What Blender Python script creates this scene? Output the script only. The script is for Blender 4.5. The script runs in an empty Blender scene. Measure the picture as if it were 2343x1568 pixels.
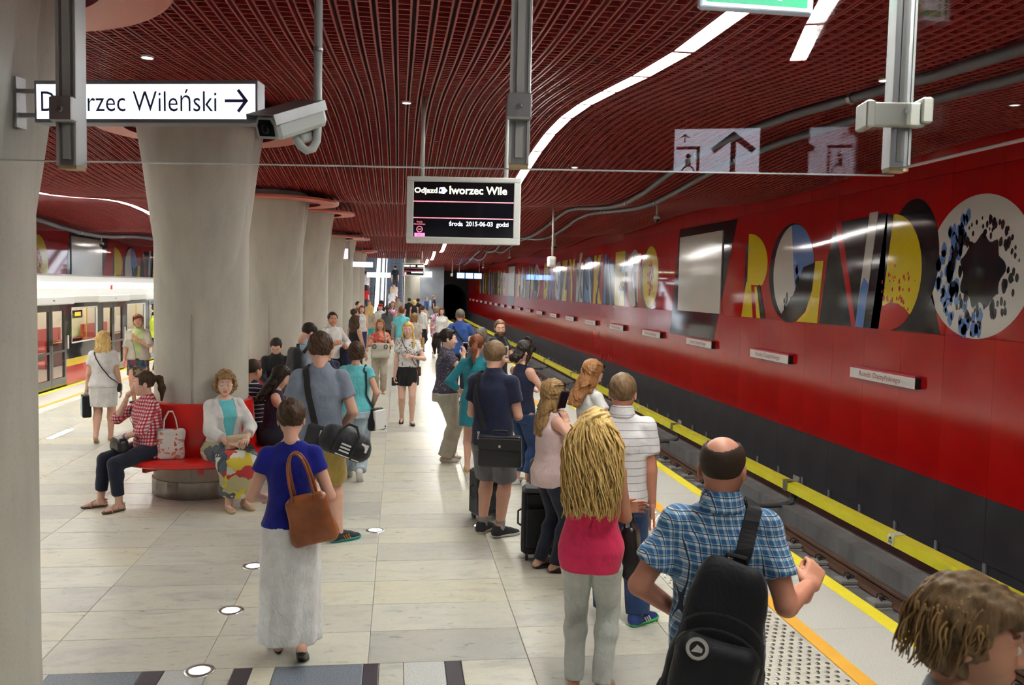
import bpy, bmesh, math, random
import numpy as np
from mathutils import Vector, Matrix
random.seed(7); RNG = np.random.default_rng(11)
S = bpy.context.scene
COL = S.collection
PI = math.pi
# ---------------------------------------------------------------- camera
F_PX, W_PX, H_PX, CAM_Z = 1970.0, 2343, 1568, 2.35
_dy = Vector(((913-W_PX/2)/F_PX, -(655-H_PX/2)/F_PX, -1)).normalized()      # the platform's direction seen by the camera
_up = Vector((math.sin(.014), math.cos(.014), 0))
_dz = (_up-_dy*_up.dot(_dy)).normalized()
_dx = _dy.cross(_dz)
cd = bpy.data.cameras.new('camera'); cam = bpy.data.objects.new('camera', cd); COL.objects.link(cam)
cd.sensor_width = 36; cd.lens = F_PX/W_PX*36; cd.clip_start = .05; cd.clip_end = 400
cam.matrix_world = Matrix.Translation((0, 0, CAM_Z)) @ Matrix((_dx, _dy, _dz)).to_4x4()
cd.dof.use_dof = True; cd.dof.focus_distance = 8.0; cd.dof.aperture_fstop = 6.3
S.camera = cam
# ---------------------------------------------------------------- world, exposure
w = bpy.data.worlds.new('world'); S.world = w; w.use_nodes = True
w.node_tree.nodes['Background'].inputs[0].default_value = (.9, .95, 1, 1)
w.node_tree.nodes['Background'].inputs[1].default_value = .25
LIGHT = 44.0                      # radiance of the fluorescent panels
S.view_settings.view_transform = 'Standard'; S.view_settings.look = 'None'
S.view_settings.exposure = 0.98; S.view_settings.gamma = 1
try: S.view_settings.use_curve_mapping = False
except Exception: pass
S.cycles.use_denoising = True
S.cycles.max_bounces = 5; S.cycles.diffuse_bounces = 3; S.cycles.glossy_bounces = 2; S.cycles.transmission_bounces = 2
S.cycles.transparent_max_bounces = 8; S.cycles.use_adaptive_sampling = True; S.cycles.adaptive_threshold = .15; S.cycles.adaptive_min_samples = 16; S.cycles.sample_clamp_indirect = 6
S.cycles.caustics_reflective = False; S.cycles.caustics_refractive = False

# ---------------------------------------------------------------- materials
MATS = {}
def nd(nt, t, **kw):
    n = nt.nodes.new(t)
    for k, v in kw.items(): setattr(n, k, v)
    return n
def c4(c): return (c[0], c[1], c[2], 1)
def mat(name, col=(.5, .5, .5), rough=.5, metal=0, coat=0, emis=None, es=0, spec=.5, sheen=0):
    if name in MATS: return MATS[name]
    m = bpy.data.materials.new(name); m.use_nodes = True; MATS[name] = m
    b = m.node_tree.nodes['Principled BSDF']
    b.inputs['Base Color'].default_value = c4(col); b.inputs['Roughness'].default_value = rough
    b.inputs['Metallic'].default_value = metal; b.inputs['Coat Weight'].default_value = coat
    b.inputs['Coat Roughness'].default_value = .04
    b.inputs['Specular IOR Level'].default_value = spec
    b.inputs['Sheen Weight'].default_value = sheen
    if emis: b.inputs['Emission Color'].default_value = c4(emis); b.inputs['Emission Strength'].default_value = es
    return m
def bs(m): return m.node_tree.nodes['Principled BSDF']
def coords(m, kind='Object', scale=(1, 1, 1), rot=(0, 0, 0), loc=(0, 0, 0)):
    nt = m.node_tree; tc = nd(nt, 'ShaderNodeTexCoord'); mp = nd(nt, 'ShaderNodeMapping')
    mp.inputs['Scale'].default_value = scale; mp.inputs['Rotation'].default_value = rot; mp.inputs['Location'].default_value = loc
    nt.links.new(tc.outputs[kind], mp.inputs[0]); return mp.outputs[0]
def ramp(m, fac, stops, interp='LINEAR'):
    nt = m.node_tree; r = nd(nt, 'ShaderNodeValToRGB'); r.color_ramp.interpolation = interp
    e = r.color_ramp.elements
    while len(e) < len(stops): e.new(.5)
    for i, (p, c) in enumerate(stops): e[i].position = p; e[i].color = c4(c)
    nt.links.new(fac, r.inputs[0]); return r.outputs[0]
def noise(m, vec, scale=5, detail=4, rough=.55, dist=0):
    nt = m.node_tree; n = nd(nt, 'ShaderNodeTexNoise'); n.inputs['Scale'].default_value = scale
    n.inputs['Detail'].default_value = detail; n.inputs['Roughness'].default_value = rough; n.inputs['Distortion'].default_value = dist
    nt.links.new(vec, n.inputs['Vector']); return n.outputs[0]
def bump(m, fac, strength=.3, dist=.01):
    nt = m.node_tree; b = nd(nt, 'ShaderNodeBump'); b.inputs['Strength'].default_value = strength; b.inputs['Distance'].default_value = dist
    nt.links.new(fac, b.inputs['Height']); nt.links.new(b.outputs[0], bs(m).inputs['Normal'])
def setcol(m, sock): m.node_tree.links.new(sock, bs(m).inputs['Base Color'])
def mixc(m, fac, a, b, mode='MIX'):
    nt = m.node_tree; x = nd(nt, 'ShaderNodeMix', data_type='RGBA', blend_type=mode)
    for s, v in ((x.inputs[0], fac), (x.inputs[6], a), (x.inputs[7], b)):
        if hasattr(v, 'is_linked') or hasattr(v, 'links'): nt.links.new(v, s)
        elif isinstance(v, (int, float)): s.default_value = v
        else: s.default_value = c4(v)
    return x.outputs[2]
def math_(m, op, a, b=0.0):
    nt = m.node_tree; x = nd(nt, 'ShaderNodeMath', operation=op)
    for s, v in ((x.inputs[0], a), (x.inputs[1], b)):
        if isinstance(v, (int, float)): s.default_value = v
        else: nt.links.new(v, s)
    return x.outputs[0]
def noisy(name, c1, c2, scale=6, rough=.5, bumps=0, bscale=None, stretch=(1, 1, 1), lo=.35, hi=.65, **kw):
    if name in MATS: return MATS[name]
    m = mat(name, c1, rough, **kw); v = coords(m, scale=stretch); n = noise(m, v, scale)
    setcol(m, ramp(m, n, [(lo, c1), (hi, c2)]))
    if bumps:
        n2 = noise(m, v, bscale or scale*6, 3); bump(m, n2, bumps)
    return m
def fabric(name, col, rough=.85, fold=.35, var=.18):
    if name in MATS: return MATS[name]
    m = mat(name, col, rough, sheen=.15, spec=.25); v = coords(m); n = noise(m, v, 9, 4)
    c2 = tuple(x*(1-var) for x in col); c3 = tuple(min(1, x*(1+var*.4)) for x in col)
    setcol(m, ramp(m, n, [(.3, c2), (.7, c3)]))
    n2 = noise(m, coords(m, scale=(1, 1, .6)), 22, 3, dist=.8); bump(m, n2, fold, .02)
    return m
def axes(m):
    nt = m.node_tree; tc = nd(nt, 'ShaderNodeTexCoord'); s = nd(nt, 'ShaderNodeSeparateXYZ'); nt.links.new(tc.outputs['Object'], s.inputs[0]); return s.outputs
def band(m, val, period, duty, soft=.06):
    """1 inside repeating bands of the value"""
    f = math_(m, 'FRACT', math_(m, 'DIVIDE', val, period)); return math_(m, 'LESS_THAN', f, duty)
def plaid(name, ca, cb, cc, period=.022, thin=None):
    if name in MATS: return MATS[name]
    m = mat(name, ca, .85, sheen=.1, spec=.25); ax = axes(m)
    nt = m.node_tree
    wob = math_(m, 'MULTIPLY', noise(m, coords(m), 4, 2), .012)
    geo = nd(nt, 'ShaderNodeNewGeometry'); 
    h = math_(m, 'ADD', math_(m, 'ADD', ax[0], math_(m, 'MULTIPLY', ax[1], .8)), wob); v = math_(m, 'ADD', ax[2], wob)
    s1 = band(m, math_(m, 'ADD', h, 5), period, .5); s2 = band(m, math_(m, 'ADD', v, 5), period, .5)
    sm = math_(m, 'MULTIPLY', math_(m, 'ADD', s1, s2), .5)
    c = ramp(m, sm, [(0, ca), (.34, cb), (.67, cc)], 'CONSTANT')
    if thin:
        t = math_(m, 'MAXIMUM', band(m, math_(m, 'ADD', h, 5+period*.2), period, .1), band(m, math_(m, 'ADD', v, 5+period*.2), period, .1))
        c = mixc(m, t, c, thin)
    setcol(m, c); bump(m, noise(m, coords(m), 20, 3, dist=.8), .3, .02)
    return m
def stripes(name, ca, cb, period, duty, axis=2, wob=.006):
    if name in MATS: return MATS[name]
    m = mat(name, ca, .85, sheen=.1, spec=.25); ax = axes(m)
    v = math_(m, 'ADD', math_(m, 'ADD', ax[axis], 5), math_(m, 'MULTIPLY', noise(m, coords(m), 4, 2), wob))
    setcol(m, mixc(m, band(m, v, period, duty), ca, cb)); bump(m, noise(m, coords(m), 20, 3, dist=.8), .3, .02)
    return m
def floral(name, base, cols, scale=14, rough=.85, thr=.5):
    if name in MATS: return MATS[name]
    m = mat(name, base, rough, sheen=.1, spec=.25); v = coords(m); nt = m.node_tree
    vo = nd(nt, 'ShaderNodeTexVoronoi'); vo.inputs['Scale'].default_value = scale
    dv = nd(nt, 'ShaderNodeMix', data_type='RGBA'); dv.inputs[0].default_value = .2
    nn = nd(nt, 'ShaderNodeTexNoise'); nn.inputs['Scale'].default_value = scale*.7; nt.links.new(v, nn.inputs['Vector'])
    nt.links.new(v, dv.inputs[6]); nt.links.new(nn.outputs[1], dv.inputs[7]); nt.links.new(dv.outputs[2], vo.inputs['Vector'])
    sp = nd(nt, 'ShaderNodeSeparateColor'); nt.links.new(vo.outputs['Color'], sp.inputs[0])
    k = len(cols); st = [(i/k, c) for i, c in enumerate(cols)]
    c = ramp(m, sp.outputs[0], st, 'CONSTANT')
    msk = math_(m, 'LESS_THAN', vo.outputs['Distance'], thr)
    setcol(m, mixc(m, msk, base, c)); return m
def hair_mat(name, c1, c2, stretch=(1, 1, .12), scale=55):
    if name in MATS: return MATS[name]
    m = mat(name, c1, .55, spec=.25); v = coords(m, scale=stretch); n = noise(m, v, scale, 4, .6)
    setcol(m, ramp(m, n, [(.3, c1), (.72, c2)])); bump(m, n, .5, .01); return m
def skin_mat(name, col):
    if name in MATS: return MATS[name]
    m = mat(name, col, .5, spec=.35); n = noise(m, coords(m), 14, 3)
    setcol(m, ramp(m, n, [(.3, tuple(x*.92 for x in col)), (.7, col)]))
    return m

# ---------------------------------------------------------------- mesh helpers
def link(o, parent=None):
    COL.objects.link(o)
    if parent: o.parent = parent
    return o
def obj(name, verts, faces, m=None, parent=None, smooth=False, loc=None, mi=None):
    me = bpy.data.meshes.new(name)
    me.from_pydata([tuple(v) for v in verts], [], [tuple(f) for f in faces])
    return obj_me(name, me, m, parent, smooth, loc, mi)
def obj_me(name, me, m=None, parent=None, smooth=False, loc=None, mi=None):
    for x in (m if isinstance(m, (list, tuple)) else [m]):
        if x: me.materials.append(x)
    if mi is not None: me.polygons.foreach_set('material_index', np.asarray(mi, dtype=np.int32))
    if smooth: me.polygons.foreach_set('use_smooth', np.ones(len(me.polygons), dtype=bool))
    me.update()
    o = bpy.data.objects.new(name, me); link(o, parent)
    if loc: o.location = loc
    return o
def np_obj(name, V, Q, m=None, parent=None, smooth=True, mi=None):
    """quads only, fast"""
    me = bpy.data.meshes.new(name); n = len(Q)
    me.vertices.add(len(V)); me.vertices.foreach_set('co', np.asarray(V, dtype=np.float32).ravel())
    me.loops.add(4*n); me.loops.foreach_set('vertex_index', np.asarray(Q, dtype=np.int32).ravel())
    me.polygons.add(n); me.polygons.foreach_set('loop_start', np.arange(0, 4*n, 4, dtype=np.int32))
    try: me.polygons.foreach_set('loop_total', np.full(n, 4, dtype=np.int32))
    except Exception: pass
    me.update(calc_edges=True)
    return obj_me(name, me, m, parent, smooth, None, mi)
def empty(name, loc=(0, 0, 0), rz=0):
    o = bpy.data.objects.new(name, None); o.empty_display_size = .1; COL.objects.link(o); o.location = loc; o.rotation_euler = (0, 0, rz); return o
def tag(o, label, cat, group=None, kind=None):
    o['label'] = label
    if cat: o['category'] = cat
    if group: o['group'] = group
    if kind: o['kind'] = kind
    return o
def struct(o, label=None):
    o['kind'] = 'structure'
    if label: o['label'] = label
    return o
class MB:
    def __init__(s): s.v = []; s.f = []; s.mi = []; s.cur = 0
    def add(s, vs, fs):
        n = len(s.v); s.v += [tuple(v) for v in vs]; s.f += [tuple(i+n for i in f) for f in fs]; s.mi += [s.cur]*len(fs); return s
    def box(s, x0, x1, y0, y1, z0, z1, R=None, c=None):
        vs = [(x, y, z) for z in (z0, z1) for y in (y0, y1) for x in (x0, x1)]
        if R is not None: vs = [tuple(R @ Vector(v) + Vector(c or (0, 0, 0))) for v in vs]
        return s.add(vs, [(0, 2, 3, 1), (4, 5, 7, 6), (0, 1, 5, 4), (2, 6, 7, 3), (0, 4, 6, 2), (1, 3, 7, 5)])
    def cbox(s, x0, x1, y0, y1, z0, z1, b):
        """box with bevelled vertical and horizontal edges (cheap: two extra loops)"""
        vs = []; fs = []
        prof = [(z0, b), (z0+b, 0), (z1-b, 0), (z1, b)]
        for z, i in prof:
            a0, a1, c0, c1 = x0+i, x1-i, y0+i, y1-i; e = b*.7
            vs += [(a0+e, c0, z), (a1-e, c0, z), (a1, c0+e, z), (a1, c1-e, z), (a1-e, c1, z), (a0+e, c1, z), (a0, c1-e, z), (a0, c0+e, z)]
        for k in range(3):
            for i in range(8):
                j = (i+1) % 8; fs.append((k*8+i, k*8+j, k*8+8+j, k*8+8+i))
        fs.append(tuple(range(7, -1, -1))); fs.append(tuple(range(24, 32)))
        return s.add(vs, fs)
    def tube(s, pts, r, n=8, cap=True):
        pts = [Vector(p) for p in pts]; rs = r if isinstance(r, (list, tuple)) else [r]*len(pts); vs = []; fs = []
        prev = None
        for i, p in enumerate(pts):
            t = (pts[min(i+1, len(pts)-1)]-pts[max(i-1, 0)]).normalized()
            if prev is None:
                a = Vector((0, 0, 1)) if abs(t.z) < .9 else Vector((1, 0, 0)); u = t.cross(a).normalized()
            else: u = (prev-t*prev.dot(t)).normalized()
            prev = u; v = t.cross(u)
            for k in range(n):
                an = 2*PI*k/n; vs.append(p+(u*math.cos(an)+v*math.sin(an))*rs[i])
        for i in range(len(pts)-1):
            for k in range(n):
                j = (k+1) % n; fs.append((i*n+k, i*n+j, (i+1)*n+j, (i+1)*n+k))
        if cap: fs.append(tuple(range(n-1, -1, -1))); fs.append(tuple(range((len(pts)-1)*n, len(pts)*n)))
        return s.add(vs, fs)
    def lathe(s, prof, n=32, c=(0, 0, 0), close=True, ang=None):
        vs = []; fs = []; full = ang is None; a0, a1 = ang or (0, 2*PI); m = n if full else n+1
        for r, z in prof:
            for k in range(m):
                a = a0+(a1-a0)*k/n; vs.append((c[0]+r*math.cos(a), c[1]+r*math.sin(a), c[2]+z))
        for i in range(len(prof)-1):
            for k in range(n):
                j = (k+1) % m; fs.append((i*m+k, i*m+j, (i+1)*m+j, (i+1)*m+k))
        if close and full:
            fs.append(tuple(range(n-1, -1, -1))); fs.append(tuple(range((len(prof)-1)*n, len(prof)*n)))
        return s.add(vs, fs)
    def ribbon(s, pts, nrm, wid, th):
        """flat strap along points; nrm = outward normals"""
        pts = [Vector(p) for p in pts]; vs = []; fs = []; n = len(pts)
        for i, p in enumerate(pts):
            t = (pts[min(i+1, n-1)]-pts[max(i-1, 0)]).normalized(); u = Vector(nrm[i]).normalized(); sd = t.cross(u).normalized()
            vs += [p+sd*wid/2, p-sd*wid/2, p-sd*wid/2+u*th, p+sd*wid/2+u*th]
        for i in range(n-1):
            for k in range(4):
                j = (k+1) % 4; fs.append((i*4+k, i*4+j, i*4+4+j, i*4+4+k))
        fs += [(3, 2, 1, 0), tuple(range(4*n-4, 4*n))]
        return s.add(vs, fs)
    def prism(s, poly, d, fn):
        """polygon (u, v) extruded by d; fn(u, v, w) -> xyz"""
        n = len(poly); vs = [fn(u, v, 0) for u, v in poly]+[fn(u, v, d) for u, v in poly]
        fs = [tuple(range(n-1, -1, -1)), tuple(range(n, 2*n))]+[(i, (i+1) % n, n+(i+1) % n, n+i) for i in range(n)]
        return s.add(vs, fs)
    def build(s, name, m=None, parent=None, smooth=False, loc=None):
        return obj(name, s.v, s.f, m, parent, smooth, loc, s.mi if any(s.mi) else None)
def copy_tree(o, parent=None):
    c = o.copy(); COL.objects.link(c); c.parent = parent
    for ch in o.children: copy_tree(ch, c)
    return c
def smooth_by_angle(o, deg=35):
    me = o.data; me.polygons.foreach_set('use_smooth', np.ones(len(me.polygons), dtype=bool))
    try: me.set_sharp_from_angle(angle=math.radians(deg))
    except Exception: pass
    return o
_FONT = {}
def text_mesh(txt, size=1.0, depth=.002, bold=0.0, align='LEFT'):
    """flat lettering as a mesh in the xy plane"""
    cu = bpy.data.curves.new('lettering', 'FONT'); cu.body = txt; cu.size = size; cu.extrude = depth; cu.offset = bold; cu.align_x = align
    cu.resolution_u = 3
    o = bpy.data.objects.new('lettering', cu); COL.objects.link(o)
    dg = bpy.context.evaluated_depsgraph_get(); dg.update()
    me = bpy.data.meshes.new_from_object(o.evaluated_get(dg)); bpy.data.objects.remove(o); bpy.data.curves.remove(cu)
    return me
def fit_text(txt, width, height, m, parent, origin, ux, uz, depth=.002, bold=0.0, name='lettering', squeeze=True):
    """lettering fitted into a box; origin = lower left, ux = reading direction, uz = up"""
    me = text_mesh(txt, 1.0, 0, bold)
    V = np.array([v.co[:] for v in me.vertices]); mn, mx = V.min(0), V.max(0)
    sx = width/(mx[0]-mn[0]); sz = height/(mx[1]-mn[1])
    ux, uz = Vector(ux), Vector(uz); n = ux.cross(uz)
    vs = [Vector(origin)+ux*((v[0]-mn[0])*sx)+uz*((v[1]-mn[1])*sz)+n*depth for v in V]
    fs = [tuple(p.vertices) for p in me.polygons]
    bpy.data.meshes.remove(me)
    return obj(name, vs, fs, m, parent)
ORD = ['first', 'second', 'third', 'fourth', 'fifth', 'sixth', 'seventh', 'eighth', 'ninth', 'tenth', 'eleventh', 'twelfth']
# ---------------------------------------------------------------- station dimensions
XW, XWL = 7.3, -10.9              # inner faces of the right and left track walls
XE, XEL = 3.6, -7.2               # platform edges
Y0, Y1 = -8.0, 92.0
SX, SXL, PITCH = 1.8, 1.8-72*.112, .112
COLX = -2.18; COLY = [4.2, 10.0, 15.5, 21.0, 26.5, 32.0, 37.5, 43.0]
RINGZ = [3.74, 4.0, 3.74, 4.0, 3.74, 4.0, 3.74, 4.0]
def cmean(x): return 4.07+max(0, x-1.8)/5.5*.22-max(0, -2.2-x)/8.7*.2
def camp(x): return .19-.11*max(0, x-1.8)/5.5-.10*max(0, -2.2-x)/8.7
def ceil_z(x, y): return cmean(x)+camp(x)*math.cos(2*PI*(y-10)/11.05)

# ---------------------------------------------------------------- surface materials
def marble(name, tile=True):
    m = mat(name, (.6, .58, .52), .3, spec=.24); nt = m.node_tree
    v = coords(m, kind='Object'); oi = nd(nt, 'ShaderNodeObjectInfo')
    add = nd(nt, 'ShaderNodeVectorMath', operation='ADD'); sc = nd(nt, 'ShaderNodeVectorMath', operation='SCALE')
    cmb = nd(nt, 'ShaderNodeCombineXYZ'); nt.links.new(oi.outputs['Random'], cmb.inputs[0]); nt.links.new(oi.outputs['Random'], cmb.inputs[1])
    nt.links.new(cmb.outputs[0], sc.inputs[0]); sc.inputs['Scale'].default_value = 37; nt.links.new(v, add.inputs[0]); nt.links.new(sc.outputs[0], add.inputs[1])
    mp = nd(nt, 'ShaderNodeMapping'); mp.inputs['Scale'].default_value = (1, 2.4, 1); mp.inputs['Rotation'].default_value = (0, 0, .35); nt.links.new(add.outputs[0], mp.inputs[0])
    n1 = noise(m, mp.outputs[0], 1.7, 6, .6, 1.2)
    c = ramp(m, n1, [(.28, (.45, .45, .42)), (.43, (.58, .585, .54)), (.56, (.625, .62, .55)), (.68, (.54, .53, .485)), (.78, (.61, .53, .39))])
    n2 = noise(m, mp.outputs[0], 9, 5, .6, .6)
    c = mixc(m, .6, c, ramp(m, n2, [(.3, (.78, .76, .74)), (.46, (1, 1, 1)), (.62, (1, .99, .96)), (.8, (.87, .78, .70))]), 'MULTIPLY')
    n3 = noise(m, mp.outputs[0], 60, 3, .6)
    c = mixc(m, .5, c, ramp(m, n3, [(.30, (.6, .58, .56)), (.42, (1, 1, 1))]), 'MULTIPLY')
    if tile:
        tone = ramp(m, oi.outputs['Random'], [(0, (.74, .74, .74)), (.25, (1, .985, .94)), (.5, (.88, .875, .86)), (.75, (1.0, .99, .95)), (1, (1.0, .96, .84))])
        c = mixc(m, 1.0, c, tone, 'MULTIPLY')
    else:
        br = nd(nt, 'ShaderNodeTexBrick'); br.offset = 0; br.inputs['Scale'].default_value = 1; br.inputs['Mortar Size'].default_value = .006
        br.inputs['Brick Width'].default_value = 1.0; br.inputs['Row Height'].default_value = .505
        br.inputs['Color1'].default_value = (.9, .89, .86, 1); br.inputs['Color2'].default_value = (1, .98, .92, 1); br.inputs['Mortar'].default_value = (.45, .44, .42, 1)
        nt.links.new(coords(m, loc=(-.85, -5.29, 0)), br.inputs[0]); c = mixc(m, 1.0, c, br.outputs[0], 'MULTIPLY')
    setcol(m, c)
    r = ramp(m, n2, [(.3, (.26, .26, .26)), (.7, (.42, .42, .42))]); nt.links.new(r, bs(m).inputs['Roughness'])
    return m
M_TILE = marble('marble_tile'); M_FLOOR = marble('marble_floor', False)
def granite(name, a, b, rough=.4):
    m = mat(name, a, rough); n = noise(m, coords(m), 110, 4, .7); setcol(m, ramp(m, n, [(.38, a), (.62, b)])); return m
M_GRANB = granite('blue_grey_granite', (.10, .12, .16), (.24, .27, .32)); M_GRANL = granite('light_granite', (.38, .40, .40), (.62, .63, .60))
M_GRAND = granite('black_granite', (.035, .03, .04), (.07, .06, .075), .3)
M_EDGE = granite('platform_edge_stone', (.46, .46, .42), (.62, .61, .56), .55)
M_YEL = noisy('yellow_paint', (.85, .72, .03), (.92, .80, .06), 5, .5); M_ORA = noisy('orange_paint', (.82, .42, .05), (.88, .48, .07), 5, .5)
M_CONC = mat('column_concrete', (.4, .39, .35), .55)
def _conc(m, a, b, c3):
    v = coords(m); n = noise(m, coords(m, scale=(1, 1, .25)), 2.2, 5, .6); n2 = noise(m, v, 60, 3, .7); n3 = noise(m, coords(m, scale=(2, 2, .3)), 5, 4, .6)
    c = ramp(m, n, [(.3, a), (.55, b), (.8, c3)]); c = mixc(m, .5, c, ramp(m, n2, [(.25, (.7, .7, .68)), (.45, (1, 1, 1))]), 'MULTIPLY')
    c = mixc(m, .4, c, ramp(m, n3, [(.3, (.82, .82, .84)), (.55, (1, 1, 1))]), 'MULTIPLY')
    setcol(m, c); bump(m, n2, .12, .01)
_conc(M_CONC, (.39, .38, .335), (.48, .47, .41), (.53, .515, .445))
M_TRACK = mat('track_concrete', (.2, .2, .2), .8); _conc(M_TRACK, (.15, .145, .15), (.21, .205, .205), (.26, .25, .245))
M_LEDGE = mat('track_ledge_concrete', (.33, .33, .33), .8); _conc(M_LEDGE, (.26, .26, .26), (.33, .33, .32), (.38, .38, .37))
M_DARK = mat('drain_channel', (.012, .011, .012), .8); M_VOID = mat('ceiling_void', (.012, .006, .007), .9)
def redglass(name, a, b, rough, coat):
    m = mat(name, a, rough, coat=coat); nt = m.node_tree; oi = nd(nt, 'ShaderNodeObjectInfo')
    n = noise(m, coords(m), .9, 3)
    c = ramp(m, n, [(.35, a), (.65, b)]); c = mixc(m, .35, c, ramp(m, oi.outputs['Random'], [(0, (.8, .7, .7)), (1, (1, 1, 1))]), 'MULTIPLY'); setcol(m, c); return m
M_REDLOW = redglass('red_wall_glass', (.37, .003, .004), (.44, .006, .006), .13, .0)
M_REDART = redglass('red_mural_glass', (.36, .007, .007), (.42, .010, .010), .04, 0)
M_REDTOP = redglass('red_top_glass', (.40, .009, .008), (.46, .012, .010), .2, .3)
M_BLK = noisy('black_wall_panel', (.020, .019, .026), (.030, .028, .036), 2, .45)
M_GRID = mat('red_lacquered_grille', (.36, .036, .032), .45); M_SALMON = mat('salmon_lacquer', (.66, .17, .12), .35); M_PLUM = mat('plum_lacquer', (.23, .008, .035), .4)
M_STEEL = noisy('brushed_steel', (.50, .49, .47), (.62, .61, .58), 3, .32, stretch=(1, 1, .05), metal=1.0); M_GALV = noisy('galvanised_steel', (.38, .39, .41), (.52, .53, .55), 20, .42, metal=.85)
M_ALU = noisy('grey_aluminium', (.33, .33, .34), (.40, .40, .41), 3, .38, stretch=(1, 1, .05), metal=.75)
M_BENCH = noisy('red_bench_lacquer', (.60, .012, .010), (.66, .018, .014), 2, .28, coat=.3)
M_PANEL = mat('lit_panel', (.9, .9, .9), .5, emis=(1, 1, .925), es=LIGHT)
M_SPOT = mat('lit_spot', (.9, .9, .9), .5, emis=(.93, 1, 1), es=9)
M_GREY = mat('painted_grey', (.36, .37, .36), .45); M_PALE = mat('pale_grey_paint', (.55, .57, .55), .4); M_BLACKP = mat('black_plastic', (.018, .018, .020), .4); M_WHITEP = mat('white_plastic', (.78, .78, .75), .4)
M_SCREEN = mat('black_screen', (.008, .008, .012), .08, spec=.6)
M_RUST = noisy('rail_side_rust', (.10, .050, .030), (.17, .085, .05), 8, .7, stretch=(1, .1, 1)); M_RAILTOP = noisy('rail_head', (.08, .07, .07), (.15, .135, .13), 6, .4, stretch=(1, .05, 1), metal=.6)
# clear hanging glass: see-through with a mirror-like sheen
def clear_glass(name, tint=(.97, .99, 1)):
    m = bpy.data.materials.new(name); m.use_nodes = True; nt = m.node_tree; MATS[name] = m
    nt.nodes.remove(nt.nodes['Principled BSDF']); out = nt.nodes['Material Output']
    t = nd(nt, 'ShaderNodeBsdfTransparent'); t.inputs[0].default_value = c4(tint); g = nd(nt, 'ShaderNodeBsdfGlossy'); g.inputs['Roughness'].default_value = .0
    fr = nd(nt, 'ShaderNodeLayerWeight'); fr.inputs[0].default_value = .5; mx = nd(nt, 'ShaderNodeMixShader')
    pw = nd(nt, 'ShaderNodeMath', operation='POWER'); pw.inputs[1].default_value = 5; ml = nd(nt, 'ShaderNodeMath', operation='MULTIPLY_ADD'); ml.inputs[1].default_value = .9; ml.inputs[2].default_value = .03
    nt.links.new(fr.outputs['Facing'], pw.inputs[0]); nt.links.new(pw.outputs[0], ml.inputs[0]); nt.links.new(ml.outputs[0], mx.inputs[0]); nt.links.new(t.outputs[0], mx.inputs[1]); nt.links.new(g.outputs[0], mx.inputs[2]); nt.links.new(mx.outputs[0], out.inputs[0])
    return m
M_GLASS = clear_glass('clear_glass')

# ---------------------------------------------------------------- floor
fl = struct(MB().box(XEL+.02, XE-.02, Y0, Y1, -1.2, -.012).build('floor', M_FLOOR), 'pale marble platform floor')
TX = [-6.155, -5.15, -4.15, -3.15, -2.15, -1.16, -.16, .85, 1.86, 2.18]     # joints across the platform
TY0, TD = 5.29, .505
tiles = {}
def tile(x0, x1, y0, y1, m, proud=0):
    k = (round(x1-x0, 3), round(y1-y0, 3), m.name)
    g = .004
    if k not in tiles:
        a, b = (x1-x0)/2-g/2, (y1-y0)/2-g/2
        o = MB().add([(-a, -b, -.012), (a, -b, -.012), (a, b, -.012), (-a, b, -.012), (-a, -b, -.001), (a, -b, -.001), (a, b, -.001), (-a, b, -.001), (-a+.003, -b+.003, 0), (a-.003, -b+.003, 0), (a-.003, b-.003, 0), (-a+.003, b-.003, 0)],
            [(0, 1, 5, 4), (1, 2, 6, 5), (2, 3, 7, 6), (3, 0, 4, 7), (4, 5, 9, 8), (5, 6, 10, 9), (6, 7, 11, 10), (7, 4, 8, 11), (8, 9, 10, 11)]).build('floor_tile', m, fl)
        tiles[k] = o
    else:
        o = tiles[k].copy(); COL.objects.link(o)
    o.location = ((x0+x1)/2, (y0+y1)/2, proud); return o
for r in range(20):
    for i in range(len(TX)-1):
        if r > 12 and i == len(TX)-2: continue
        tile(TX[i], TX[i+1], TY0+r*TD, TY0+(r+1)*TD, M_TILE)
def stuff_tiles():
    mb = MB(); g = .003
    for r in list(range(20, 40)):
        for i in range(len(TX)-1):
            x0, x1, y0, y1 = TX[i]+g, TX[i+1]-g, TY0+r*TD+g, TY0+(r+1)*TD-g
            mb.add([(x0, y0, 0), (x1, y0, 0), (x1, y1, 0), (x0, y1, 0)], [(0, 1, 2, 3)])
    o = mb.build('floor_tiles_far', M_TILE, fl); o['kind'] = 'stuff'
    mb = MB(); mb.add([(TX[0], TY0+40*TD, 0), (TX[-1], TY0+40*TD, 0), (TX[-1], Y1, 0), (TX[0], Y1, 0)], [(0, 1, 2, 3)])
    mb.build('floor_far', M_FLOOR, fl)
stuff_tiles()
# the granite band at the near end
for x0, x1, m in ((-2.9, -2.03, M_GRANL), (-2.03, -1.50, M_GRANB), (-1.50, -1.37, M_GRAND), (-1.37, -1.11, M_GRANL), (-1.11, -.965, M_TILE), (-.965, -.855, M_GRAND), (-.855, -.72, M_TILE), (-.72, -.185, M_GRANB), (-.185, -.09, M_GRAND), (-.09, .06, M_TILE), (.06, .315, M_GRANL), (.315, .42, M_GRAND), (.42, .85, M_TILE), (.85, 1.86, M_TILE), (1.86, 2.18, M_TILE)):
    tile(x0, x1, TY0-.5, TY0, m)
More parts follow.
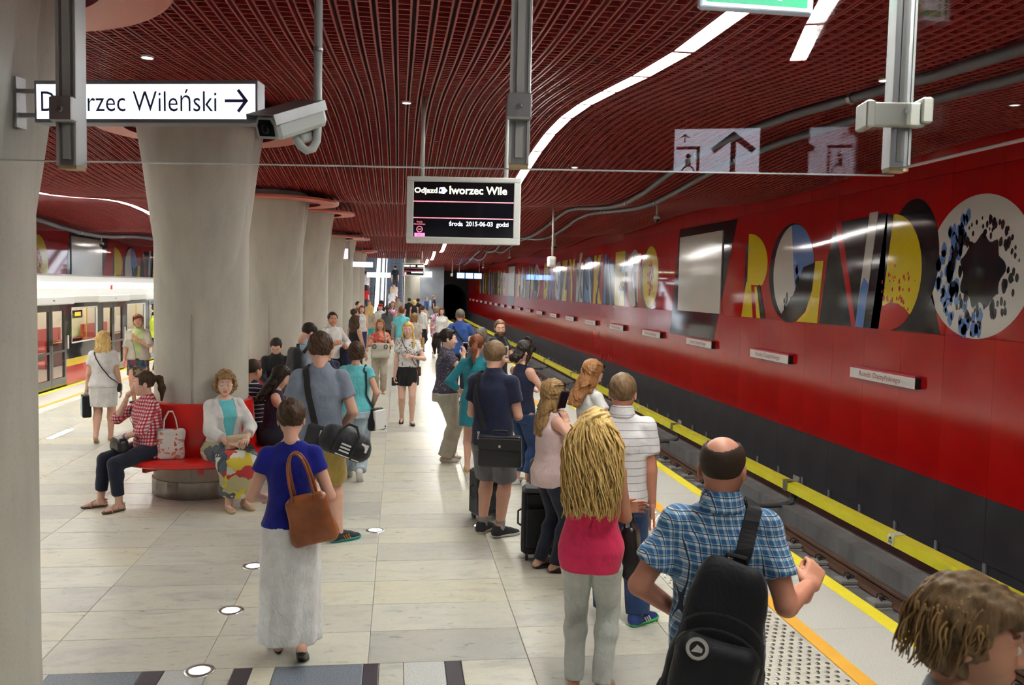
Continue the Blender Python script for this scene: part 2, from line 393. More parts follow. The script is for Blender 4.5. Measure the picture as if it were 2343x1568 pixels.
# platform edge zones on both sides
def edge_zone(x_edge, sgn, side):
    def xs(a, b): return sorted((x_edge-sgn*a, x_edge-sgn*b))
    n0 = 1 if side == 'right' else 4
    a, b = xs(0, .13); struct(MB().box(a, b, Y0, Y1, -.05, .002).build('trim_%d' % n0, M_YEL), 'yellow safety line along the %s platform edge' % side)
    a, b = xs(.13, .69)
    st = struct(MB().box(a, b, Y0, Y1, -.05, -.004).build('trim_%d' % (n0+1), M_EDGE), 'pale stone edging slabs of the %s platform edge' % side)
    for k in range(22):
        if sgn < 0 and not 12 <= k <= 21: continue
        y = 4.6+k*1.0; tile_e = MB().box(a+.002, b-.002, y+.002, y+.998, -.004, .0).build('edging_slab', M_EDGE, st)
    a, b = xs(.69, .80); struct(MB().box(a, b, Y0, Y1, -.05, .002).build('trim_%d' % (n0+2), M_ORA), 'orange guide line beside the %s platform edge' % side)
edge_zone(XE, 1, 'right'); edge_zone(XEL, -1, 'left')
# tactile studs
stx = [2.20+.065*i for i in range(9)]
tz = struct(MB().box(2.185, 2.795, Y0, Y1, -.05, -.001).build('trim_7', M_TILE), 'tactile strip of metal studs along the right platform edge')
stud = MB().lathe([(.0165, 0), (.0155, .004), (.010, .006), (.002, .0065)], 10, close=True).build('stud', M_STEEL, tz)
rows = [4.75+.062*j for j in range(400)]; n = 0
proto = stud
for j, y in enumerate(rows[:33]):
    for i, x in enumerate(stx):
        o = proto if n == 0 else proto.copy()
        if n: COL.objects.link(o)
        o.location = (x+(.0325 if j % 2 else 0), y, -.001); n += 1
mb = MB()
for j, y in enumerate(rows[33:]):
    for x in stx:
        x += .0325 if (j+33) % 2 else 0; r = .0155
        mb.add([(x-r, y, -.001), (x, y-r, -.001), (x+r, y, -.001), (x, y+r, -.001), (x, y, .006)], [(0, 1, 4), (1, 2, 4), (2, 3, 4), (3, 0, 4)])
o = mb.build('studs_far', M_STEEL, tz); o['kind'] = 'stuff'
tzl = struct(MB().box(-6.4, -6.155, Y0, Y1, -.05, -.001).build('trim_8', M_TILE), 'tactile strip of metal studs along the left platform edge')
mb = MB()
for j in range(170):
    for i in range(4):
        x, y, r = -6.37+.06*i, 15+.062*j, .0155
        mb.add([(x-r, y, -.001), (x, y-r, -.001), (x+r, y, -.001), (x, y+r, -.001), (x, y, .006)], [(0, 1, 4), (1, 2, 4), (2, 3, 4), (3, 0, 4)])
o = mb.build('studs_far', M_STEEL, tzl); o['kind'] = 'stuff'
# track beds
tb = struct(MB().box(XE-.3, 6.02, Y0, Y1, -1.5, -1.19).box(6.34, XW+.3, Y0, Y1, -1.5, -1.13).build('floor_track', M_TRACK), 'grey concrete bed of the right track')
MB().box(6.02, 6.34, Y0, Y1, -1.5, -1.40).build('drain_channel', M_DARK, tb)
mb = MB()
for k in range(34): mb.box(4.6, 5.25, 5.0+k*2.1, 5.02+k*2.1, -1.192, -1.188)
mb.build('bed_joint', M_DARK, tb)
MB().box(6.62, XW+.03, Y0, Y1, -1.13, -1.09).build('cable_ledge', M_LEDGE, tb)
struct(MB().box(XWL-.3, XEL+.3, Y0, Y1, -1.5, -1.19).build('floor_track_left', M_TRACK), 'dark bed of the left track under the train')

# ---------------------------------------------------------------- walls
def wall(name, x, sgn, label, near, parts):
    """sgn: direction of the wall's back"""
    a, b = sorted((x+sgn*.03, x+sgn*.3))
    wl = struct(MB().box(a, b, Y0, Y1+8, -1.5, 5.2).build(name, M_BLK), label)
    rowsz = [(-.95, -.13, M_BLK), (-.13, 1.85, M_REDLOW), (1.85, 4.02, M_REDART), (4.02, 4.6, M_REDTOP)]
    protos = {}
    far = [MB() for _ in rowsz]
    k0 = 7.73
    ks = [k0+i for i in range(parts)]
    xa, xb = sorted((x, x+sgn*.03))
    for ri, (z0, z1, m) in enumerate(rowsz):
        for y in ks:
            if ri not in protos:
                o = MB().box(0, xb-xa, .002, .998, z0+.002, z1-.002).build('wall_panel', m, wl); protos[ri] = o
            else: o = protos[ri].copy(); COL.objects.link(o)
            o.location = (xa, y, 0)
        y = k0-1
        while y > Y0: far[ri].box(xa, xb, y+.002, y+.998, z0+.002, z1-.002); y -= 1
        y = k0+parts
        while y < Y1-1: far[ri].box(xa, xb, y+.002, y+.998, z0+.002, z1-.002); y += 1
        o = far[ri].build('wall_panels_far', m, wl); o['kind'] = 'stuff'
    return wl
wr = wall('wall_right', XW, 1, 'red glass track wall with mural lettering and black base', 0, 30)
wlf = wall('wall_left', XWL, -1, 'dark red mural wall above the train', 0, 0)
# galvanised feet in the gap under the right wall
mb = MB()
for k in range(46): mb.box(XW+.005, XW+.03, 8.7+k*.985, 8.76+k*.985, -1.09, -.95)
mb.build('wall_foot', M_GALV, wr)
# end of the hall: tunnel mouths and the wall behind the escalators
def tunnel_end(x0, x1, name, label):
    cx, r, zc = (x0+x1)/2, 1.78, .9; mb = MB(); n = 24; inner = []; outer = []
    for i in range(n+1):
        a = PI*i/n-.0; inner.append((cx+r*math.cos(a), zc+r*math.sin(a)))
        ux, uz = math.cos(a), math.sin(a); t = min((x1-cx)/abs(ux) if abs(ux) > 1e-4 else 99, 4.2/abs(uz) if abs(uz) > 1e-4 else 99); outer.append((cx+ux*t, zc+uz*t))
    inner = [(cx+r, -1.2)]+inner+[(cx-r, -1.2)]; outer = [(x1, -1.2)]+outer+[(x0, -1.2)]
    vs = [(x, Y1, z) for x, z in inner]+[(x, Y1, z) for x, z in outer]; m = len(inner)
    mb.add(vs, [(i, i+1, m+i+1, m+i) for i in range(m-1)])
    vs = [(x, Y1, z) for x, z in inner]+[(x, Y1+25, z) for x, z in inner]
    mb.add(vs, [(i, m+i, m+i+1, i+1) for i in range(m-1)])
    mb.add([(x0, Y1+25, -1.5), (x1, Y1+25, -1.5), (x1, Y1+25, 5), (x0, Y1+25, 5)], [(0, 1, 2, 3)])
    mb.box(x0, x1, Y1, Y1+25, -1.5, -1.2)
    return struct(mb.build(name, mat('tunnel_dark', (.012, .012, .014), .8)), label)
tunnel_end(XE, XW+.03, 'wall_far_right', 'black tunnel mouth at the far end of the right track')
tunnel_end(XWL-.03, XEL, 'wall_far_left', 'black tunnel mouth of the left track')
M_HALL = noisy('grey_blue_hall_wall', (.16, .18, .22), (.24, .26, .31), 1.2, .4)
struct(MB().box(XEL, XE, 70, 70.3, -.2, 10.5).build('wall_end', M_HALL), 'grey end wall behind the escalators')
struct(MB().box(XWL-.3, XW+.3, Y0-.3, Y0, -1.5, 5.2).build('wall_back', noisy('back_wall_plaster', (.5, .5, .48), (.55, .55, .52), 2, .6)), 'plain wall behind the camera')

# ---------------------------------------------------------------- ceiling: red cassette grille under a dark void
HX0, HX1, HY = -3.3, .75, 54.0     # the escalator opening
mb = MB(); ys = [Y0+i*1.0 for i in range(int(Y1-Y0)+1)]; xs_ = [XWL-.1, -6.3, -2.2, 1.8, XW+.1]
for i in range(len(xs_)-1):
    for j in range(len(ys)-1):
        q = [(xs_[i], ys[j]), (xs_[i+1], ys[j]), (xs_[i+1], ys[j+1]), (xs_[i], ys[j+1])]
        if i in (2,) and ys[j] >= HY: continue
        mb.add([(x, y, ceil_z(x, y)+.26) for x, y in q], [(0, 1, 2, 3)])
ce = struct(mb.build('ceiling', M_VOID), 'undulating ceiling of red metal grille strips')
def ladder(y0, y1):
    vs = []; fs = []; hw, rw, d = .0385, .006, .040
    def zz(y): return .19*math.cos(2*PI*(y-10)/11.05)
    n = int((y1-y0)/.55)+1
    for sx in (-1, 1):
        xa, xb = (-hw-rw, -hw+rw) if sx < 0 else (hw-rw, hw+rw); b = len(vs)
        for i in range(n+1):
            y = y0+(y1-y0)*i/n; z = zz(y); vs += [(xa, y, z+d), (xa, y, z), (xb, y, z), (xb, y, z+d)]
        for i in range(n):
            for k in range(3): fs.append((b+4*i+k, b+4*i+4+k, b+4*i+5+k, b+4*i+1+k))
    y = y0+.05
    while y < y1:
        z = zz(y)+.004; b = len(vs)
        vs += [(-hw, y-.006, z+d), (-hw, y-.006, z), (-hw, y+.006, z), (-hw, y+.006, z+d), (hw, y-.006, z+d), (hw, y-.006, z), (hw, y+.006, z), (hw, y+.006, z+d)]
        fs += [(b, b+1, b+5, b+4), (b+1, b+2, b+6, b+5), (b+2, b+3, b+7, b+6)]; y += .1
    return vs, fs
lad = {}
for key, y1 in (('full', Y1), ('short', HY)):
    v, f = ladder(-2.0, y1); lad[key] = obj('ceiling_grille', v, f, M_GRID, ce)
used = set()
k = -int((SX-XWL)/PITCH)
while SX+k*PITCH < XW-.04:
    x = SX+k*PITCH
    if k not in (0, -72):
        key = 'short' if HX0 < x < HX1 else 'full'
        if key in used: o = lad[key].copy(); COL.objects.link(o)
        else: o = lad[key]; used.add(key)
        o.location = (x, 0, cmean(x)); o.scale = (1, 1, camp(x)/.19)
    k += 1
# ceiling light lines
def light_line(x, label, group, y_from, skip=()):
    pr = None; y = y_from; i = 0
    while y < 88:
        z = (ceil_z(x, y)+ceil_z(x, y+1))/2; sl = (ceil_z(x, y+.98)-ceil_z(x, y))/.98
        if pr is None:
            pr = empty('ceiling_light'); MB().box(-.063, .063, .025, .965, .0, .012).build('diffuser', M_PANEL, pr)
            MB().box(-.07, -.064, .0, 1.0, -.004, .07).box(.064, .07, .0, 1.0, -.004, .07).box(-.07, .07, .0, .02, -.004, .07).box(-.07, .07, .97, 1.0, -.004, .07).box(-.07, .07, 0, 1.0, .055, .07).build('housing', MATS.get('lamp_housing') or mat('lamp_housing', (.3, .05, .05), .5), pr); o = pr
        else: o = copy_tree(pr)
        o.location = (x, y, ceil_z(x, y)-.006); o.rotation_euler = (math.atan(sl), 0, 0)
        tag(o, label(y), 'ceiling light', group); y += 1.0; i += 1
def line_label(first, last, where, before, after):
    def f(y):
        k = int(round(y-first))
        return before if k < 0 else after if k > last else 'glowing white ceiling panel, %s %s' % (ORD[k], where)
    return f
light_line(SX, line_label(4.5, 9, 'from the top edge in the long light line', 'white ceiling panel over the viewer, before the picture begins', 'white ceiling panel far along the light line, hidden or tiny'), 'light line right of the columns', -1.5)
light_line(SXL, line_label(15.5, 6, 'from the left column in the line above the train', 'white ceiling panel over the train side, hidden by the left column', 'white ceiling panel over the train side, hidden by the concrete columns'), 'light line above the train side', 2.5)
# small round downlights
for x, y, lb in ((.05, 9.0, 'small round white downlight in the grille above the departure board'), (3.85, 6.6, 'small round white downlight in the grille near the right conduit'), (-1.9, 6.9, 'small round white downlight above the lit direction sign'), (2.5, 12.4, 'small flat white sensor on the red grille right of the departure board')):
    z = ceil_z(x, y)
    t = empty('downlight', (x, y, z-.01)); MB().lathe([(.035, 0), (.045, -.006), (.05, .01)], 16).build('rim', M_WHITEP, t); MB().lathe([(.034, -.004), (.001, -.008)], 16).build('lens', M_SPOT, t)
    tag(t, lb, 'downlight')

# ---------------------------------------------------------------- columns with tulip heads, ceiling discs and benches
def column(i):
    Yc = COLY[i]; zr = RINGZ[i]; vs = []; fs = []; nt_, nz = 144, 70
    zs = list(np.linspace(0, 1.9, 8)[:-1])+list(np.linspace(1.9, 3.2, 60)[:-1])+list(np.linspace(3.2, zr+.16, 16))
    for z in zs:
        rc = .50+.05*max(0, (z-2.75)/1.25)**1.7+.02*max(0, (.6-z))
        d = .5*float(np.interp(z, [1.9, 2.0, 2.15, 2.33, 2.5, 2.66, 2.9, 3.15, 3.6, 3.85, 4.2], [.97, 1.0, 1.02, 1.05, 1.10, 1.15, 1.23, 1.31, 1.45, 1.54, 1.68]))
        for k in range(nt_):
            a = 2*PI*k/nt_; c = abs(math.sin(a)); r = max(rc, d*max(.06, c)**.2); vs.append((r*math.cos(a), r*math.sin(a), z))
    for r in range(len(zs)-1):
        for k in range(nt_):
            j = (k+1) % nt_; fs.append((r*nt_+k, r*nt_+j, (r+1)*nt_+j, (r+1)*nt_+k))
    t = empty('column', (COLX, Yc, 0))
    sh = obj('shaft', vs, fs, M_CONC, t); smooth_by_angle(sh, 7)
    MB().box(-.003, .003, -.515, -.49, .2, 2.0).build('casting_seam', mat('seam_line', (.33, .32, .29), .7), t)
    MB().lathe([(.47, .0), (.525, .002), (.525, .19), (.50, .195)], 48, close=False).build('steel_base_ring', noisy('dark_polished_steel', (.22, .20, .19), (.34, .31, .28), 3, .2, metal=1.0, stretch=(1, 1, .1)), t); 
    # disc under the ceiling
    MB().lathe([(.80, zr-.0), (1.10, zr), (1.115, zr+.012), (1.115, zr+.05), (1.05, zr+.06)], 64, close=False).build('ceiling_ring', M_SALMON, t)
    MB().lathe([(.80, zr+.0), (.80, zr+.05), (.4, zr+.06)], 64, close=False).build('inner_ring', M_PLUM, t)
    names = ['smooth concrete column at the left edge of the picture', 'broad concrete column behind the seated woman in white jacket', 'concrete column behind the seated man in black', 'concrete column behind the man in white shirt', 'fourth concrete column down the platform from the benches', 'fifth concrete column down the platform, partly hidden', 'sixth concrete column down the platform, thin sliver', 'farthest concrete column of the row']
    tag(t, names[i], 'column', 'row of concrete columns')
for i in range(8): column(i)
def bench(i, lb):
    t = empty('bench', (COLX, COLY[i], 0))
    MB().lathe([(.56, .415), (.93, .42), (.955, .435), (.955, .475), (.93, .49), (.56, .49)], 64, close=False).build('seat', M_BENCH, t, True)
    MB().lathe([(.545, .40), (.60, .49), (.575, .75), (.555, 1.03), (.535, 1.045), (.505, 1.045), (.505, .4)], 64, close=False).build('backrest', M_BENCH, t, True)
    mb = MB()
    for k in range(8):
        a = 2*PI*k/8+.2; R = Matrix.Rotation(a, 3, 'Z'); MB().box(.50, .80, -.025, .025, .34, .42, R).build('bracket', M_BENCH, t)
    for c in t.children:
        if c.name.startswith(('seat', 'backrest')): smooth_by_angle(c, 40)
    tag(t, lb, 'bench', 'red ring benches around the columns')
bench(1, 'red ring bench around the broad column with the two women sitting in front'); bench(2, 'red ring bench around the column where the man in black sits')
bench(3, 'red ring bench around the third concrete column'); 

# ---------------------------------------------------------------- rails, fasteners, third rail
def rail(x, lb, with_fast):
    t = empty('rail', (x, 0, -1.19))
    prof = [(-.07, 0), (.07, 0), (.07, .012), (.012, .03), (.010, .12), (.034, .135), (.036, .165), (.028, .172), (-.028, .172), (-.036, .165), (-.034, .135), (-.010, .12), (-.012, .03), (-.07, .012)]
    o = MB().prism(prof, Y1-Y0, lambda u, v, w: (u, Y0+w, v+.02)); n = len(prof)
    ob = o.build('rail_web', M_RUST, t)
    MB().box(-.03, .03, Y0, Y1, .190, .194).build('rail_head', M_RAILTOP, t)
    if with_fast:
        pr = None
        for k in range(62):
            y = 5.35+k*.735
            if pr is None:
                a = MB().cbox(-.36, .12, -.13, .13, -.015, .02, .01).cbox(-.27, -.05, -.10, .10, .02, .075, .012).build('fastener', M_LEDGE, t); a.location = (0, y, 0)
                c = MB()
                for s in (-1, 1):
                    c.tube([(-.16, s*.05, .075), (-.15, s*.055, .125), (-.11, s*.05, .13), (-.07, s*.035, .1), (-.09, s*.01, .08), (-.14, s*.012, .08)], .009, 6)
                c.box(-.15, -.11, -.018, .018, .075, .11); c.build('spring_clip', mat('clip_steel', (.06, .06, .065), .45, metal=.7), a); pr = a
            else:
                b = pr.copy(); COL.objects.link(b); b.location = (0, y, 0)
                for ch in pr.children: d = ch.copy(); COL.objects.link(d); d.parent = b
    tag(t, lb, 'rail'); return t
rail(5.66, 'rusty running rail on the far side of the right track with grey fasteners', True)
rail(4.225, 'running rail hidden close under the right platform edge', False)
tr = empty('third_rail', (6.5, 0, -1.13))
joints = [-1.0, 4.72, 7.3, 10.3, 13.4, 16.4, 19.4, 22.3, 25.3, 28.4, 31.4, 34.4, 37.4, 43.4, 49.4, 55.4, 61.4, 67.4, 73.4, 79.4, 85.4, 91]
M_YBOARD = noisy('yellow_cover_board', (.80, .76, .03), (.88, .83, .06), 3, .4)
for i in range(len(joints)-1):
    a, b = joints[i]+.012, joints[i+1]-.012
    MB().prism([(-.10, .25), (-.085, .38), (.06, .40), (.075, .27), (.06, .27), (.05, .385), (-.075, .365), (-.085, .25)], b-a, lambda u, v, w: (u, a+w, v)).build('cover_board', M_YBOARD, tr)
MB().box(-.05, .03, -1, 90, .24, .32).build('power_rail', M_STEEL, tr)
M_BRK = noisy('bracket_cast', (.13, .135, .14), (.2, .2, .21), 9, .4, metal=.5)
for y in (7.3, 13.4, 19.4, 25.3, 31.4, 37.4, 43.4, 49.4, 55.4):
    br = MB().box(.085, .10, y-.11, y+.11, .1, .48).box(-.115, -.10, y-.06, y+.06, .24, .40).box(-.115, .10, y-.06, y+.06, .40, .415).build('bracket', M_GALV, tr)
    MB().tube([(.06, y, .22), (.03, y, .05), (-.08, y, -.0), (-.3, y, -.02), (-.62, y, -.02)], [.05, .055, .05, .04, .035], 8).build('bracket_arm', M_BRK, br)
M_LABEL = mat('warning_label', (.82, .84, .60), .5)
for y in (4.72, 10.3, 16.4, 22.3, 28.4):
    lb = MB().box(-.104, -.09, y-.07, y+.07, .26, .375).box(-.09, .065, y-.07, y+.07, .383, .405).build('label_sleeve', M_LABEL, tr)
    m2 = MB().add([(-.106, y+.045, .33), (-.106, y-.035, .33), (-.106, y+.0, .37)], [(0, 1, 2)])
    for q in range(3): m2.add([(-.106, y+.045, .315-q*.014), (-.106, y-.045, .315-q*.014), (-.106, y-.045, .307-q*.014), (-.106, y+.045, .307-q*.014)], [(0, 1, 2, 3)])
    m2.build('label_print', M_BLACKP, lb)
tag(tr, 'yellow covered third rail running along the black wall base', 'third rail')

# ---------------------------------------------------------------- mural lettering on the right wall
M_MY, M_MW, M_MB, M_MK, M_MR = [mat(n, c, .07, spec=.4) for n, c in (('mural_yellow', (.62, .47, .012)), ('mural_white', (.52, .50, .47)), ('mural_blue', (.10, .20, .46)), ('mural_black', (.012, .011, .016)), ('mural_red', (.42, .012, .010)))]
M_BLANK = mat('blank_poster', (.50, .485, .43), .12)
def ell(cx, cz, rx, rz, a0=0, a1=360, n=48):
    return [(cx+rx*math.cos(math.radians(a0+(a1-a0)*i/n)), cz+rz*math.sin(math.radians(a0+(a1-a0)*i/n))) for i in range(n+(a1-a0 < 360))]
def speck(mb, cx, cz, rx, rz, n, rmin, rmax, size, fn, d, seed, test=None):
    r = random.Random(seed)
    for _ in range(n):
        a = r.uniform(0, 2*PI); q = math.sqrt(r.uniform(rmin**2, rmax**2)); u, v = cx+rx*q*math.cos(a), cz+rz*q*math.sin(a)
        if test and not test(u, v): continue
        s = size*r.uniform(.4, 1.3)*(1.25-.5*(q-rmin)/(rmax-rmin+1e-6)); k = r.randint(8, 11); ph = r.uniform(0, 6)
        mb.prism([(u+s*.7*math.cos(ph+2*PI*i/k)*r.uniform(.8, 1.15), v+s*1.3*math.sin(ph+2*PI*i/k)*r.uniform(.8, 1.15)) for i in range(k)], d, fn)
def face(Yl):
    """wall coordinates: u to the right from Yl, v = height"""
    return lambda u, v, w, Yl=Yl: (XW-w-.0005, Yl-u, v)
BASE, TOP = 1.86, 3.66
def letters_rondo(root):
    def art(name, builds, Yl):
        # one printed letter: several colour fields, each a hair prouder than the last
        mb = MB(); ms = []; f = face(Yl)
        for lv, (m, fnb) in enumerate(builds):
            if m not in ms: ms.append(m)
            mb.cur = ms.index(m); fnb(mb, .0015*(lv+1), f)
        o = mb.build(name, ms, root); return o
    P = lambda poly: (lambda mb, d, f: mb.prism(poly, d, f))
    # R
    art('letter_r', [(M_MK, P([(.12, 2.45), (.30, 2.45), (.30, 3.42), (.12, 3.42)][::-1])), (M_MY, P([(.02, BASE), (.62, BASE), (.46, 2.6), (.22, 2.6)])), (M_MY, P([(.27, 2.55)]+ell(.27, 2.95, .98, .66, -40, 90, 20)+[(.27, 3.61)])),
        (M_MY, P([(.82, BASE), (1.0, BASE), (.78, 2.5), (.66, 2.5)])), (M_MK, P([(1.02, BASE), (1.26, BASE), (.92, 2.55), (.78, 2.5)]))], 17.72)
    # O with a pale half, a blue cap and a dark lower half
    def jag(mb, d, f): speck(mb, .92, 2.5, .55, .8, 70, .25, .8, .055, f, d, 5, lambda u, v: abs((u-.45)*1.25-(v-1.9)) < .2)
    art('letter_o', [(M_MK, P(ell(.82, 2.76, .95, .93))), (M_MW, P(ell(.92, 2.76, .84, .9))), (M_MB, P([(.80, 3.62), (.92, 2.95), (1.05, 2.42), (1.25, 2.55)]+ell(.92, 2.76, .84, .9, -5, 98, 24))), (M_MK, P([(.5, 1.98), (.98, 2.36), (1.34, 2.86)]+[(1.745, 2.93)]+ell(.92, 2.76, .84, .9, 12, -118, 24)))
        , (M_MK, jag), (M_MY, P([(1.15, BASE), (1.95, BASE), (2.08, 2.95), (1.79, 2.95), (1.72, 2.45), (1.5, 2.05)]))], 16.25)
    # N
    art('letter_n', [(M_MK, P([(.0, BASE), (2.0, BASE), (2.0, 3.62), (.55, 3.58), (.35, 3.4), (.22, 3.0)])), (M_MR, P([(.42, 3.6), (.62, 3.6), (1.24, BASE), (1.10, BASE)])), (M_MW, P([(1.22, BASE), (1.46, BASE), (1.74, 3.66), (1.50, 3.66)])), (M_MB, P([(1.22, BASE), (1.46, BASE), (1.56, 2.55), (1.42, 2.65), (1.33, 2.5)]))], 14.25)
    # D
    def spk(mb, d, f): speck(mb, .62, 1.98, .82, .85, 150, .35, 1.0, .028, f, d, 9, lambda u, v: v > 2.0 and .2+.1*(v-1.9) < u < 1.13-.28*max(0, 2.6-v))
    art('letter_d', [(M_MK, P([(.0, BASE), (1.75, BASE), (1.62, 2.2), (1.3, 3.0), (1.0, 3.5), (.3, 3.6)])), (M_MK, P(ell(1.02, 2.90, .62, .86))), (M_MY, P([(.25, BASE+.02), (.5, 3.58)]+ell(.5, 2.72, .76, .86, 88, -72, 28))), (M_MR, P([(.235, BASE), (.29, 2.2), (.5, 2.27), (.72, 2.26), (.92, 2.18), (1.03, 2.1)]+ell(.5, 2.72, .76, .86, -44, -80, 10)+[(.5, BASE-.02)])), (M_MR, spk)], 12.58)
    # pale O with a dark core
    def core(mb, d, f): mb.prism([(1.06+.40*math.cos(a)*(1+.12*math.sin(7*a+1)), 2.70+.44*math.sin(a)*(1+.12*math.sin(9*a))) for a in [2*PI*i/60 for i in range(60)]], d, f); speck(mb, 1.08, 2.70, .62, .66, 90, .66, 1.05, .05, f, d, 3)
    def blue(mb, d, f): speck(mb, .88, 2.68, .72, .78, 120, .45, 1.0, .085, f, d, 4, lambda u, v: u < .80 or (v < 2.15 and u < 1.15))
    art('letter_o', [(M_MW, P(ell(.97, 2.76, 1.02, .92, n=64))), (M_MB, blue), (M_MK, core)], 11.12)
def letters_long(root):
    txt = 'DASZYŃSKIEG'; wv = 19.4/12; Yl = 43.4
    fills = [M_MY, M_MB, M_MW, M_MY, M_MY, M_MW, M_MB, M_MY, M_MB, M_MY, M_MW]
    for i, ch in enumerate(txt):
        Yc = Yl-i*wv
        mb = MB()
        bk = [(-.05, BASE), (wv*.98, BASE), (wv*.98, TOP-.12*(i % 3)), (.1, TOP-.1)]
        o = MB().prism(bk, .001, face(Yc)).build('letter_backing', M_MK if i % 3 != 1 else M_MR, root)
        o2 = fit_text(ch, wv*.80 if ch != 'I' else .34, TOP-BASE if ch != 'Ń' else TOP-BASE+.2, fills[i], root, (XW-.0015, Yc-.12, BASE), (0, -1, 0), (0, 0, 1), .002, .07, 'letter')
        o3 = MB().prism([(wv*.30, BASE), (wv*.42, BASE), (wv*.85, TOP-.3), (wv*.74, TOP-.3)] if i % 2 else [(wv*.72, BASE), (wv*.86, BASE), (wv*.52, TOP-.2), (wv*.42, TOP-.2)], .0052, face(Yc)).build('letter_stroke', (M_MW, M_MK, M_MB)[i % 3], root)
    mb = MB(); f = face(25.55); mb.prism(ell(.83, 2.76, .88, .92), .0015, f); mb.cur = 1; mb.prism(ell(.97, 2.78, .80, .90), .003, f); mb.cur = 2; speck(mb, 1.0, 2.75, .30, .5, 110, .1, 1.0, .04, f, .0045, 12)
    mb.build('letter_o', [M_MK, M_MY, M_MR], root)
def poster(root, dy):
    f = face(0)
    a = MB().prism([(-22.55-dy, 1.24), (-19.3-dy, 1.24), (-18.1-dy, 3.98), (-22.0-dy, 4.0)], .004, f).build('poster_surround', M_MK, root)
    MB().prism([(-21.9-dy, 1.88), (-18.9-dy, 1.88), (-18.9-dy, 3.78), (-21.9-dy, 3.78)], .03, f).build('poster_board', M_BLANK, root)
before = set(wr.children)
letters_rondo(wr); letters_long(wr); poster(wr, 0)
for o in [c for c in wr.children if c not in before]:
    c = o.copy(); COL.objects.link(c); c.location = (0, 35.5, 0)
    d = o.copy(); COL.objects.link(d); d.parent = wlf; d.location = (XWL+XW, 52.5, 0); d.rotation_euler = (0, 0, PI)
    if 'rondo' in o.name or True:
        e = o.copy(); COL.objects.link(e); e.parent = wlf; e.location = (XWL+XW, 52.5+35.5, 0); e.rotation_euler = (0, 0, PI)
# station name plates
M_PLATE = mat('name_plate_white', (.66, .65, .62), .35); M_PLRED = mat('name_plate_red', (.50, .03, .05), .4); M_PLTXT = mat('name_plate_lettering', (.36, .03, .04), .5)
ordn = ['first', 'second', 'third', 'fourth', 'fifth', 'sixth', 'seventh', 'eighth', 'ninth', 'tenth', 'eleventh', 'twelfth', 'thirteenth', 'fourteenth', 'fifteenth', 'sixteenth', 'seventeenth', 'eighteenth', 'nineteenth', 'twentieth']
pp = None
for k in range(20):
    yc = 12.08+3.985*k
    if pp is None:
        pp = empty('name_plate'); MB().box(-.09, 0, -.88, .88, -.095, .07).build('plate_box', M_BLACKP, pp)
        MB().box(-.095, -.09, -.88, .88, -.095, .062).build('plate_face', M_PLATE, pp); MB().box(-.097, -.0, -.88, .88, .062, .09).build('red_top_edge', M_PLRED, pp)
        fit_text('Rondo Daszyńskiego', 1.12, .115, M_PLTXT, pp, (-.096, .60, -.075), (0, -1, 0), (0, 0, 1), .001)
        o = pp
    else: o = copy_tree(pp)
    o.location = (XW, yc, 1.155)
    tag(o, 'white station name plate with red top edge on the red wall, %s from the right' % ordn[k], 'sign', 'name plates along the red wall')
# ---------------------------------------------------------------- hanging glass screen and its aluminium posts
GY = 3.05; GZ = 2.765; XP = 1.665; GA = math.radians(-9.5); GYP = 2.772
gl = empty('glass_screen', (0, GY, GZ), GA)
LG = XP/math.cos(GA); MB().box(-2.6, LG, -.006, .006, 0, 1.14).build('front_pane', M_GLASS, gl)
sp_ = empty('side_pane', (LG, 0, 0), -GA); sp_.parent = gl; MB().box(-.006, .006, -2.2, -.008, 0.02, 1.14).build('pane', M_GLASS, sp_)
M_EDGEG = mat('polished_glass_edge', (.62, .68, .70), .12, spec=.8)
MB().box(-2.6, LG, -.007, .007, -.004, .0).build('pane_edge', M_EDGEG, gl); MB().box(-.007, .007, -2.2, -.01, .014, .02).build('pane_edge', M_EDGEG, sp_)
tag(gl, 'clear hanging glass screen across the top of the picture', 'glass screen')
def post(x, y, z0, side, lb):
    t = empty('post', (x, y, z0), GA)
    MB().box(-.034, .034, -.045, .02, 0, 1.2).build('profile', M_ALU, t)
    MB().box(-.012, .012, -.050, -.045, .02, 1.2).box(-.034, -.026, -.05, -.045, 0, 1.2).box(.026, .034, -.05, -.045, 0, 1.2).build('profile_rib', M_GREY, t)
    MB().box(-.032, .032, -.043, .018, -.012, 0).build('end_cap', mat('tan_cap', (.45, .33, .18), .6), t)
    if side: cl = MB().cbox(-.12, .07, -.075, -.045, .13, .21, .006).cbox(-.13, -.10, -.085, .02, .125, .215, .006).cbox(.05, .085, -.09, .02, .14, .225, .006).build('clamp', mat('pale_clamp', (.50, .50, .44), .4, metal=.3), t)
    else: cl = MB().cbox(-.04, .04, -.085, -.045, .14, .225, .006).build('clamp', M_ALU, t)
    MB().lathe([(.010, 0), (.008, .004)], 10).build('screw', M_STEEL, cl).matrix_local = Matrix.Translation((0, -.086, .18)) @ Matrix.Rotation(PI/2, 4, 'X')
    tag(t, lb, 'post', 'aluminium posts of the glass screen')
post(-1.115, 3.17, GZ-.03, False, 'grey aluminium post in front of the lit direction sign'); post(.395, 2.91, GZ-.0, False, 'grey aluminium post right of the departure board'); post(XP, GYP, GZ+.02, True, 'grey aluminium corner post with pale clamp at right')

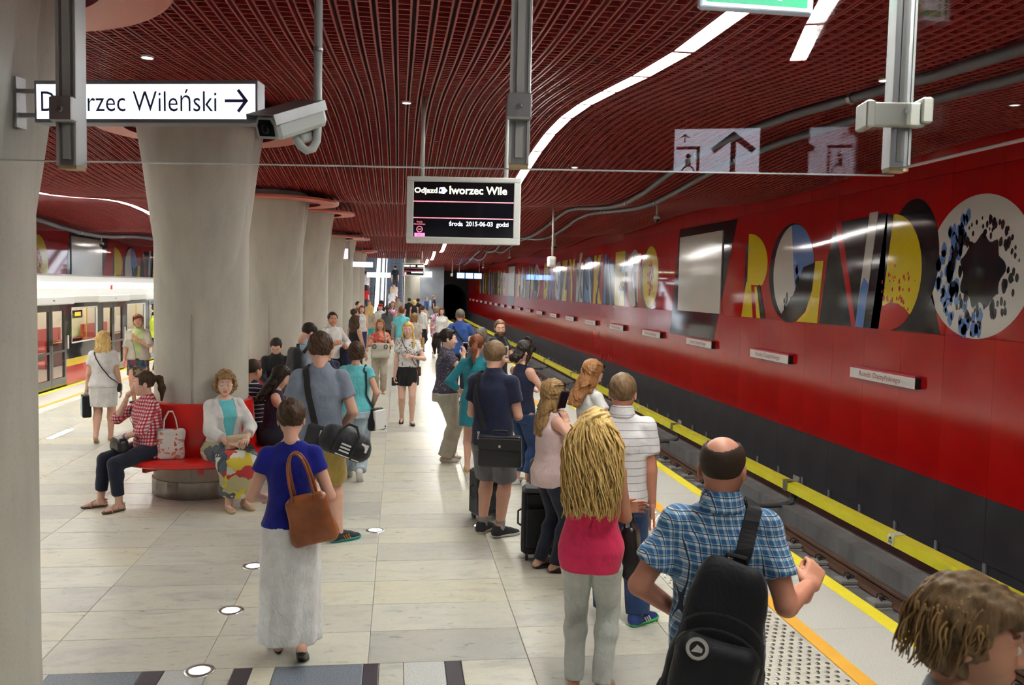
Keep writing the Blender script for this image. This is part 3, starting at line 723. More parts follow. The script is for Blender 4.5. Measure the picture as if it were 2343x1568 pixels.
# ---------------------------------------------------------------- lit signs
def lit(name, col, es): return mat(name, (.8, .8, .8), .4, emis=col, es=es)
M_LIT = lit('lit_sign_white', (.86, .93, 1), 1.0); M_INK = mat('sign_ink', (.05, .035, .16), .5); M_FRAME = mat('sign_frame', (.25, .25, .29), .4, metal=.4)
def light_box(x0, x1, z0, z1, y, lb, txt=None, dep=.09, front_only=True, em=None, cat='sign'):
    t = empty('light_box_sign', ((x0+x1)/2, y, z0)); cx = (x0+x1)/2; hw = (x1-x0)/2; h = z1-z0; fr = .016
    MB().box(-hw, hw, .004, dep, 0, h).build('casing', M_FRAME, t)
    MB().box(-hw, hw, 0, .01, 0, fr).box(-hw, hw, 0, .01, h-fr, h).box(-hw, -hw+fr*.6, 0, .01, fr, h-fr).box(hw-fr*.6, hw, 0, .01, fr, h-fr).build('frame', M_FRAME, t)
    MB().box(-hw+fr*.6, hw-fr*.6, -.0005, .004, fr, h-fr).build('lit_face', em or M_LIT, t)
    tag(t, lb, cat); return t
def arrow(mb, cx, cz, s, ang, fn, th=.16):
    c, sn = math.cos(ang), math.sin(ang)
    def R(p): return (cx+s*(p[0]*c-p[1]*sn), cz+s*(p[0]*sn+p[1]*c))
    mb.prism([R(p) for p in ((-.6, -th/2), (.5, -th/2), (.5, th/2), (-.6, th/2))], .001, fn)
    for q in (1, -1): mb.prism([R(p) for p in ((.62, 0), (.62-.13, -.11*q), (.02, .5*q), (.15, .6*q))], .001, fn)
sg = light_box(-1.60, -.605, 3.035, 3.215, 3.97, 'lit white direction sign with arrow on the left column'); sg.rotation_euler = (0, math.radians(-.5), math.radians(-11))
ff = lambda u, v, w: (u, -.001-w, v)
fit_text('Dworzec Wileński', .785, .096, M_INK, sg, (-.467, -.0005, .047), (1, 0, 0), (0, 0, 1), .0012)
mb = MB(); arrow(mb, .405, .093, .085, 0, ff, .15); mb.build('arrow', M_INK, sg)
MB().box(-.58, -.49, .02, .045, .135, .15).box(-.58, -.49, .02, .045, .03, .045).box(-.592, -.58, .0, .07, -.02, .20).build('wall_bracket', M_ALU, sg)
# green exit sign above
M_GREEN = mat('lit_green', (.01, .25, .10), .4, emis=(.005, .42, .20), es=.5); M_LITW = mat('lit_pale', (.6, .65, .62), .4, emis=(.75, .9, .95), es=.42)
ex = empty('exit_sign', (1.375, 3.3, 3.455)); MB().cbox(-.235, .235, .0, .03, 0, .26, .008).build('casing', mat('exit_case', (.55, .6, .72), .3), ex)
MB().box(-.222, .222, -.003, 0, .012, .248).build('white_border', M_LITW, ex); MB().box(-.207, .207, -.005, -.003, .026, .234).build('green_face', M_GREEN, ex)
mb = MB().box(-.195, -.11, -.007, -.005, .05, .2).box(.085, .10, -.007, -.005, .045, .16); arrow(mb, .09, .14, .1, -PI/2, lambda u, v, w: (u, -.006-w, v), .2); mb.build('pictogram', M_LITW, ex)
MB().tube([(-.18, .015, .26), (-.18, .015, .75)], .006, 6).build('hanger', M_ALU, ex); MB().tube([(.18, .015, .26), (.18, .015, .75)], .006, 6).build('hanger', M_ALU, ex)
tag(ex, 'green lit exit sign cut by the top edge of the picture', 'sign')
# lift sign behind the camera, mirrored in the glass screen
ls = empty('lift_sign', (1.22, -2.9, 3.36)); 
M_DIMLIT = lit('lit_lift_sign', (.80, .84, 1), 3.0)
MB().box(-.42, .42, -.08, -.004, 0, .62).build('casing', M_FRAME, ls); MB().box(-.41, .41, -.004, 0, .01, .61).build('lit_face', M_DIMLIT, ls)
fb = lambda u, v, w: (u, .001+w, v)
mb = MB(); arrow(mb, .16, .36, .36, PI/2, fb, .14); mb.prism([(-.39, .10), (-.18, .10), (-.18, .13), (-.39, .13)], .001, fb); mb.prism([(-.19, .10), (-.16, .10), (-.16, .44), (-.19, .44)], .001, fb); mb.prism([(-.39, .41), (-.16, .41), (-.16, .44), (-.39, .44)], .001, fb)
arrow(mb, -.31, .52, .07, PI/2, fb, .18); mb.prism(ell(-.27, .345, .025, .025, n=16), .001, fb); mb.prism([(-.30, .24), (-.245, .24), (-.245, .315), (-.30, .315)], .001, fb)
mb.prism(ell(-.27, .19, .065, .065, 0, 360, 24)+[(-.205, .19)]+ell(-.27, .19, .05, .05, 360, 0, 24), .001, fb); mb.build('pictogram', M_INK, ls)
for s in (-.3, .3): MB().tube([(s, -.04, .62), (s, -.04, .75)], .008, 6).build('hanger', M_ALU, ls)
tag(ls, 'lit white lift sign with arrow, seen mirrored in the glass screen', 'sign')

# ---------------------------------------------------------------- departure boards
M_DY = lit('led_yellow', (.93, 1, .55), 1.6); M_DW = lit('led_white', (.75, .93, 1), 1.4); M_DR = lit('led_red', (.85, .05, .16), .8); M_DP = lit('led_pink', (.95, .02, .30), .9)
def board(x, y, z, sc, lb, detail=True):
    t = empty('departure_board', (x, y, z)); W, H = 1.12, .655
    MB().box(-W/2+.02, W/2-.02, .02, .16, .02, H-.02).build('casing', M_GREY, t)
    b = .068
    MB().cbox(-W/2, W/2, 0, .04, 0, b, .008).cbox(-W/2, W/2, 0, .04, H-b*.75, H, .008).cbox(-W/2, -W/2+b, 0, .04, b-.01, H-b*.7, .008).cbox(W/2-b, W/2, 0, .04, b-.01, H-b*.7, .008).build('bezel', M_PALE, t)
    sc_ = MB().box(-W/2+b-.01, W/2-b+.01, .012, .02, b-.01, H-b*.7).build('screen', M_SCREEN, t)
    x0, x1, z1 = -W/2+b, W/2-b, H-b*.75; o = lambda u, v: (u, .0115, v); ux, uz = (1, 0, 0), (0, 0, 1)
    mb = MB().box(x0, x1, .010, .0115, .408, .418).box(x0, x1, .010, .0115, .248, .258).build('red_rule', M_DR, sc_)
    if detail:
        fit_text('Odjazd', .225, .07, M_DY, sc_, o(x0+.008, .478), ux, uz, .001, .02); fit_text('Iworzec Wile', .565, .078, M_DY, sc_, o(x0+.352, .488), ux, uz, .001, .02)
        mb = MB(); mb.prism([(x0+.245, .495), (x0+.30, .49), (x0+.332, .52), (x0+.30, .555), (x0+.255, .55)], .001, lambda u, v, w: (u, .0112-w, v)); mb.build('train_icon', M_DW, sc_)
        MB().prism([(x0+.253, .51), (x0+.275, .508), (x0+.275, .535), (x0+.257, .537)], .001, lambda u, v, w: (u, .010-w, v)).build('icon_window', mat('icon_blue', (.02, .04, .2), .4), sc_)
        fit_text('środa  2015-06-03  godzi', .585, .062, M_DW, sc_, o(x0+.352, .165), ux, uz, .001, .012)
        fit_text('Rondo', .055, .016, M_DR, sc_, o(x0+.035, .205), ux, uz, .001); fit_text('Daszyńskiego', .11, .019, M_DR, sc_, o(x0+.008, .18), ux, uz, .001)
        mb = MB(); f = lambda u, v, w: (u, .011-w, v)
        mb.prism(ell(x0+.062, .140, .031, .031, 0, 360, 24)+[(x0+.093, .14)]+ell(x0+.062, .140, .025, .025, 360, 0, 24), .001, f); mb.build('circle_mark', M_DR, sc_); fit_text('C09', .036, .016, M_DR, sc_, o(x0+.044, .132), ux, uz, .001)
        MB().box(x0+.012, x0+.115, .010, .0115, .068, .103).build('track_tab', M_DP, sc_); fit_text('Tor 1', .06, .018, M_SCREEN, sc_, o(x0+.034, .077), ux, uz, .003)
    else:
        MB().box(x0+.01, x0+.28, .010, .0115, .48, .55).box(x0+.34, x0+.58, .010, .0115, .48, .55).box(x0+.7, x1, .010, .0115, .47, .55).build('led_text', M_DY, sc_); MB().box(x0+.38, x1-.02, .010, .0115, .165, .21).build('led_date', M_DW, sc_); MB().box(x0+.03, x0+.12, .010, .0115, .07, .19).build('led_mark', M_DR, sc_)
    for s in (-.42, .41): MB().tube([(s, .09, H-.03), (s, .09, ceil_z(x, y)-z+.05)], .021, 12).build('suspension_tube', M_PALE, t, True)
    t.rotation_euler = (0, 0, math.radians(-9)); tag(t, lb, 'display'); return t
board(.615, 8.5, 2.775, 1, 'large departure board hanging over the middle of the platform')
board(.72, 44.0, 2.87, 1, 'small distant departure board in front of the pale pillar', False)
# the far lit signs
light_box(-2.05, -.95, 3.0, 3.22, 32.0, 'long lit white sign hanging right of the far columns')
light_box(-1.75, -.45, 2.78, 3.08, 47.5, 'lit white sign in front of the escalators')
light_box(1.15, 1.85, 2.88, 3.22, 49.0, 'lit white sign just right of the distant departure board')
pk = light_box(-2.02, -1.70, 3.22, 3.6, 30.0, 'small lit pink panel hanging above the long far sign', em=lit('lit_pink', (.85, .6, .72), 1.2)); pk.rotation_euler = (0, 0, math.radians(-35))
for o in [c for c in bpy.data.objects if c.name.startswith('light_box_sign') and not c.parent and c.location.y > 20]:
    for s in (-.15, .15): MB().tube([(s, .045, .2), (s, .045, ceil_z(o.location.x, o.location.y)-o.location.z+.05)], .012, 6).build('hanger', M_ALU, o)
bl = empty('platform_monitor', (4.85, 60, 3.0)); M_BLUE = lit('lit_blue', (.25, .5, 1), 2.0)
for k in range(3): MB().box(-.85+k*.6, -.35+k*.6, 0, .1, 0, .36).build('monitor', M_BLUE, bl)
MB().box(-.9, .9, .1, .2, -.05, .42).build('monitor_casing', M_BLACKP, bl)
for s in (-.7, .7): MB().tube([(s, .15, .4), (s, .15, 1.25)], .02, 6).build('hanger', M_ALU, bl)
tag(bl, 'row of three blue glowing monitors above the tunnel mouth', 'monitor')
# dark tilted panel beside the left column
tp = empty('ceiling_panel', (-2.98, 6.9, 2.36)); R = Matrix.Rotation(math.radians(-9), 3, 'Y')
MB().box(-.12, .04, -.5, .06, 0, .82, R).build('panel_box', mat('slate_panel', (.045, .05, .09), .45), tp); MB().tube([(.09, -.2, .8), (.09, -.2, 1.7)], .02, 8).build('hanger', M_ALU, tp)
tag(tp, 'dark slate display housing seen edge-on beside the left column', 'display')

# ---------------------------------------------------------------- cameras
cc = empty('security_camera', (-.335, 3.6, 2.86))
MB().tube([(0, 0, 1.2), (0, 0, .12), (-.003, -.0, .07), (-.018, -.01, .035), (-.04, -.02, .025), (-.062, -.03, .04), (-.082, -.045, .07)], .0165, 14).build('pole', M_PALE, cc, True)
MB().lathe([(.0185, .42), (.020, .425), (.020, .435), (.0185, .44)], 14, close=False).build('pole_collar', M_ALU, cc)
hs = empty('camera_head', (-.098, -.055, .128)); hs.parent = cc
hs.rotation_euler = (math.radians(22), math.radians(6), math.radians(-38)); hs.scale = (1.2, .95, 1.2)
prof = [(-.05, -.032), (.05, -.032), (.056, -.02), (.052, .02), (.034, .045), (-.034, .045), (-.052, .02), (-.056, -.02)]
mb = MB(); 
for (y0, y1, s0, s1) in ((-.14, -.125, .86, 1.0), (-.125, .13, 1, 1), (.13, .16, 1, .7)):
    n = len(prof); vs = [(u*s0, y0, v*s0) for u, v in prof]+[(u*s1, y1, v*s1) for u, v in prof]
    mb.add(vs, [(i, (i+1) % n, n+(i+1) % n, n+i) for i in range(n)])
mb.add([(u*.86, -.14, v*.86) for u, v in prof], [tuple(range(7, -1, -1))]); mb.add([(u*.7, .16, v*.7) for u, v in prof], [tuple(range(8))])
mb.build('housing', M_PALE, cc).parent = hs
MB().prism([(-.034, -.020), (.034, -.020), (.036, .012), (.024, .032), (-.024, .032), (-.036, .012)], .003, lambda u, v, w: (u, -.1405-w, v)).build('window', M_SCREEN, hs)
MB().lathe([(.016, 0), (.016, .01), (.01, .012)], 16).build('lens', mat('lens_glass', (.01, .01, .012), .05), hs).matrix_local = Matrix.Translation((.005, -.142, .004)) @ Matrix.Rotation(PI/2, 4, 'X')
MB().prism([(-.062, .052), (.062, .052), (.066, .02), (.062, .02), (.058, .049), (-.058, .049), (-.062, .02), (-.066, .02)], .30, lambda u, v, w: (u, -.16+w, v)).build('sun_shield', M_ALU, hs)
MB().cbox(-.025, .025, .02, .08, -.075, -.03, .008).build('mount', M_PALE, hs); MB().box(-.02, .02, .15, .18, .03, .05).build('cable_gland', M_WHITEP, hs)
tag(cc, 'large grey security camera on a hooked pole near the top left', 'camera')
def small_cam(x, y, drop, lb, dome=True, big=1.0):
    zc = ceil_z(x, y); t = empty('hanging_camera', (x, y, zc-drop))
    MB().tube([(0, 0, .1*big), (0, 0, drop+.03)], .02*big, 8).build('pole', M_PALE, t, True)
    if dome:
        MB().lathe([(.02, .12), (.065, .09), (.075, .04), (.062, .03)], 18, close=False).build('dome_cap', M_PALE, t, True); MB().lathe([(.062, .03), (.055, -.01), (.035, -.035), (.001, -.045)], 18, close=False).build('dome_lens', M_SCREEN if big < 1.01 else M_GREY, t, True)
    else:
        MB().cbox(-.09, .06, -.10, .08, -.06, .14, .02).build('camera_body', M_WHITEP, t); MB().cbox(-.07, .03, -.12, -.10, -.03, .08, .006).build('lens_hood', M_PALE, t)
    tag(t, lb, 'camera', 'small cameras hanging over the right track')
small_cam(2.9, 16.3, 1.12, 'white box camera on a long pole right of the departure board', False); small_cam(5.48, 18.1, .32, 'grey dome camera hanging beside the mural wall', True)
small_cam(5.6, 31, .42, 'dome camera hanging over the track, further along', True); small_cam(5.6, 44, .45, 'distant dome camera over the track', True); small_cam(5.6, 58, .5, 'farthest dome camera over the track', True)
small_cam(3.4, 56, 1.1, 'distant box camera on a pole before the tunnel mouth', False); small_cam(-9.4, 29, .45, 'small dome camera above the train roof', True)
# conduits along the right ceiling
def conduit(pts, lb, r=.045):
    t = empty('conduit', pts[0]); b = Vector(pts[0])
    MB().tube([Vector(p)-b for p in pts], r, 10).build('pipe', mat('conduit_grey', (.10, .10, .115), .5), t, True)
    for k in range(3, len(pts)-1, 3):
        p = Vector(pts[k])-b; MB().tube([p+Vector((0, 0, .03)), p+Vector((0, 0, .22))], .006, 5).build('hanger', M_ALU, t); MB().tube([p+Vector((0, -.03, 0)), p+Vector((0, .03, 0))], r+.012, 8).build('clip', M_ALU, t)
    tag(t, lb, 'conduit', 'conduits under the right ceiling')
conduit([(4.0+.05*math.sin(y*.9), y, ceil_z(4, y)-.06-.02*math.sin(y*.57)) for y in [3.5+1.3*i for i in range(50)]], 'upper dark conduit running under the red grille over the track edge')
conduit([(4.55+.05*math.sin(y*.8+1), y, ceil_z(4.5, y)-.10-.02*math.sin(y*.6+2)) for y in [3.5+1.3*i for i in range(50)]], 'lower dark conduit running under the red grille nearer the mural wall')
conduit([(-8.9+.04*math.sin(y), y, ceil_z(-8.9, y)-.16) for y in [10+1.3*i for i in range(30)]], 'dark conduit under the ceiling above the train', .07)

# ---------------------------------------------------------------- lights set into the floor
def floor_light(x, y, lb, r=.072):
    t = empty('floor_light', (x, y, 0)); MB().lathe([(r*1.28, .0), (r*1.25, .004), (r*.86, .005), (r*.84, .001)], 28, close=False).build('rim', M_STEEL, t, True)
    MB().lathe([(r*.85, .0015), (.001, .002)], 28, close=False).build('lens', M_SPOT, t); tag(t, lb, 'floor light', 'round lights set into the floor')
floor_light(-1.165, 5.27, 'nearest round floor light, on the granite band'); floor_light(-1.165, 6.25, 'second round floor light from the bottom edge'); floor_light(-1.165, 7.24, 'round floor light left of the long white skirt')
floor_light(-.19, 8.25, 'round floor light alone on the open floor right of the sneaker'); floor_light(.83, 8.35, 'round floor light behind the suitcase of the man in navy')
floor_light(-5.2, 12.0, 'round floor light at the left column edge', .08)
def floor_bar(x, y, lb):
    t = empty('floor_light', (x, y, 0)); MB().box(-.07, .07, -.42, .42, 0, .004).build('rim', M_STEEL, t); MB().box(-.05, .05, -.4, .4, .003, .006).build('lens', M_SPOT, t); tag(t, lb, 'floor light', 'long lights set into the floor')
floor_bar(-5.05, 13.7, 'long glowing floor light behind the plaid-shirted woman'); floor_bar(-5.1, 20.4, 'long glowing floor light beside the first bench column')

# ---------------------------------------------------------------- pale pillar and escalators at the far end
pi_ = empty('pillar', (.72, 48, 0)); MB().lathe([(.42, 0), (.42, 4.4)], 32).build('shaft', M_CONC, pi_, True); tag(pi_, 'pale round pillar beyond the crowd', 'pillar')
MB().lathe([(.45, 0), (.45, .18)], 32).build('base_ring', M_STEEL, pi_)
M_BAL = lit('lit_balustrade', (.8, .9, 1), 1.1)
M_STEP = noisy('escalator_step', (.05, .055, .065), (.09, .095, .11), 8, .5, metal=.4)
def escalator(xc, lb):
    t = empty('escalator', (xc, 51, 0)); n = 30; rise, run = .21, .37
    pr = None
    for k in range(n):
        y, z = k*run, max(0, (k-2))*rise
        if pr is None: o = MB().box(-.5, .5, 0, run, -.25, 0).build('step', M_STEP, t); pr = o
        else: o = pr.copy(); COL.objects.link(o)
        o.location = (0, y, z+.05)
    L = n*run; zt = (n-2)*rise
    for s in (-1, 1):
        poly = [(-.3, 0), (-.3, .95), (2*run, 1.0), (L, zt+1.0), (L, zt-.3), (2*run, -.3)]
        MB().prism(poly, .05, lambda u, v, w, s=s: (s*.56+w, u, v)).build('balustrade', M_BAL, t)
        MB().tube([(s*.58, -.35, .9), (s*.58, -.3, 1.0), (s*.58, 2*run, 1.06), (s*.58, L, zt+1.06)], .045, 8).build('handrail', M_BLACKP, t)
        MB().prism([(-.4, 0), (-.4, .25), (2*run, .2), (L, zt+.2), (L, zt-.5), (2*run, -.4)], .2, lambda u, v, w, s=s: (s*.72-.1+w, u, v)).build('skirt_panel', M_WHITEP, t)
    tag(t, lb, 'escalator', 'escalators at the far end'); return t
escalator(-2.05, 'left escalator at the far end with glowing white balustrades'); escalator(-.30, 'right escalator at the far end carrying the man in pale shirt')
hl = tag(MB().box(-2.9, .5, 62, 62.2, 4.9, 5.0).build('hall_lamp', M_PANEL), 'strip lamp over the escalators', 'lamp')
# ---------------------------------------------------------------- the train on the left
XT = XEL-.06
M_TW = mat('train_white', (.72, .74, .72), .3, coat=.4); M_TK = mat('train_black', (.014, .013, .016), .12, coat=.8); M_TR = mat('train_red', (.62, .02, .015), .25, coat=.5); M_TY = mat('train_yellow', (.85, .62, .02), .3, coat=.4)
M_TG = clear_glass('train_window_glass', (.80, .80, .78)); M_TI = mat('train_interior', (.66, .62, .52), .5); M_TF = mat('train_floor', (.28, .22, .20), .4); M_TO = mat('train_grab_yellow', (.80, .50, .02), .35); M_TS = fabric('train_seat_red', (.42, .02, .02)); M_TL = lit('train_lamp', (1, .93, .80), 7)
tn = empty('train', (XT, 0, -.05))
TY_, TEND = 8.0, 58.0
doors = [(6.4+4.0*k, 8.05+4.0*k) for k in range(-0, 13)]      # door openings
def q(mb, y0, y1, z0, z1, x0=-.06, x1=0): mb.box(x0, x1, y0, y1, z0, z1)
# roof and door headers
rp = [(0, 1.86), (.02, 2.0), (0, 2.18), (-.12, 2.33), (-.45, 2.46), (-1.36, 2.52), (-2.27, 2.46), (-2.6, 2.33), (-2.72, 2.1), (-2.72, -.9), (-2.66, -.9), (-2.66, 2.05), (-2.2, 2.35), (-.5, 2.35), (-.07, 2.1), (-.06, 1.86)]
MB().prism(rp, TEND-TY_, lambda u, v, w: (u, TY_+w, v)).build('roof', M_TW, tn)
for k, (a, b) in enumerate(doors):
    if b < TY_ or a > TEND-5: continue
    o = MB().cbox(0, .07, a-.35, b+.35, 1.84, 2.02, .02).build('door_header', M_TW, tn); MB().box(.071, .074, (a+b)/2-.06, (a+b)/2+.06, 1.92, 1.94).build('header_print', M_BLACKP, o)
    if 15 < a < 35:
        for s, (c, d) in ((0, (a, (a+b)/2-.008)), (1, ((a+b)/2+.008, b))):
            mb = MB(); fw = .085; q(mb, c, c+fw, .02, 1.84, -.05, .004); q(mb, d-fw, d, .02, 1.84, -.05, .004); q(mb, c+fw, d-fw, .02, .25, -.05, .004); q(mb, c+fw, d-fw, 1.70, 1.84, -.05, .004); q(mb, c+fw, d-fw, .80, .85, -.05, .004)
            dr = mb.build('door_leaf', M_TK, tn); MB().box(-.03, -.02, c+fw, d-fw, .25, 1.70).build('door_glass', M_TG, dr)
        MB().box(.0, .012, b+.10, b+.15, .85, 1.15).build('door_button', M_WHITEP, tn)
    else:
        mb = MB(); q(mb, a, b, .02, 1.84, -.05, .004); mb.build('door_leaf', M_TK, tn)
# body sides between the doors
for k in range(len(doors)-1):
    a, b = doors[k][1], doors[k+1][0]
    if a < TY_ or a > TEND-6: continue
    mb = MB(); w0, w1 = a+.34, b-.34
    q(mb, a, w0, .62, 1.86); q(mb, w1, b, .62, 1.86); q(mb, w0, w1, .62, .95); q(mb, w0, w1, 1.76, 1.86)
    sd = mb.build('side_panel', M_TK, tn)
    MB().box(-.06, .002, a, b, .46, .62).build('yellow_band', M_TY, tn)
    MB().prism([(a, .06), (a, .46), (b, .46), (b, .06)], .06, lambda u, v, w: (w-.058, u, v)).build('red_panel', M_TR, tn)
    MB().box(-.04, .02, a+.05, b-.05, -.05, .06).build('step_sill', mat('sill_grey', (.5, .5, .48), .5), tn)
    fr = MB(); 
    for (y0, y1, z0, z1) in ((w0, w1, .95, .975), (w0, w1, 1.735, 1.76), (w0, w0+.025, .975, 1.735), (w1-.025, w1, .975, 1.735)): fr.box(-.03, .006, y0, y1, z0, z1)
    wf = fr.build('window_frame', M_PALE, tn); MB().box(-.03, -.02, w0, w1, .95, 1.76).build('window_glass', M_TG, wf)
    if 15 < a < 30:
        MB().box(-2.45, -1.95, a+.1, b-.1, .40, .50).box(-2.5, -2.4, a+.1, b-.1, .5, 1.0).build('seat_row', M_TS, tn)
        MB().tube([(-1.9, a+.1, .45), (-1.9, a+.1, 2.1)], .018, 8).tube([(-.35, b-.05, .05), (-.35, b-.05, 2.1)], .018, 8).tube([(-.35, a+.05, .05), (-.35, a+.05, 2.1)], .018, 8).tube([(-.35, a+.05, .95), (-.35, a+.8, .95)], .018, 8).tube([(-1.9, a+.1, .45), (-1.9, b-.1, .45)], .018, 8).build('grab_pole', M_TO, tn, True)
        MB().box(-.9, -.5, a+.15, b-.15, .38, .48).box(-.5, -.42, a+.15, b-.15, .48, .98).build('seat_row', M_TS, tn)
MB().box(-2.66, -.06, TY_, TEND-5, -.1, 0).build('train_floor', M_TF, tn); MB().box(-2.655, -2.60, TY_, TEND-5, 0, 2.1).build('inner_wall', M_TI, tn)
MB().box(-.9, -.6, TY_, TEND-5, 2.28, 2.30).box(-2.1, -1.8, TY_, TEND-5, 2.28, 2.30).build('ceiling_lamp', M_TL, tn)
sgn_ = MB().box(-.18, -.1, 20.75, 21.35, 1.5, 1.68).build('line_display', M_BLACKP, tn); MB().box(-.099, -.096, 20.88, 21.24, 1.55, 1.64).build('display_text', lit('led_amber', (1, .32, .02), 2.0), sgn_)
MB().prism([(23.0, 2.1), (23.18, 2.12), (23.2, 2.27), (23.05, 2.26)], .003, lambda u, v, w: (.0+w, u, v)).build('red_mark', M_TR, tn)
tag(tn, 'white, black and red metro train standing at the left platform', 'train')
# ================================================================ people: distance-field bodies meshed by surface nets
class Cone:
    def __init__(s, a, b, ra, rb, fa=False, fb=False): s.a = np.array(a, float); s.b = np.array(b, float); s.ra, s.rb, s.fa, s.fb = ra, rb, fa, fb
    def box(s): r = max(s.ra, s.rb); return np.minimum(s.a, s.b)-r, np.maximum(s.a, s.b)+r
    def ev(s, x, y, z):
        ab = s.b-s.a; L2 = max(1e-9, ab@ab); t = ((x-s.a[0])*ab[0]+(y-s.a[1])*ab[1]+(z-s.a[2])*ab[2])/L2; tc = np.clip(t, 0, 1)
        d = np.sqrt((x-s.a[0]-tc*ab[0])**2+(y-s.a[1]-tc*ab[1])**2+(z-s.a[2]-tc*ab[2])**2)-(s.ra+(s.rb-s.ra)*tc)
        L = math.sqrt(L2)
        if s.fb: d = np.maximum(d, (t-1)*L)
        if s.fa: d = np.maximum(d, -t*L)
        return d
class Ell:
    def __init__(s, c, r, R=None): s.c = np.array(c, float); s.r = np.array(r, float); s.R = R
    def box(s): m = s.r.max() if s.R is not None else s.r; return s.c-m, s.c+m
    def ev(s, x, y, z):
        x, y, z = x-s.c[0], y-s.c[1], z-s.c[2]
        if s.R is not None: R = s.R; x, y, z = R[0, 0]*x+R[1, 0]*y+R[2, 0]*z, R[0, 1]*x+R[1, 1]*y+R[2, 1]*z, R[0, 2]*x+R[1, 2]*y+R[2, 2]*z
        k0 = np.sqrt((x/s.r[0])**2+(y/s.r[1])**2+(z/s.r[2])**2); k1 = np.sqrt((x/s.r[0]**2)**2+(y/s.r[1]**2)**2+(z/s.r[2]**2)**2)
        return k0*(k0-1)/np.maximum(k1, 1e-6)
class RBox:
    def __init__(s, c, h, r, R=None): s.c = np.array(c, float); s.h = np.array(h, float); s.r = r; s.R = R
    def box(s): m = np.linalg.norm(s.h) if s.R is not None else s.h; return s.c-m, s.c+m
    def ev(s, x, y, z):
        x, y, z = x-s.c[0], y-s.c[1], z-s.c[2]
        if s.R is not None: R = s.R; x, y, z = R[0, 0]*x+R[1, 0]*y+R[2, 0]*z, R[0, 1]*x+R[1, 1]*y+R[2, 1]*z, R[0, 2]*x+R[1, 2]*y+R[2, 2]*z
        qx, qy, qz = np.abs(x)-s.h[0]+s.r, np.abs(y)-s.h[1]+s.r, np.abs(z)-s.h[2]+s.r
        return np.sqrt(np.maximum(qx, 0)**2+np.maximum(qy, 0)**2+np.maximum(qz, 0)**2)+np.minimum(np.maximum(qx, np.maximum(qy, qz)), 0)-s.r
class Loft:
    """stack of superellipses along z: rings = (z, cx, cy, rx, ry)"""
    def __init__(s, rings, p=2.3, rip=None, off=0, z0=None, z1=None):
        r = sorted(rings); s.z, s.cx, s.cy, s.rx, s.ry = [np.array(q, float) for q in zip(*r)]; s.rx = s.rx+off; s.ry = s.ry+off; s.p = p; s.rip = rip
        s.z0 = s.z[0] if z0 is None else z0; s.z1 = s.z[-1] if z1 is None else z1
    def box(s): return np.array([(s.cx-s.rx).min()*1.15-.01, (s.cy-s.ry).min()*1.15-.01, s.z0]), np.array([(s.cx+s.rx).max()*1.15+.01, (s.cy+s.ry).max()*1.15+.01, s.z1])
    def ev(s, x, y, z):
        def it(a):
            zz = np.asarray(z, dtype=float); t = np.interp(zz, s.z, a); return t
        cx, cy, rx, ry = it(s.cx), it(s.cy), it(s.rx), it(s.ry); u, v = (x-cx)/rx, (y-cy)/ry
        k = (np.abs(u)**s.p+np.abs(v)**s.p)**(1/s.p)
        if s.rip:
            n, amp, ph = s.rip; a = np.arctan2(v, u); f = np.clip((s.z1-z)/(s.z1-s.z0+1e-6), 0, 1); k = k/(1+amp*f*np.sin(n*a+ph+3*f))
        d = (k-1)*np.minimum(rx, ry)
        return np.maximum(d, np.maximum(s.z0-z, z-s.z1))
def smin(a, b, k):
    if k <= 0: return np.minimum(a, b)
    h = np.maximum(k-np.abs(a-b), 0)/k; return np.minimum(a, b)-h*h*k*.25
def nets(F, org, h):
    nx, ny, nz = F.shape; S_ = F < 0
    c = np.zeros((nx-1, ny-1, nz-1), np.uint8)
    for dx in (0, 1):
        for dy in (0, 1):
            for dz in (0, 1): c += S_[dx:nx-1+dx, dy:ny-1+dy, dz:nz-1+dz]
    act = (c > 0) & (c < 8); I = np.argwhere(act)
    if not len(I): return np.zeros((0, 3)), np.zeros((0, 4), int)
    idx = -np.ones(act.shape, np.int32); idx[act] = np.arange(len(I)); P = np.zeros((len(I), 3)); N = np.zeros(len(I))
    cor = [(a, b, d) for a in (0, 1) for b in (0, 1) for d in (0, 1)]
    fv = {q: F[I[:, 0]+q[0], I[:, 1]+q[1], I[:, 2]+q[2]] for q in cor}
    for a in cor:
        for ax in range(3):
            if a[ax]: continue
            b = list(a); b[ax] = 1; b = tuple(b); fa, fb = fv[a], fv[b]; m = (fa < 0) != (fb < 0)
            t = np.where(m, fa/np.where(fa-fb == 0, 1, fa-fb), 0); p = np.tile(np.array(a, float), (len(I), 1)); p[:, ax] = t
            P[m] += p[m]; N[m] += 1
    V = (I+P/N[:, None])*h+org; Q = []
    for ax in range(3):
        u, v = (ax+1) % 3, (ax+2) % 3
        A = [slice(None)]*3; B = [slice(None)]*3; A[ax] = slice(0, -1); B[ax] = slice(1, None); sa, sb = S_[tuple(A)], S_[tuple(B)]
        E = np.argwhere(sa != sb); E = E[(E[:, u] > 0) & (E[:, v] > 0) & (E[:, u] < F.shape[u]-1) & (E[:, v] < F.shape[v]-1)]
        if not len(E): continue
        ins = sa[E[:, 0], E[:, 1], E[:, 2]]
        def cell(du, dv):
            e = E.copy(); e[:, u] += du; e[:, v] += dv; return idx[e[:, 0], e[:, 1], e[:, 2]]
        q = np.stack([cell(-1, -1), cell(0, -1), cell(0, 0), cell(-1, 0)], 1); q[~ins] = q[~ins][:, ::-1]; Q.append(q)
    return V, np.concatenate(Q)
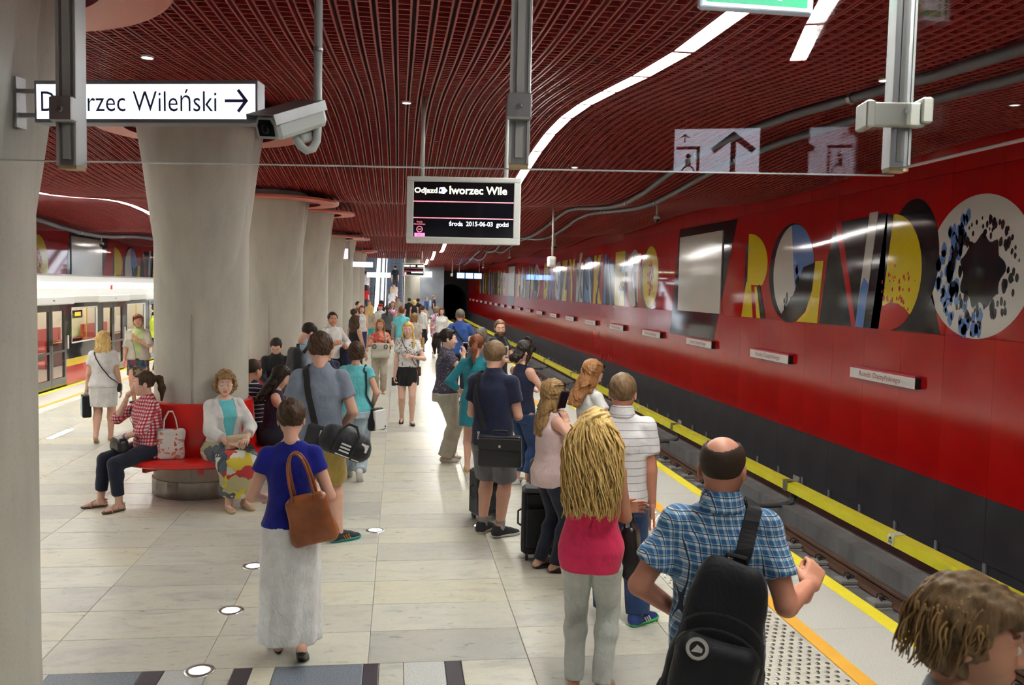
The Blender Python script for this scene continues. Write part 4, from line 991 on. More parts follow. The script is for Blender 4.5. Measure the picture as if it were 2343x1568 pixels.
def sdf(ops, h, disp=None, pad=None):
    """ops: (op, shape, k); op u = union, s = cut away, i = keep only"""
    lo = np.full(3, 9e9); hi = -lo
    for op, p, k in ops:
        if op == 'u': a, b = p.box(); lo = np.minimum(lo, a); hi = np.maximum(hi, b)
    pad = pad or .02; lo = lo-pad-2*h; hi = hi+pad+2*h; n = np.ceil((hi-lo)/h).astype(int)+1
    ax = [lo[i]+h*np.arange(n[i]) for i in range(3)]; F = np.full(n, .3)
    for op, p, k in ops:
        if op in 'us':
            a, b = p.box(); m = k+3*h+.02
            sl = tuple(slice(max(0, int((a[i]-m-lo[i])/h)), min(n[i], int((b[i]+m-lo[i])/h)+2)) for i in range(3))
            if any(q.stop <= q.start for q in sl): continue
            g = [ax[0][sl[0]][:, None, None], ax[1][sl[1]][None, :, None], ax[2][sl[2]][None, None, :]]; d = p.ev(*g)
            F[sl] = smin(F[sl], d, k) if op == 'u' else -smin(-F[sl], d, k)
        else:
            g = [ax[0][:, None, None], ax[1][None, :, None], ax[2][None, None, :]]; F = np.maximum(F, p(*g))
    if disp is not None:
        g = [ax[0][:, None, None], ax[1][None, :, None], ax[2][None, None, :]]; F = F+disp(*g)
    F[0] = F[-1] = .1; F[:, 0] = F[:, -1] = .1; F[:, :, 0] = F[:, :, -1] = .1
    return nets(F, lo, h)
def evalp(ops, P):
    d = np.full(len(P), .3); x, y, z = P[:, 0], P[:, 1], P[:, 2]
    for op, p, k in ops:
        if op == 'u': d = smin(d, p.ev(x, y, z), k)
    return d
def snap(ops, pts, off, it=6):
    P = np.array(pts, float); e = 1e-3
    for _ in range(it):
        d = evalp(ops, P); G = np.stack([evalp(ops, P+np.eye(3)[i]*e)-d for i in range(3)], 1)/e; L = np.linalg.norm(G, axis=1, keepdims=True); G = G/np.maximum(L, 1e-6)
        P = P+G*np.clip(off-d, -.05, .05)[:, None]
    return P, G
def resample(pts, n):
    P = np.array(pts, float); s = np.r_[0, np.cumsum(np.linalg.norm(np.diff(P, axis=0), axis=1))]; t = np.linspace(0, s[-1], n); return np.stack([np.interp(t, s, P[:, i]) for i in range(3)], 1)
def folds(amp, ph=0.0, fz=1.0):
    return lambda x, y, z: amp*(np.sin(19*x+7*z*fz+3*np.sin(9*z+ph)+ph)*np.sin(16*y-5*z+ph*2)*.7+.45*np.sin(31*z+14*x*np.sin(ph+1)+11*y+ph))
# ---------------------------------------------------------------- canonical heads, hands, shoes (cached)
CACHE = {}
def head_mesh(male, h):
    k = ('head', male, h)
    if k in CACHE: return CACHE[k]
    w = 1.0 if male else .96; j = 1.06 if male else .95
    o = [('u', Ell((0, -.012, .03), (.076*w, .095, .086)), 0), ('u', Ell((0, .026, -.045), (.060*w*j, .062, .070)), .05), ('u', Ell((0, .064, -.100*j), (.026*j, .02, .018)), .035), ('u', Ell((.038, .05, -.03), (.024, .03, .03)), .03), ('u', Ell((-.038, .05, -.03), (.024, .03, .03)), .03),
        ('u', Ell((0, .078 if male else .074, .024), (.052, .015, .012)), .02)]
    for s in (-1, 1): o += [('s', Ell((s*.031, .109, .002), (.020, .022, .013)), .014)]
    for s in (-1, 1): o += [('u', Ell((s*.031, .079, .002), (.0155, .013, .012)), .004)]
    o += [('u', Cone((0, .086, .010), (0, .106, -.030), .009, .014), .014), ('u', Ell((.012, .095, -.035), (.009, .010, .008)), .008), ('u', Ell((-.012, .095, -.035), (.009, .010, .008)), .008),
        ('u', Ell((0, .086, -.062), (.024, .010, .0055)), .006), ('u', Ell((0, .084, -.071), (.020, .010, .007)), .006)]
    for s in (-1, 1): o += [('u', Ell((s*.080*w, -.010, -.010), (.010, .020, .031)), .008), ('s', Ell((s*.090*w, -.002, -.008), (.008, .010, .018)), .006)]
    o += [('u', Cone((0, -.020, -.07), (0, -.026, -.135), .052 if male else .043, .051 if male else .042), .025)]
    CACHE[k] = sdf(o, h); return CACHE[k]
def hand_mesh(pose, h):
    k = ('hand', pose, h)
    if k in CACHE: return CACHE[k]
    curl = {'relaxed': (.25, .35, .3), 'grip': (.9, 1.25, .9), 'flat': (.08, .1, .08), 'hold': (.55, .8, .6)}[pose]
    o = [('u', RBox((0, .045, 0), (.040, .048, .015), .013), 0), ('u', Cone((0, -.05, 0), (0, .01, 0), .026, .027), .02)]
    for x, L, r, yb in ((-.030, .078, .0092, .086), (-.010, .086, .0095, .090), (.011, .080, .0090, .087), (.030, .062, .0080, .080)):
        p = np.array([x, yb, 0.0]); a = 0
        for i, (sg, cc) in enumerate(zip((.45, .30, .25), curl)):
            a += cc; q = p+np.array([x*.10*(1 if i == 0 else 0), math.cos(a)*L*sg, -math.sin(a)*L*sg]); o.append(('u', Cone(p, q, r*(1-.08*i), r*(.94-.08*i)), .006)); p = q
    t = {'relaxed': ((-.03, .015, -.004), (-.052, .045, -.016), (-.055, .078, -.022)), 'flat': ((-.03, .015, -.004), (-.056, .042, -.010), (-.066, .075, -.012)), 'grip': ((-.03, .015, -.006), (-.045, .045, -.028), (-.018, .072, -.040)), 'hold': ((-.03, .015, -.006), (-.052, .045, -.026), (-.040, .075, -.038))}[pose]
    o += [('u', Cone(t[0], t[1], .0135, .0115), .014), ('u', Cone(t[1], t[2], .0112, .0088), .006)]
    CACHE[k] = sdf(o, h); return CACHE[k]
def shoe_mesh(kind, h):
    k = ('shoe', kind, h)
    if k in CACHE: return CACHE[k]
    zc = lambda z0, z1: ('i', lambda x, y, z: np.maximum(z0-z, z-z1)+0*x+0*y, 0)
    base = [('u', Cone((0, -.035, .036), (0, .10, .030), .037, .043), 0), ('u', Ell((.003, .145, .022), (.040, .058, .030)), .03)]
    if kind == 'sneaker':
        up = sdf(base+[('u', Cone((0, -.03, .05), (0, .05, .052), .038, .033), .03), ('u', Cone((0, -.028, .05), (0, -.024, .098), .036, .036, False, True), .03), zc(.018, .2)], h)
        so = sdf([('u', Cone((0, -.035, .036), (0, .10, .030), .043, .049), 0), ('u', Ell((.003, .145, .022), (.046, .064, .030)), .03), zc(.0, .026)], h)
    elif kind == 'flat':
        cut = [('s', Ell((0, .025, .085), (.032, .085, .055)), .004)]
        up = sdf(base+cut+[zc(.008, .052)], h); so = sdf([('u', Cone((0, -.035, .036), (0, .10, .030), .036, .042), 0), ('u', Ell((.003, .145, .022), (.039, .057, .03)), .03), zc(.0, .010)], h)
    elif kind == 'heel':
        cut = [('s', Ell((0, .035, .09), (.032, .075, .055)), .004)]
        up = sdf(base+cut+[zc(.010, .055)], h); so = sdf([('u', Cone((0, -.05, .02), (0, -.05, -.0), .022, .016), 0), ('u', Cone((0, -.03, .03), (0, .10, .026), .036, .040), .0), zc(.0, .012)], h)
    elif kind == 'sandal':
        up = sdf([('u', Cone((-.045, .085, .035), (.045, .10, .035), .0, .0), 0)]+[('u', Cone(a, b, .007, .007), .0) for a, b in (((-.046, .10, .015), (-.02, .095, .062)), ((-.02, .095, .062), (.02, .10, .060)), ((.02, .10, .060), (.048, .105, .015)), ((0, .098, .064), (.0, .03, .088)), ((-.040, .02, .03), (0, .03, .090)), ((.040, .02, .03), (0, .03, .090)), ((-.034, -.04, .085), (0, .025, .092)), ((.034, -.04, .085), (0, .025, .092)), ((-.034, -.04, .085), (0, -.075, .08)), ((.034, -.04, .085), (0, -.075, .08)), ((-.036, -.04, .02), (-.034, -.04, .085)), ((.036, -.04, .02), (.034, -.04, .085)))], min(h, .006))
        so = sdf([('u', Cone((0, -.04, .036), (0, .10, .030), .043, .050), 0), ('u', Ell((.003, .145, .022), (.046, .062, .030)), .03), zc(.0, .024)], h)
    CACHE[k] = (up, so); return CACHE[k]
def long_hair(o, length, rx, ry, cy=-.05, wav=0): 
    o.append(('u', Loft([(-length, 0, cy-.012, rx*.78, ry*.75), (-length*.75, 0, cy-.01, rx*1.0, ry), (-length*.4, 0, cy-.005, rx*1.02, ry), (-.08, 0, cy, rx, ry*1.0), (.03, 0, cy+.01, rx*.9, ry*1.0)], 2.2), .03))
def hair_mesh(style, h):
    k = ('hair', style, h)
    if k in CACHE: return CACHE[k]
    I = lambda f: ('i', f, 0)
    face = lambda y0, z1: I(lambda x, y, z: -np.maximum(np.maximum(y0-y, z-z1-.012*np.cos(22*x)), np.abs(x)-.09))
    under = lambda zf, zb: I(lambda x, y, z: (zf+(zb-zf)*np.clip((.04-y)/.13, 0, 1))-z+0*x)
    nape = I(lambda x, y, z: np.maximum(-(z+.085), 0)*1.0-.001+0*x+0*y)
    wisp = lambda a: (lambda x, y, z: a*np.sin(150*x+40*y+9*np.sin(20*z))*np.sin(90*y+30*x)+a*.8*np.sin(60*x+50*z+3*np.sin(40*y)))
    cap = lambda g: ('u', Ell((0, -.015, .036), (.080+g, .098+g, .088+g)), 0)
    o = []; disp = wisp(.0022)
    if style == 'short': o = [cap(.008), face(.045, .068), under(-.012, -.082)]
    elif style == 'short_full': o = [cap(.014), ('u', Ell((0, .03, .09), (.06, .06, .035)), .03), face(.05, .062), under(-.015, -.075)]; disp = wisp(.004)
    elif style == 'buzz': o = [cap(.003), face(.045, .070), under(-.010, -.070)]; disp = None
    elif style == 'bald': o = [cap(.003), face(.05, .05), I(lambda x, y, z: -(np.sqrt((x/.064)**2+((y+.040)/.098)**2+((z-.122)/.078)**2)-1)*.06), under(-.012, -.098)]; disp = None
    elif style == 'bob': o = [cap(.014)]; o += [('u', Ell((0, -.03, -.03), (.092, .085, .075)), .03), face(.040, .062), I(lambda x, y, z: -.095-z+0*x+0*y)]; disp = wisp(.005)
    elif style == 'curly_bob': o = [cap(.026)]; o += [('u', Ell((0, -.02, -.025), (.115, .09, .085)), .03), face(.030, .060), I(lambda x, y, z: -.115-z+0*x+0*y)]; disp = lambda x, y, z: .007*np.sin(75*x+2*np.sin(60*z))*np.sin(70*z+20*y)+.004*np.sin(120*y)
    elif style in ('long', 'long_wide'):
        o = [cap(.012)]; long_hair(o, .36, .098 if style == 'long' else .12, .055); o += [('u', Cone((.074, .012, .02), (.088, .0, -.18), .020, .022), .02), ('u', Cone((-.074, .012, .02), (-.088, .0, -.18), .020, .022), .02), face(.038, .060)]; disp = wisp(.0045)
    elif style == 'mid':
        o = [cap(.014)]; long_hair(o, .20, .105, .06); o += [('u', Cone((.076, .012, .02), (.092, .0, -.14), .022, .022), .02), ('u', Cone((-.076, .012, .02), (-.092, .0, -.14), .022, .022), .02), face(.038, .060)]; disp = wisp(.0045)
    elif style == 'mane':
        o = [cap(.020)]; long_hair(o, .46, .135, .075); o += [('u', Cone((.082, .012, .02), (.115, .02, -.24), .03, .036), .03), ('u', Cone((-.082, .012, .02), (-.115, .02, -.24), .03, .036), .03), face(.045, .058)]; disp = lambda x, y, z: .009*np.sin(55*x+3*np.sin(28*z))*np.sin(24*z+30*y)+.005*np.sin(110*x+8*np.sin(30*z))
    elif style == 'long_front':
        o = [cap(.012)]; long_hair(o, .20, .085, .05); o += [('u', Cone((-.068, .025, .02), (-.095, .085, -.20), .022, .030), .02), ('u', Cone((-.095, .085, -.20), (-.075, .10, -.36), .030, .014), .02), ('u', Cone((.072, .02, .02), (.085, -.01, -.16), .018, .02), .02), face(.045, .064)]; disp = wisp(.004)
    elif style == 'ponytail':
        o = [cap(.006), face(.045, .066), under(-.02, -.065), ('u', Cone((0, -.10, .045), (0, -.15, .03), .022, .030), .012), ('u', Cone((0, -.15, .03), (.004, -.165, -.07), .034, .034), .02), ('u', Cone((.004, -.165, -.07), (.0, -.15, -.19), .034, .012), .02)]; disp = wisp(.003)
    elif style == 'low_ponytail':
        o = [cap(.008), face(.045, .064), under(-.02, -.075), ('u', Cone((0, -.10, -.02), (0, -.125, -.08), .03, .036), .02), ('u', Cone((0, -.125, -.08), (.0, -.115, -.24), .036, .016), .02)]; disp = wisp(.003)
    elif style == 'bun': o = [cap(.008), face(.045, .066), under(-.02, -.072), ('u', Ell((0, -.108, .035), (.045, .034, .042)), .012)]; disp = wisp(.0035)
    elif style == 'messy_bun': o = [cap(.010)]; long_hair(o, .17, .075, .05); o += [face(.035, .058), ('u', Ell((0, -.045, .14), (.045, .05, .034)), .02), ('u', Cone((.06, .03, .04), (.088, .06, -.13), .026, .014), .02), ('u', Cone((-.06, .03, .04), (-.085, .06, -.11), .026, .014), .02)]; disp = wisp(.005)
    elif style == 'mature': o = [cap(.013)]; o += [('u', Ell((0, -.04, -.03), (.082, .07, .08)), .03), face(.04, .055), I(lambda x, y, z: -.10-z+0*x+0*y), ('u', Ell((.03, .06, .085), (.05, .04, .03)), .03)]; disp = wisp(.005)
    CACHE[k] = sdf(o, h, disp); return CACHE[k]
def xf(V, R, t, s=1.0, mir=False):
    V = np.array(V)*s
    if mir: V = V*np.array([-1, 1, 1])
    return V@np.array(R).T+np.array(t)
def rot(yaw=0, pitch=0, roll=0):
    """turn right by yaw, look down by pitch (degrees)"""
    return np.array(Matrix.Rotation(math.radians(-yaw), 3, 'Z') @ Matrix.Rotation(math.radians(-pitch), 3, 'X') @ Matrix.Rotation(math.radians(roll), 3, 'Y'))
def ik(a, c, l1, l2, pole):
    a, c, pole = np.array(a, float), np.array(c, float), np.array(pole, float); d = c-a; L = np.linalg.norm(d); mx = (l1+l2)*.995
    if L > mx: c = a+d/L*mx; d = c-a; L = mx
    n = d/L; p = pole-n*(pole@n); p = p/max(1e-6, np.linalg.norm(p)); x = (l1*l1-l2*l2+L*L)/(2*L); y = math.sqrt(max(0, l1*l1-x*x)); return a+n*x+p*y, c
SK = {'fair': skin_mat('skin_fair', (.66, .38, .28)), 'tan': skin_mat('skin_tanned', (.56, .28, .18)), 'red': skin_mat('skin_ruddy', (.60, .27, .18)), 'pale': skin_mat('skin_pale', (.70, .44, .34))}
HR = {'brown': hair_mat('hair_brown', (.035, .018, .010), (.09, .048, .025)), 'dark': hair_mat('hair_dark', (.010, .007, .006), (.035, .022, .016)), 'blonde': hair_mat('hair_blonde', (.46, .28, .08), (.86, .64, .27)), 'dblonde': hair_mat('hair_dark_blonde', (.16, .09, .035), (.36, .22, .09)), 'red': hair_mat('hair_red', (.11, .028, .012), (.24, .07, .025)), 'grey': hair_mat('hair_grey_brown', (.08, .065, .05), (.20, .17, .13)), 'ginger': hair_mat('hair_ginger', (.20, .08, .03), (.36, .17, .06)), 'sandy': hair_mat('hair_sandy', (.10, .06, .03), (.24, .15, .075)), 'buzzd': hair_mat('hair_cropped', (.03, .018, .012), (.07, .042, .028), (1, 1, 1), 200)}
M_LIP = mat('lip_colour', (.50, .19, .16), .45); M_EYE = mat('eye_white', (.60, .57, .54), .3); M_IRIS = mat('iris', (.03, .022, .018), .2); M_BROW = mat('eyebrow', (.13, .075, .045), .7)
class Person: pass
def person(label, X, Y, face, h=1.7, male=False, fat=1.0, res=.018, skin='fair', hair=('short', 'brown'), top=None, bottom=None, shoes=('sneaker', None, None),
        R=None, L=None, legs=None, lean=0, head=(0, 0, 0), sit=None, beard=None, z=0, hands=('relaxed', 'relaxed'), socks=None, group=None, skirt=None, fine=True, bust=True, cat='person', outer=None):
    """R / L: (wrist, elbow pole, finger direction, back-of-hand direction) in body space for a 1.75 m figure; x = right, y = ahead"""
    s = h/1.75; p = Person(); p.loc = Vector((X, Y, z)); p.rz = -math.radians(face); p.s = s
    M = Matrix.Translation(p.loc) @ Matrix.Rotation(p.rz, 4, 'Z'); p.M = M; p.h = h
    root = empty('person', p.loc, p.rz); p.root = root
    dz = 0.0 if sit is None else sit+.085-.90*s
    def T(v): return np.array([v[0]*s, v[1]*s, v[2]*s])
    up = np.array([0, 0, dz])
    def lean_y(zz): return lean*max(0, (zz-.95*h/1.75)/(.5*s))
    def U(v): q = T(v); q[1] += lean_y(q[2]); return q+up
    sk = SK[skin]
    # torso rings
    if male: tr_ = [(.455, .085, .072), (.50, .094, .072), (.54, .094, .070), (.60, .088, .066), (.66, .088, .067), (.72, .094, .071), (.765, .091, .065), (.80, .068, .052), (.83, .045, .044)]
    else: tr_ = [(.455, .088, .075), (.50, .100, .076), (.53, .101, .076), (.58, .086, .064), (.625, .074, .058), (.68, .080, .062), (.73, .087, .070 if bust else .064), (.765, .083, .058), (.80, .060, .047), (.828, .038, .038)]
    rings = []
    for f, rx, ry in tr_:
        zz = f*h; ff = fat if f < .79 else 1+(fat-1)*.3; rings.append((zz+dz, 0, lean_y(zz)+(.012*s if .70 < f < .76 and not male and bust else 0)+(-.012*s if f < .56 else 0), rx*h*ff, ry*h*(ff if f > .7 else ff**1.25)))
    p.rings = rings
    shx = (.096 if male else .086)*h; shz = .795*h
    ar = (.0315, .0245, .0175) if male else (.0265, .0215, .0150); lr = (.054, .036, .036, .021) if male else (.055, .034, .034, .019)
    ar = [a*h*(1+(fat-1)*.6) for a in ar]; lr = [a*h*(1+(fat-1)*.5) for a in lr]
    arms = {}
    for side, sp, sgn in (('R', R, 1), ('L', L, -1)):
        sh = np.array([sgn*shx, lean_y(shz)-.01*s, shz+dz])
        sp = sp or ((sgn*.205, .05, .80), (sgn*.25, -1, 0), None, None); w = U(sp[0]) if sit is None or len(sp) < 5 else T(sp[0])
        el, wr_ = ik(sh, w, .172*h, .150*h, sp[1]); fd = sp[2] if len(sp) > 2 and sp[2] is not None else wr_-el; fd = np.array(fd, float); fd /= np.linalg.norm(fd)
        bk = np.array(sp[3] if len(sp) > 3 and sp[3] is not None else (sgn, .1, 0), float); bk = bk-fd*(bk@fd); bk /= np.linalg.norm(bk); arms[side] = (sh, el, wr_, fd, bk, sgn)
    p.arms = arms
    # legs
    lg = {}
    hipz = .515*h+dz
    for side, sgn, i in (('R', 1, 0), ('L', -1, 1)):
        hip = np.array([sgn*.052*h*(1+(fat-1)*.4), -.008*s, hipz])
        if legs: an = T(legs[i][0]); yaw = legs[i][1]; pt = legs[i][2] if len(legs[i]) > 2 else 0; pole = legs[i][3] if len(legs[i]) > 3 else (0, 1, 0)
        else: an = T((sgn*.085, 0, .085)); yaw = sgn*12; pt = 0; pole = (sgn*.1, 1, 0)
        kn, an = ik(hip, an, .245*h, .243*h, pole); lg[side] = (hip, kn, an, yaw, pt)
    p.lg = lg
    # ---- skin
    body = [('u', Loft(rings), 0)]
    nb = np.array([0, lean_y(.83*h)-.012*s, .82*h+dz]); hs = s*(1.10 if male else 1.07); p.hs = hs; hd = np.array([0, lean_y(.93*h)+.016*s+.35*lean, h-.121*hs+dz]); p.hd = hd
    hR = rot(*head); p.hR = hR
    body += [('u', Cone(nb-[0, 0, .03*s], nb+(hd-nb)*.42, (.058 if male else .046)*s, (.055 if male else .045)*s), .05*s), ('u', Cone((0, nb[1], .826*h+dz), (shx*.92, nb[1], shz+dz+.004), .046*s, .030*s), .04*s), ('u', Cone((0, nb[1], .826*h+dz), (-shx*.92, nb[1], shz+dz+.004), .046*s, .030*s), .04*s)]
    limb = {}
    for k, (sh, el, w, fd, bk, sgn) in arms.items():
        limb['ua'+k] = Cone(sh, el, ar[0], ar[1]); limb['fa'+k] = Cone(el, w, ar[1]*1.05, ar[2]); body += [('u', limb['ua'+k], .03*s), ('u', limb['fa'+k], .012*s), ('u', Ell(sh, (ar[0]*1.06,)*3), .03*s)]
    for k, (hip, kn, an, yaw, pt) in lg.items():
        cf = kn+(an-kn)*.30+np.array([0, -.014*s, 0]); limb['th'+k] = Cone(hip, kn, lr[0], lr[1]); limb['ca'+k] = Cone(kn, cf, lr[1]*.98, lr[2]*1.02); limb['sh'+k] = Cone(cf, an, lr[2], lr[3])
        body += [('u', limb['th'+k], .03*s), ('u', limb['ca'+k], .015*s), ('u', limb['sh'+k], .015*s)]
        Rf = np.array(Matrix.Rotation(math.radians(-yaw), 3, 'Z') @ Matrix.Rotation(math.radians(-pt), 3, 'X')); he = an+Rf@np.array([0, -.035, -.045])*s; to = an+Rf@np.array([0, .13, -.058])*s
        body += [('u', Cone(he, to, .032*s, .026*s), .02*s), ('u', Cone(an, he, lr[3], .032*s), .02*s)]
    p.limb = limb; p.body = body
    V, Q = sdf(body, res); VV, QQ = [V], [Q]; n = len(V)
    def addm(v, q): 
        nonlocal n
        VV.append(v); QQ.append(q+n); n += len(v)
    fh = .0055 if res < .016 else (.008 if res < .022 else .012)
    hv, hq = head_mesh(male, fh); hm = len(hv); hstart = n; addm(xf(hv, hR, hd, hs), hq); hl = hv
    gh = .0045 if res < .016 else (.006 if res < .022 else .010)
    for k, pose in (('R', hands[0]), ('L', hands[1])):
        sh, el, w, fd, bk, sgn = arms[k]; xd = np.cross(fd, bk); Rm = np.stack([xd, fd, bk], 1); v, q = hand_mesh(pose, gh)
        q2 = q[:, ::-1] if sgn < 0 else q; addm(xf(v, Rm, w, s*(1.10 if male else .95), mir=sgn < 0), q2)
    V = np.concatenate(VV); Q = np.concatenate(QQ); mi = np.zeros(len(Q), np.int32); mats = [sk]
    # lips, brows and stubble are colours of the skin mesh
    hc = hl[np.clip(Q-hstart, 0, hm-1)].mean(1); inh = (Q[:, 0] >= hstart) & (Q[:, 0] < hstart+hm)
    mats += [M_LIP if not male else mat('lip_male', (.50, .22, .17), .5), M_BROW]
    mi[inh & (np.abs(hc[:, 0]) < (.022 if male else .0185)) & (hc[:, 1] > .080) & (hc[:, 2] < -.057) & (hc[:, 2] > -.078)] = 1
    mi[inh & (np.abs(np.abs(hc[:, 0])-.032) < .019) & (hc[:, 1] > .072) & (np.abs(hc[:, 2]-(.027 if male else .0315)-.10*(.010-np.abs(np.abs(hc[:, 0])-.036))) < (.0042 if male else .003))] = 2
    if beard:
        mats.append(HR[beard]); mi[inh & (hc[:, 1] > .0) & (hc[:, 2] < -.035) & (hc[:, 2] > -.135) & ~((np.abs(hc[:, 0]) < .02) & (hc[:, 2] < -.056) & (hc[:, 2] > -.079)) & ~((hc[:, 1] > .06) & (hc[:, 2] > -.05))] = 3
    np_obj('body', V, Q, mats, root, True, mi)
    if fine:
        mb = MB()
        for e in (-1, 1):
            c = hd+hR@(np.array([e*.031, .0850, .0015])*hs); nrm = hR@np.array([e*.10, 1, -.05]); nrm /= np.linalg.norm(nrm); Rz = Vector((0, 0, 1)).rotation_difference(Vector(nrm)).to_matrix()
            b = MB().lathe([(.0001, .0108), (.004, .0102), (.0075, .0080), (.0105, .003), (.0108, -.001)], 12, close=False)
            obj('eye', [tuple(Rz @ (Vector(v)*hs)+Vector(c)) for v in b.v], b.f, [M_EYE, M_IRIS], root, True, None, [1 if fi < 12 else 0 for fi in range(len(b.f))])
    # ---- hair
    if hair:
        v, q = hair_mesh(hair[0], .0065 if res < .016 else (.009 if res < .022 else .013)); np_obj('hair', xf(v, hR, hd, hs), q, HR[hair[1]], root)
    # ---- clothes
    ph = (X*7.3+Y*3.1) % 6.28
    if top:
        kind, m, hem, slv, off, neck = (list(top)+[None]*6)[:6]; off = (off or .012)*s; neck = neck or .0
        hemz = hem*h+dz; ops = [('u', Loft(rings, 2.3, off=off, z0=hemz), 0)]
        ops += [('u', Cone((0, nb[1], .826*h+dz), (e_*shx*.92, nb[1], shz+dz+.004), .046*s+off*.7, .030*s+off*.7), .04*s) for e_ in (-1, 1)]
        if 'collar' in kind or neck == 'high' or neck <= .02 or male: ops.append(('u', Cone(nb-[0, 0, .03*s], (0, nb[1]+.004*s, .866*h+dz), (.058 if male else .046)*s+off*.8, (.058 if male else .047)*s+off*.5, False, True), .05*s))
        else: ops.append(('u', Cone(nb-[0, 0, .03*s], (0, nb[1], .852*h+dz), .046*s+off*.8, .046*s+off*.6, False, True), .05*s))
        if slv > 0:
            for k, (sh, el, w, fd, bk, sgn) in arms.items():
                ops.append(('u', Ell(sh, (ar[0]+off*.55,)*3), .025*s))
                t = min(1, slv*2); e = sh+(el-sh)*t; loose = off*1.0+(.007*s if slv < .5 else 0); ops.append(('u', Cone(sh, e, ar[0]+off*.5, ar[0]+(ar[1]-ar[0])*t+loose, False, slv <= .5), .028*s))
                if slv > .5: t2 = min(1, (slv-.5)*2); ops.append(('u', Cone(el, el+(w-el)*t2, ar[1]*1.05+off, ar[1]*1.05+(ar[2]-ar[1]*1.05)*t2+off*.9, False, True), .015*s))
        # neck opening
        if neck != 'high' and 'collar' not in kind:
            neck = neck or .0; nr = (.060+(neck or 0)*.5)*s; ops.append(('s', Ell((0, nb[1]+(.030 if male else .022)*s, .870*h+dz), (nr*(1+2*neck), nr*1.05, (.034+1.1*neck)*s), np.array(Matrix.Rotation(-.45, 3, 'X'))), .006))
        if slv == 0:
            for k, (sh, el, w, fd, bk, sgn) in arms.items(): ops.append(('s', Ell(sh+np.array([sgn*.022*s, 0, -.02*s]), (.045*s, .075*s, .095*s)), .01*s))
        p.topops = [o for o in ops if o[0] == 'u']
        v, q = sdf(ops, res, folds(.0045*s, ph)); np_obj('shirt' if kind != 'dress' else 'dress_bodice', v, q, m, root)
        if isinstance(kind, str) and 'collar' in kind:
            v, q = sdf([('u', Cone((0, nb[1]-.014*s, .828*h+dz), (0, nb[1]-.004*s, .880*h+dz), .094*s, .078*s, True, True), 0), ('s', Cone((0, nb[1]-.008*s, .78*h+dz), (0, nb[1]-.002*s, .92*h+dz), .069*s, .068*s), 0), ('s', Ell((0, nb[1]+.085*s, .885*h+dz), (.06*s, .07*s, .055*s)), .004)], min(res, .011)); np_obj('collar', v, q, m, root)
    if outer:
        oname, m, hem, slv, off, gap = outer; off = off*s; hemz = hem*h+dz
        ops = [('u', Loft(rings, 2.3, off=off, z0=hemz), 0), ('u', Cone((0, nb[1], .826*h+dz), (shx*.92, nb[1], shz+dz+.004), .046*s+off*.7, .030*s+off*.7), .04*s), ('u', Cone((0, nb[1], .826*h+dz), (-shx*.92, nb[1], shz+dz+.004), .046*s+off*.7, .030*s+off*.7), .04*s)]
        if slv > 0:
            for k, (sh, el, w, fd, bk, sgn) in arms.items():
                t = min(1, slv*2); e = sh+(el-sh)*t; ops += [('u', Ell(sh, (ar[0]+off*.7,)*3), .025*s), ('u', Cone(sh, e, ar[0]+off*.7, ar[0]+(ar[1]-ar[0])*t+off*1.3, False, slv <= .5), .028*s)]
                if slv > .5: t2 = min(1, (slv-.5)*2); ops.append(('u', Cone(el, el+(w-el)*t2, ar[1]*1.05+off, ar[1]*1.05+(ar[2]-ar[1]*1.05)*t2+off*1.2, False, True), .015*s))
        else:
            for k, (sh, el, w, fd, bk, sgn) in arms.items(): ops.append(('s', Ell(sh+np.array([sgn*.03*s, 0, -.03*s]), (.05*s, .09*s, .10*s)), .01*s))
        p.topops = [o for o in ops if o[0] == 'u']
        ops.append(('s', Ell((0, nb[1]+.02*s, .862*h+dz), (.062*s, .065*s, .04*s)), .006))
        ops.append(('i', lambda x, y, z: -np.maximum(np.maximum(np.abs(x)-gap*s*np.clip((z-hemz)/(.80*h+dz-hemz)*1.2, .25, 1.0), .02-y+0*x), hemz-1-z), 0))
        v, q = sdf(ops, res, folds(.0045*s, ph+2)); np_obj(oname, v, q, m, root)
    if bottom:
        kind, m, off = (list(bottom)+[None]*3)[:3]; off = (off or .012)*s
        if kind in ('trousers', 'cropped', 'shorts'):
            ops = [('u', Loft(rings, 2.3, off=off*.8, z1=.585*h+dz), 0)]; zcut = min(.585, (min(x_[2] for x_ in (top, outer) if x_) if top or outer else 1)+.012)*h+dz
            for k, (hip, kn, an, yaw, pt) in lg.items():
                ops.append(('u', Cone(hip, kn, lr[0]+off, lr[1]+off*1.1) if kind != 'shorts' else Cone(hip, kn+(hip-kn)*.02, lr[0]+off*1.2, lr[1]+off*2.2, False, True), .03*s))
                if kind != 'shorts':
                    e = kn+(an-kn)*(1.02 if kind == 'trousers' else .80); ops += [('u', Cone(kn, e, lr[1]*1.0+off*1.1, lr[3]*1.25+off*1.5, False, True), .02*s), ('u', Ell(kn+(an-kn)*.3+np.array([0, -.01*s, 0]), (lr[2]+off,)*3), .03*s)]
            if sit is None: ops.append(('i', lambda x, y, z: z-zcut+0*x+0*y, 0))
            v, q = sdf(ops, res, folds(min(.004, off*.28)*s, ph+1, 2.0)); np_obj(kind if kind != 'cropped' else 'trousers', v, q, m, root); p.botops = ops
        elif kind == 'skirt':
            sp = skirt; rg = [(f*h+dz, 0, cy*s, rx*h, ry*h) for f, cy, rx, ry in sp]
            v, q = sdf([('u', Loft(rg, 2.1, rip=(9, .05, ph)), 0), ('i', lambda x, y, z: z-((top[2]+.012)*h+dz)+0*x+0*y, 0)] if top else [('u', Loft(rg, 2.1, rip=(9, .05, ph)), 0)], res, folds(.003*s, ph)); np_obj('skirt' if not (top and top[0] == 'dress') else 'dress_skirt', v, q, m, root)
        elif kind == 'seat_skirt':
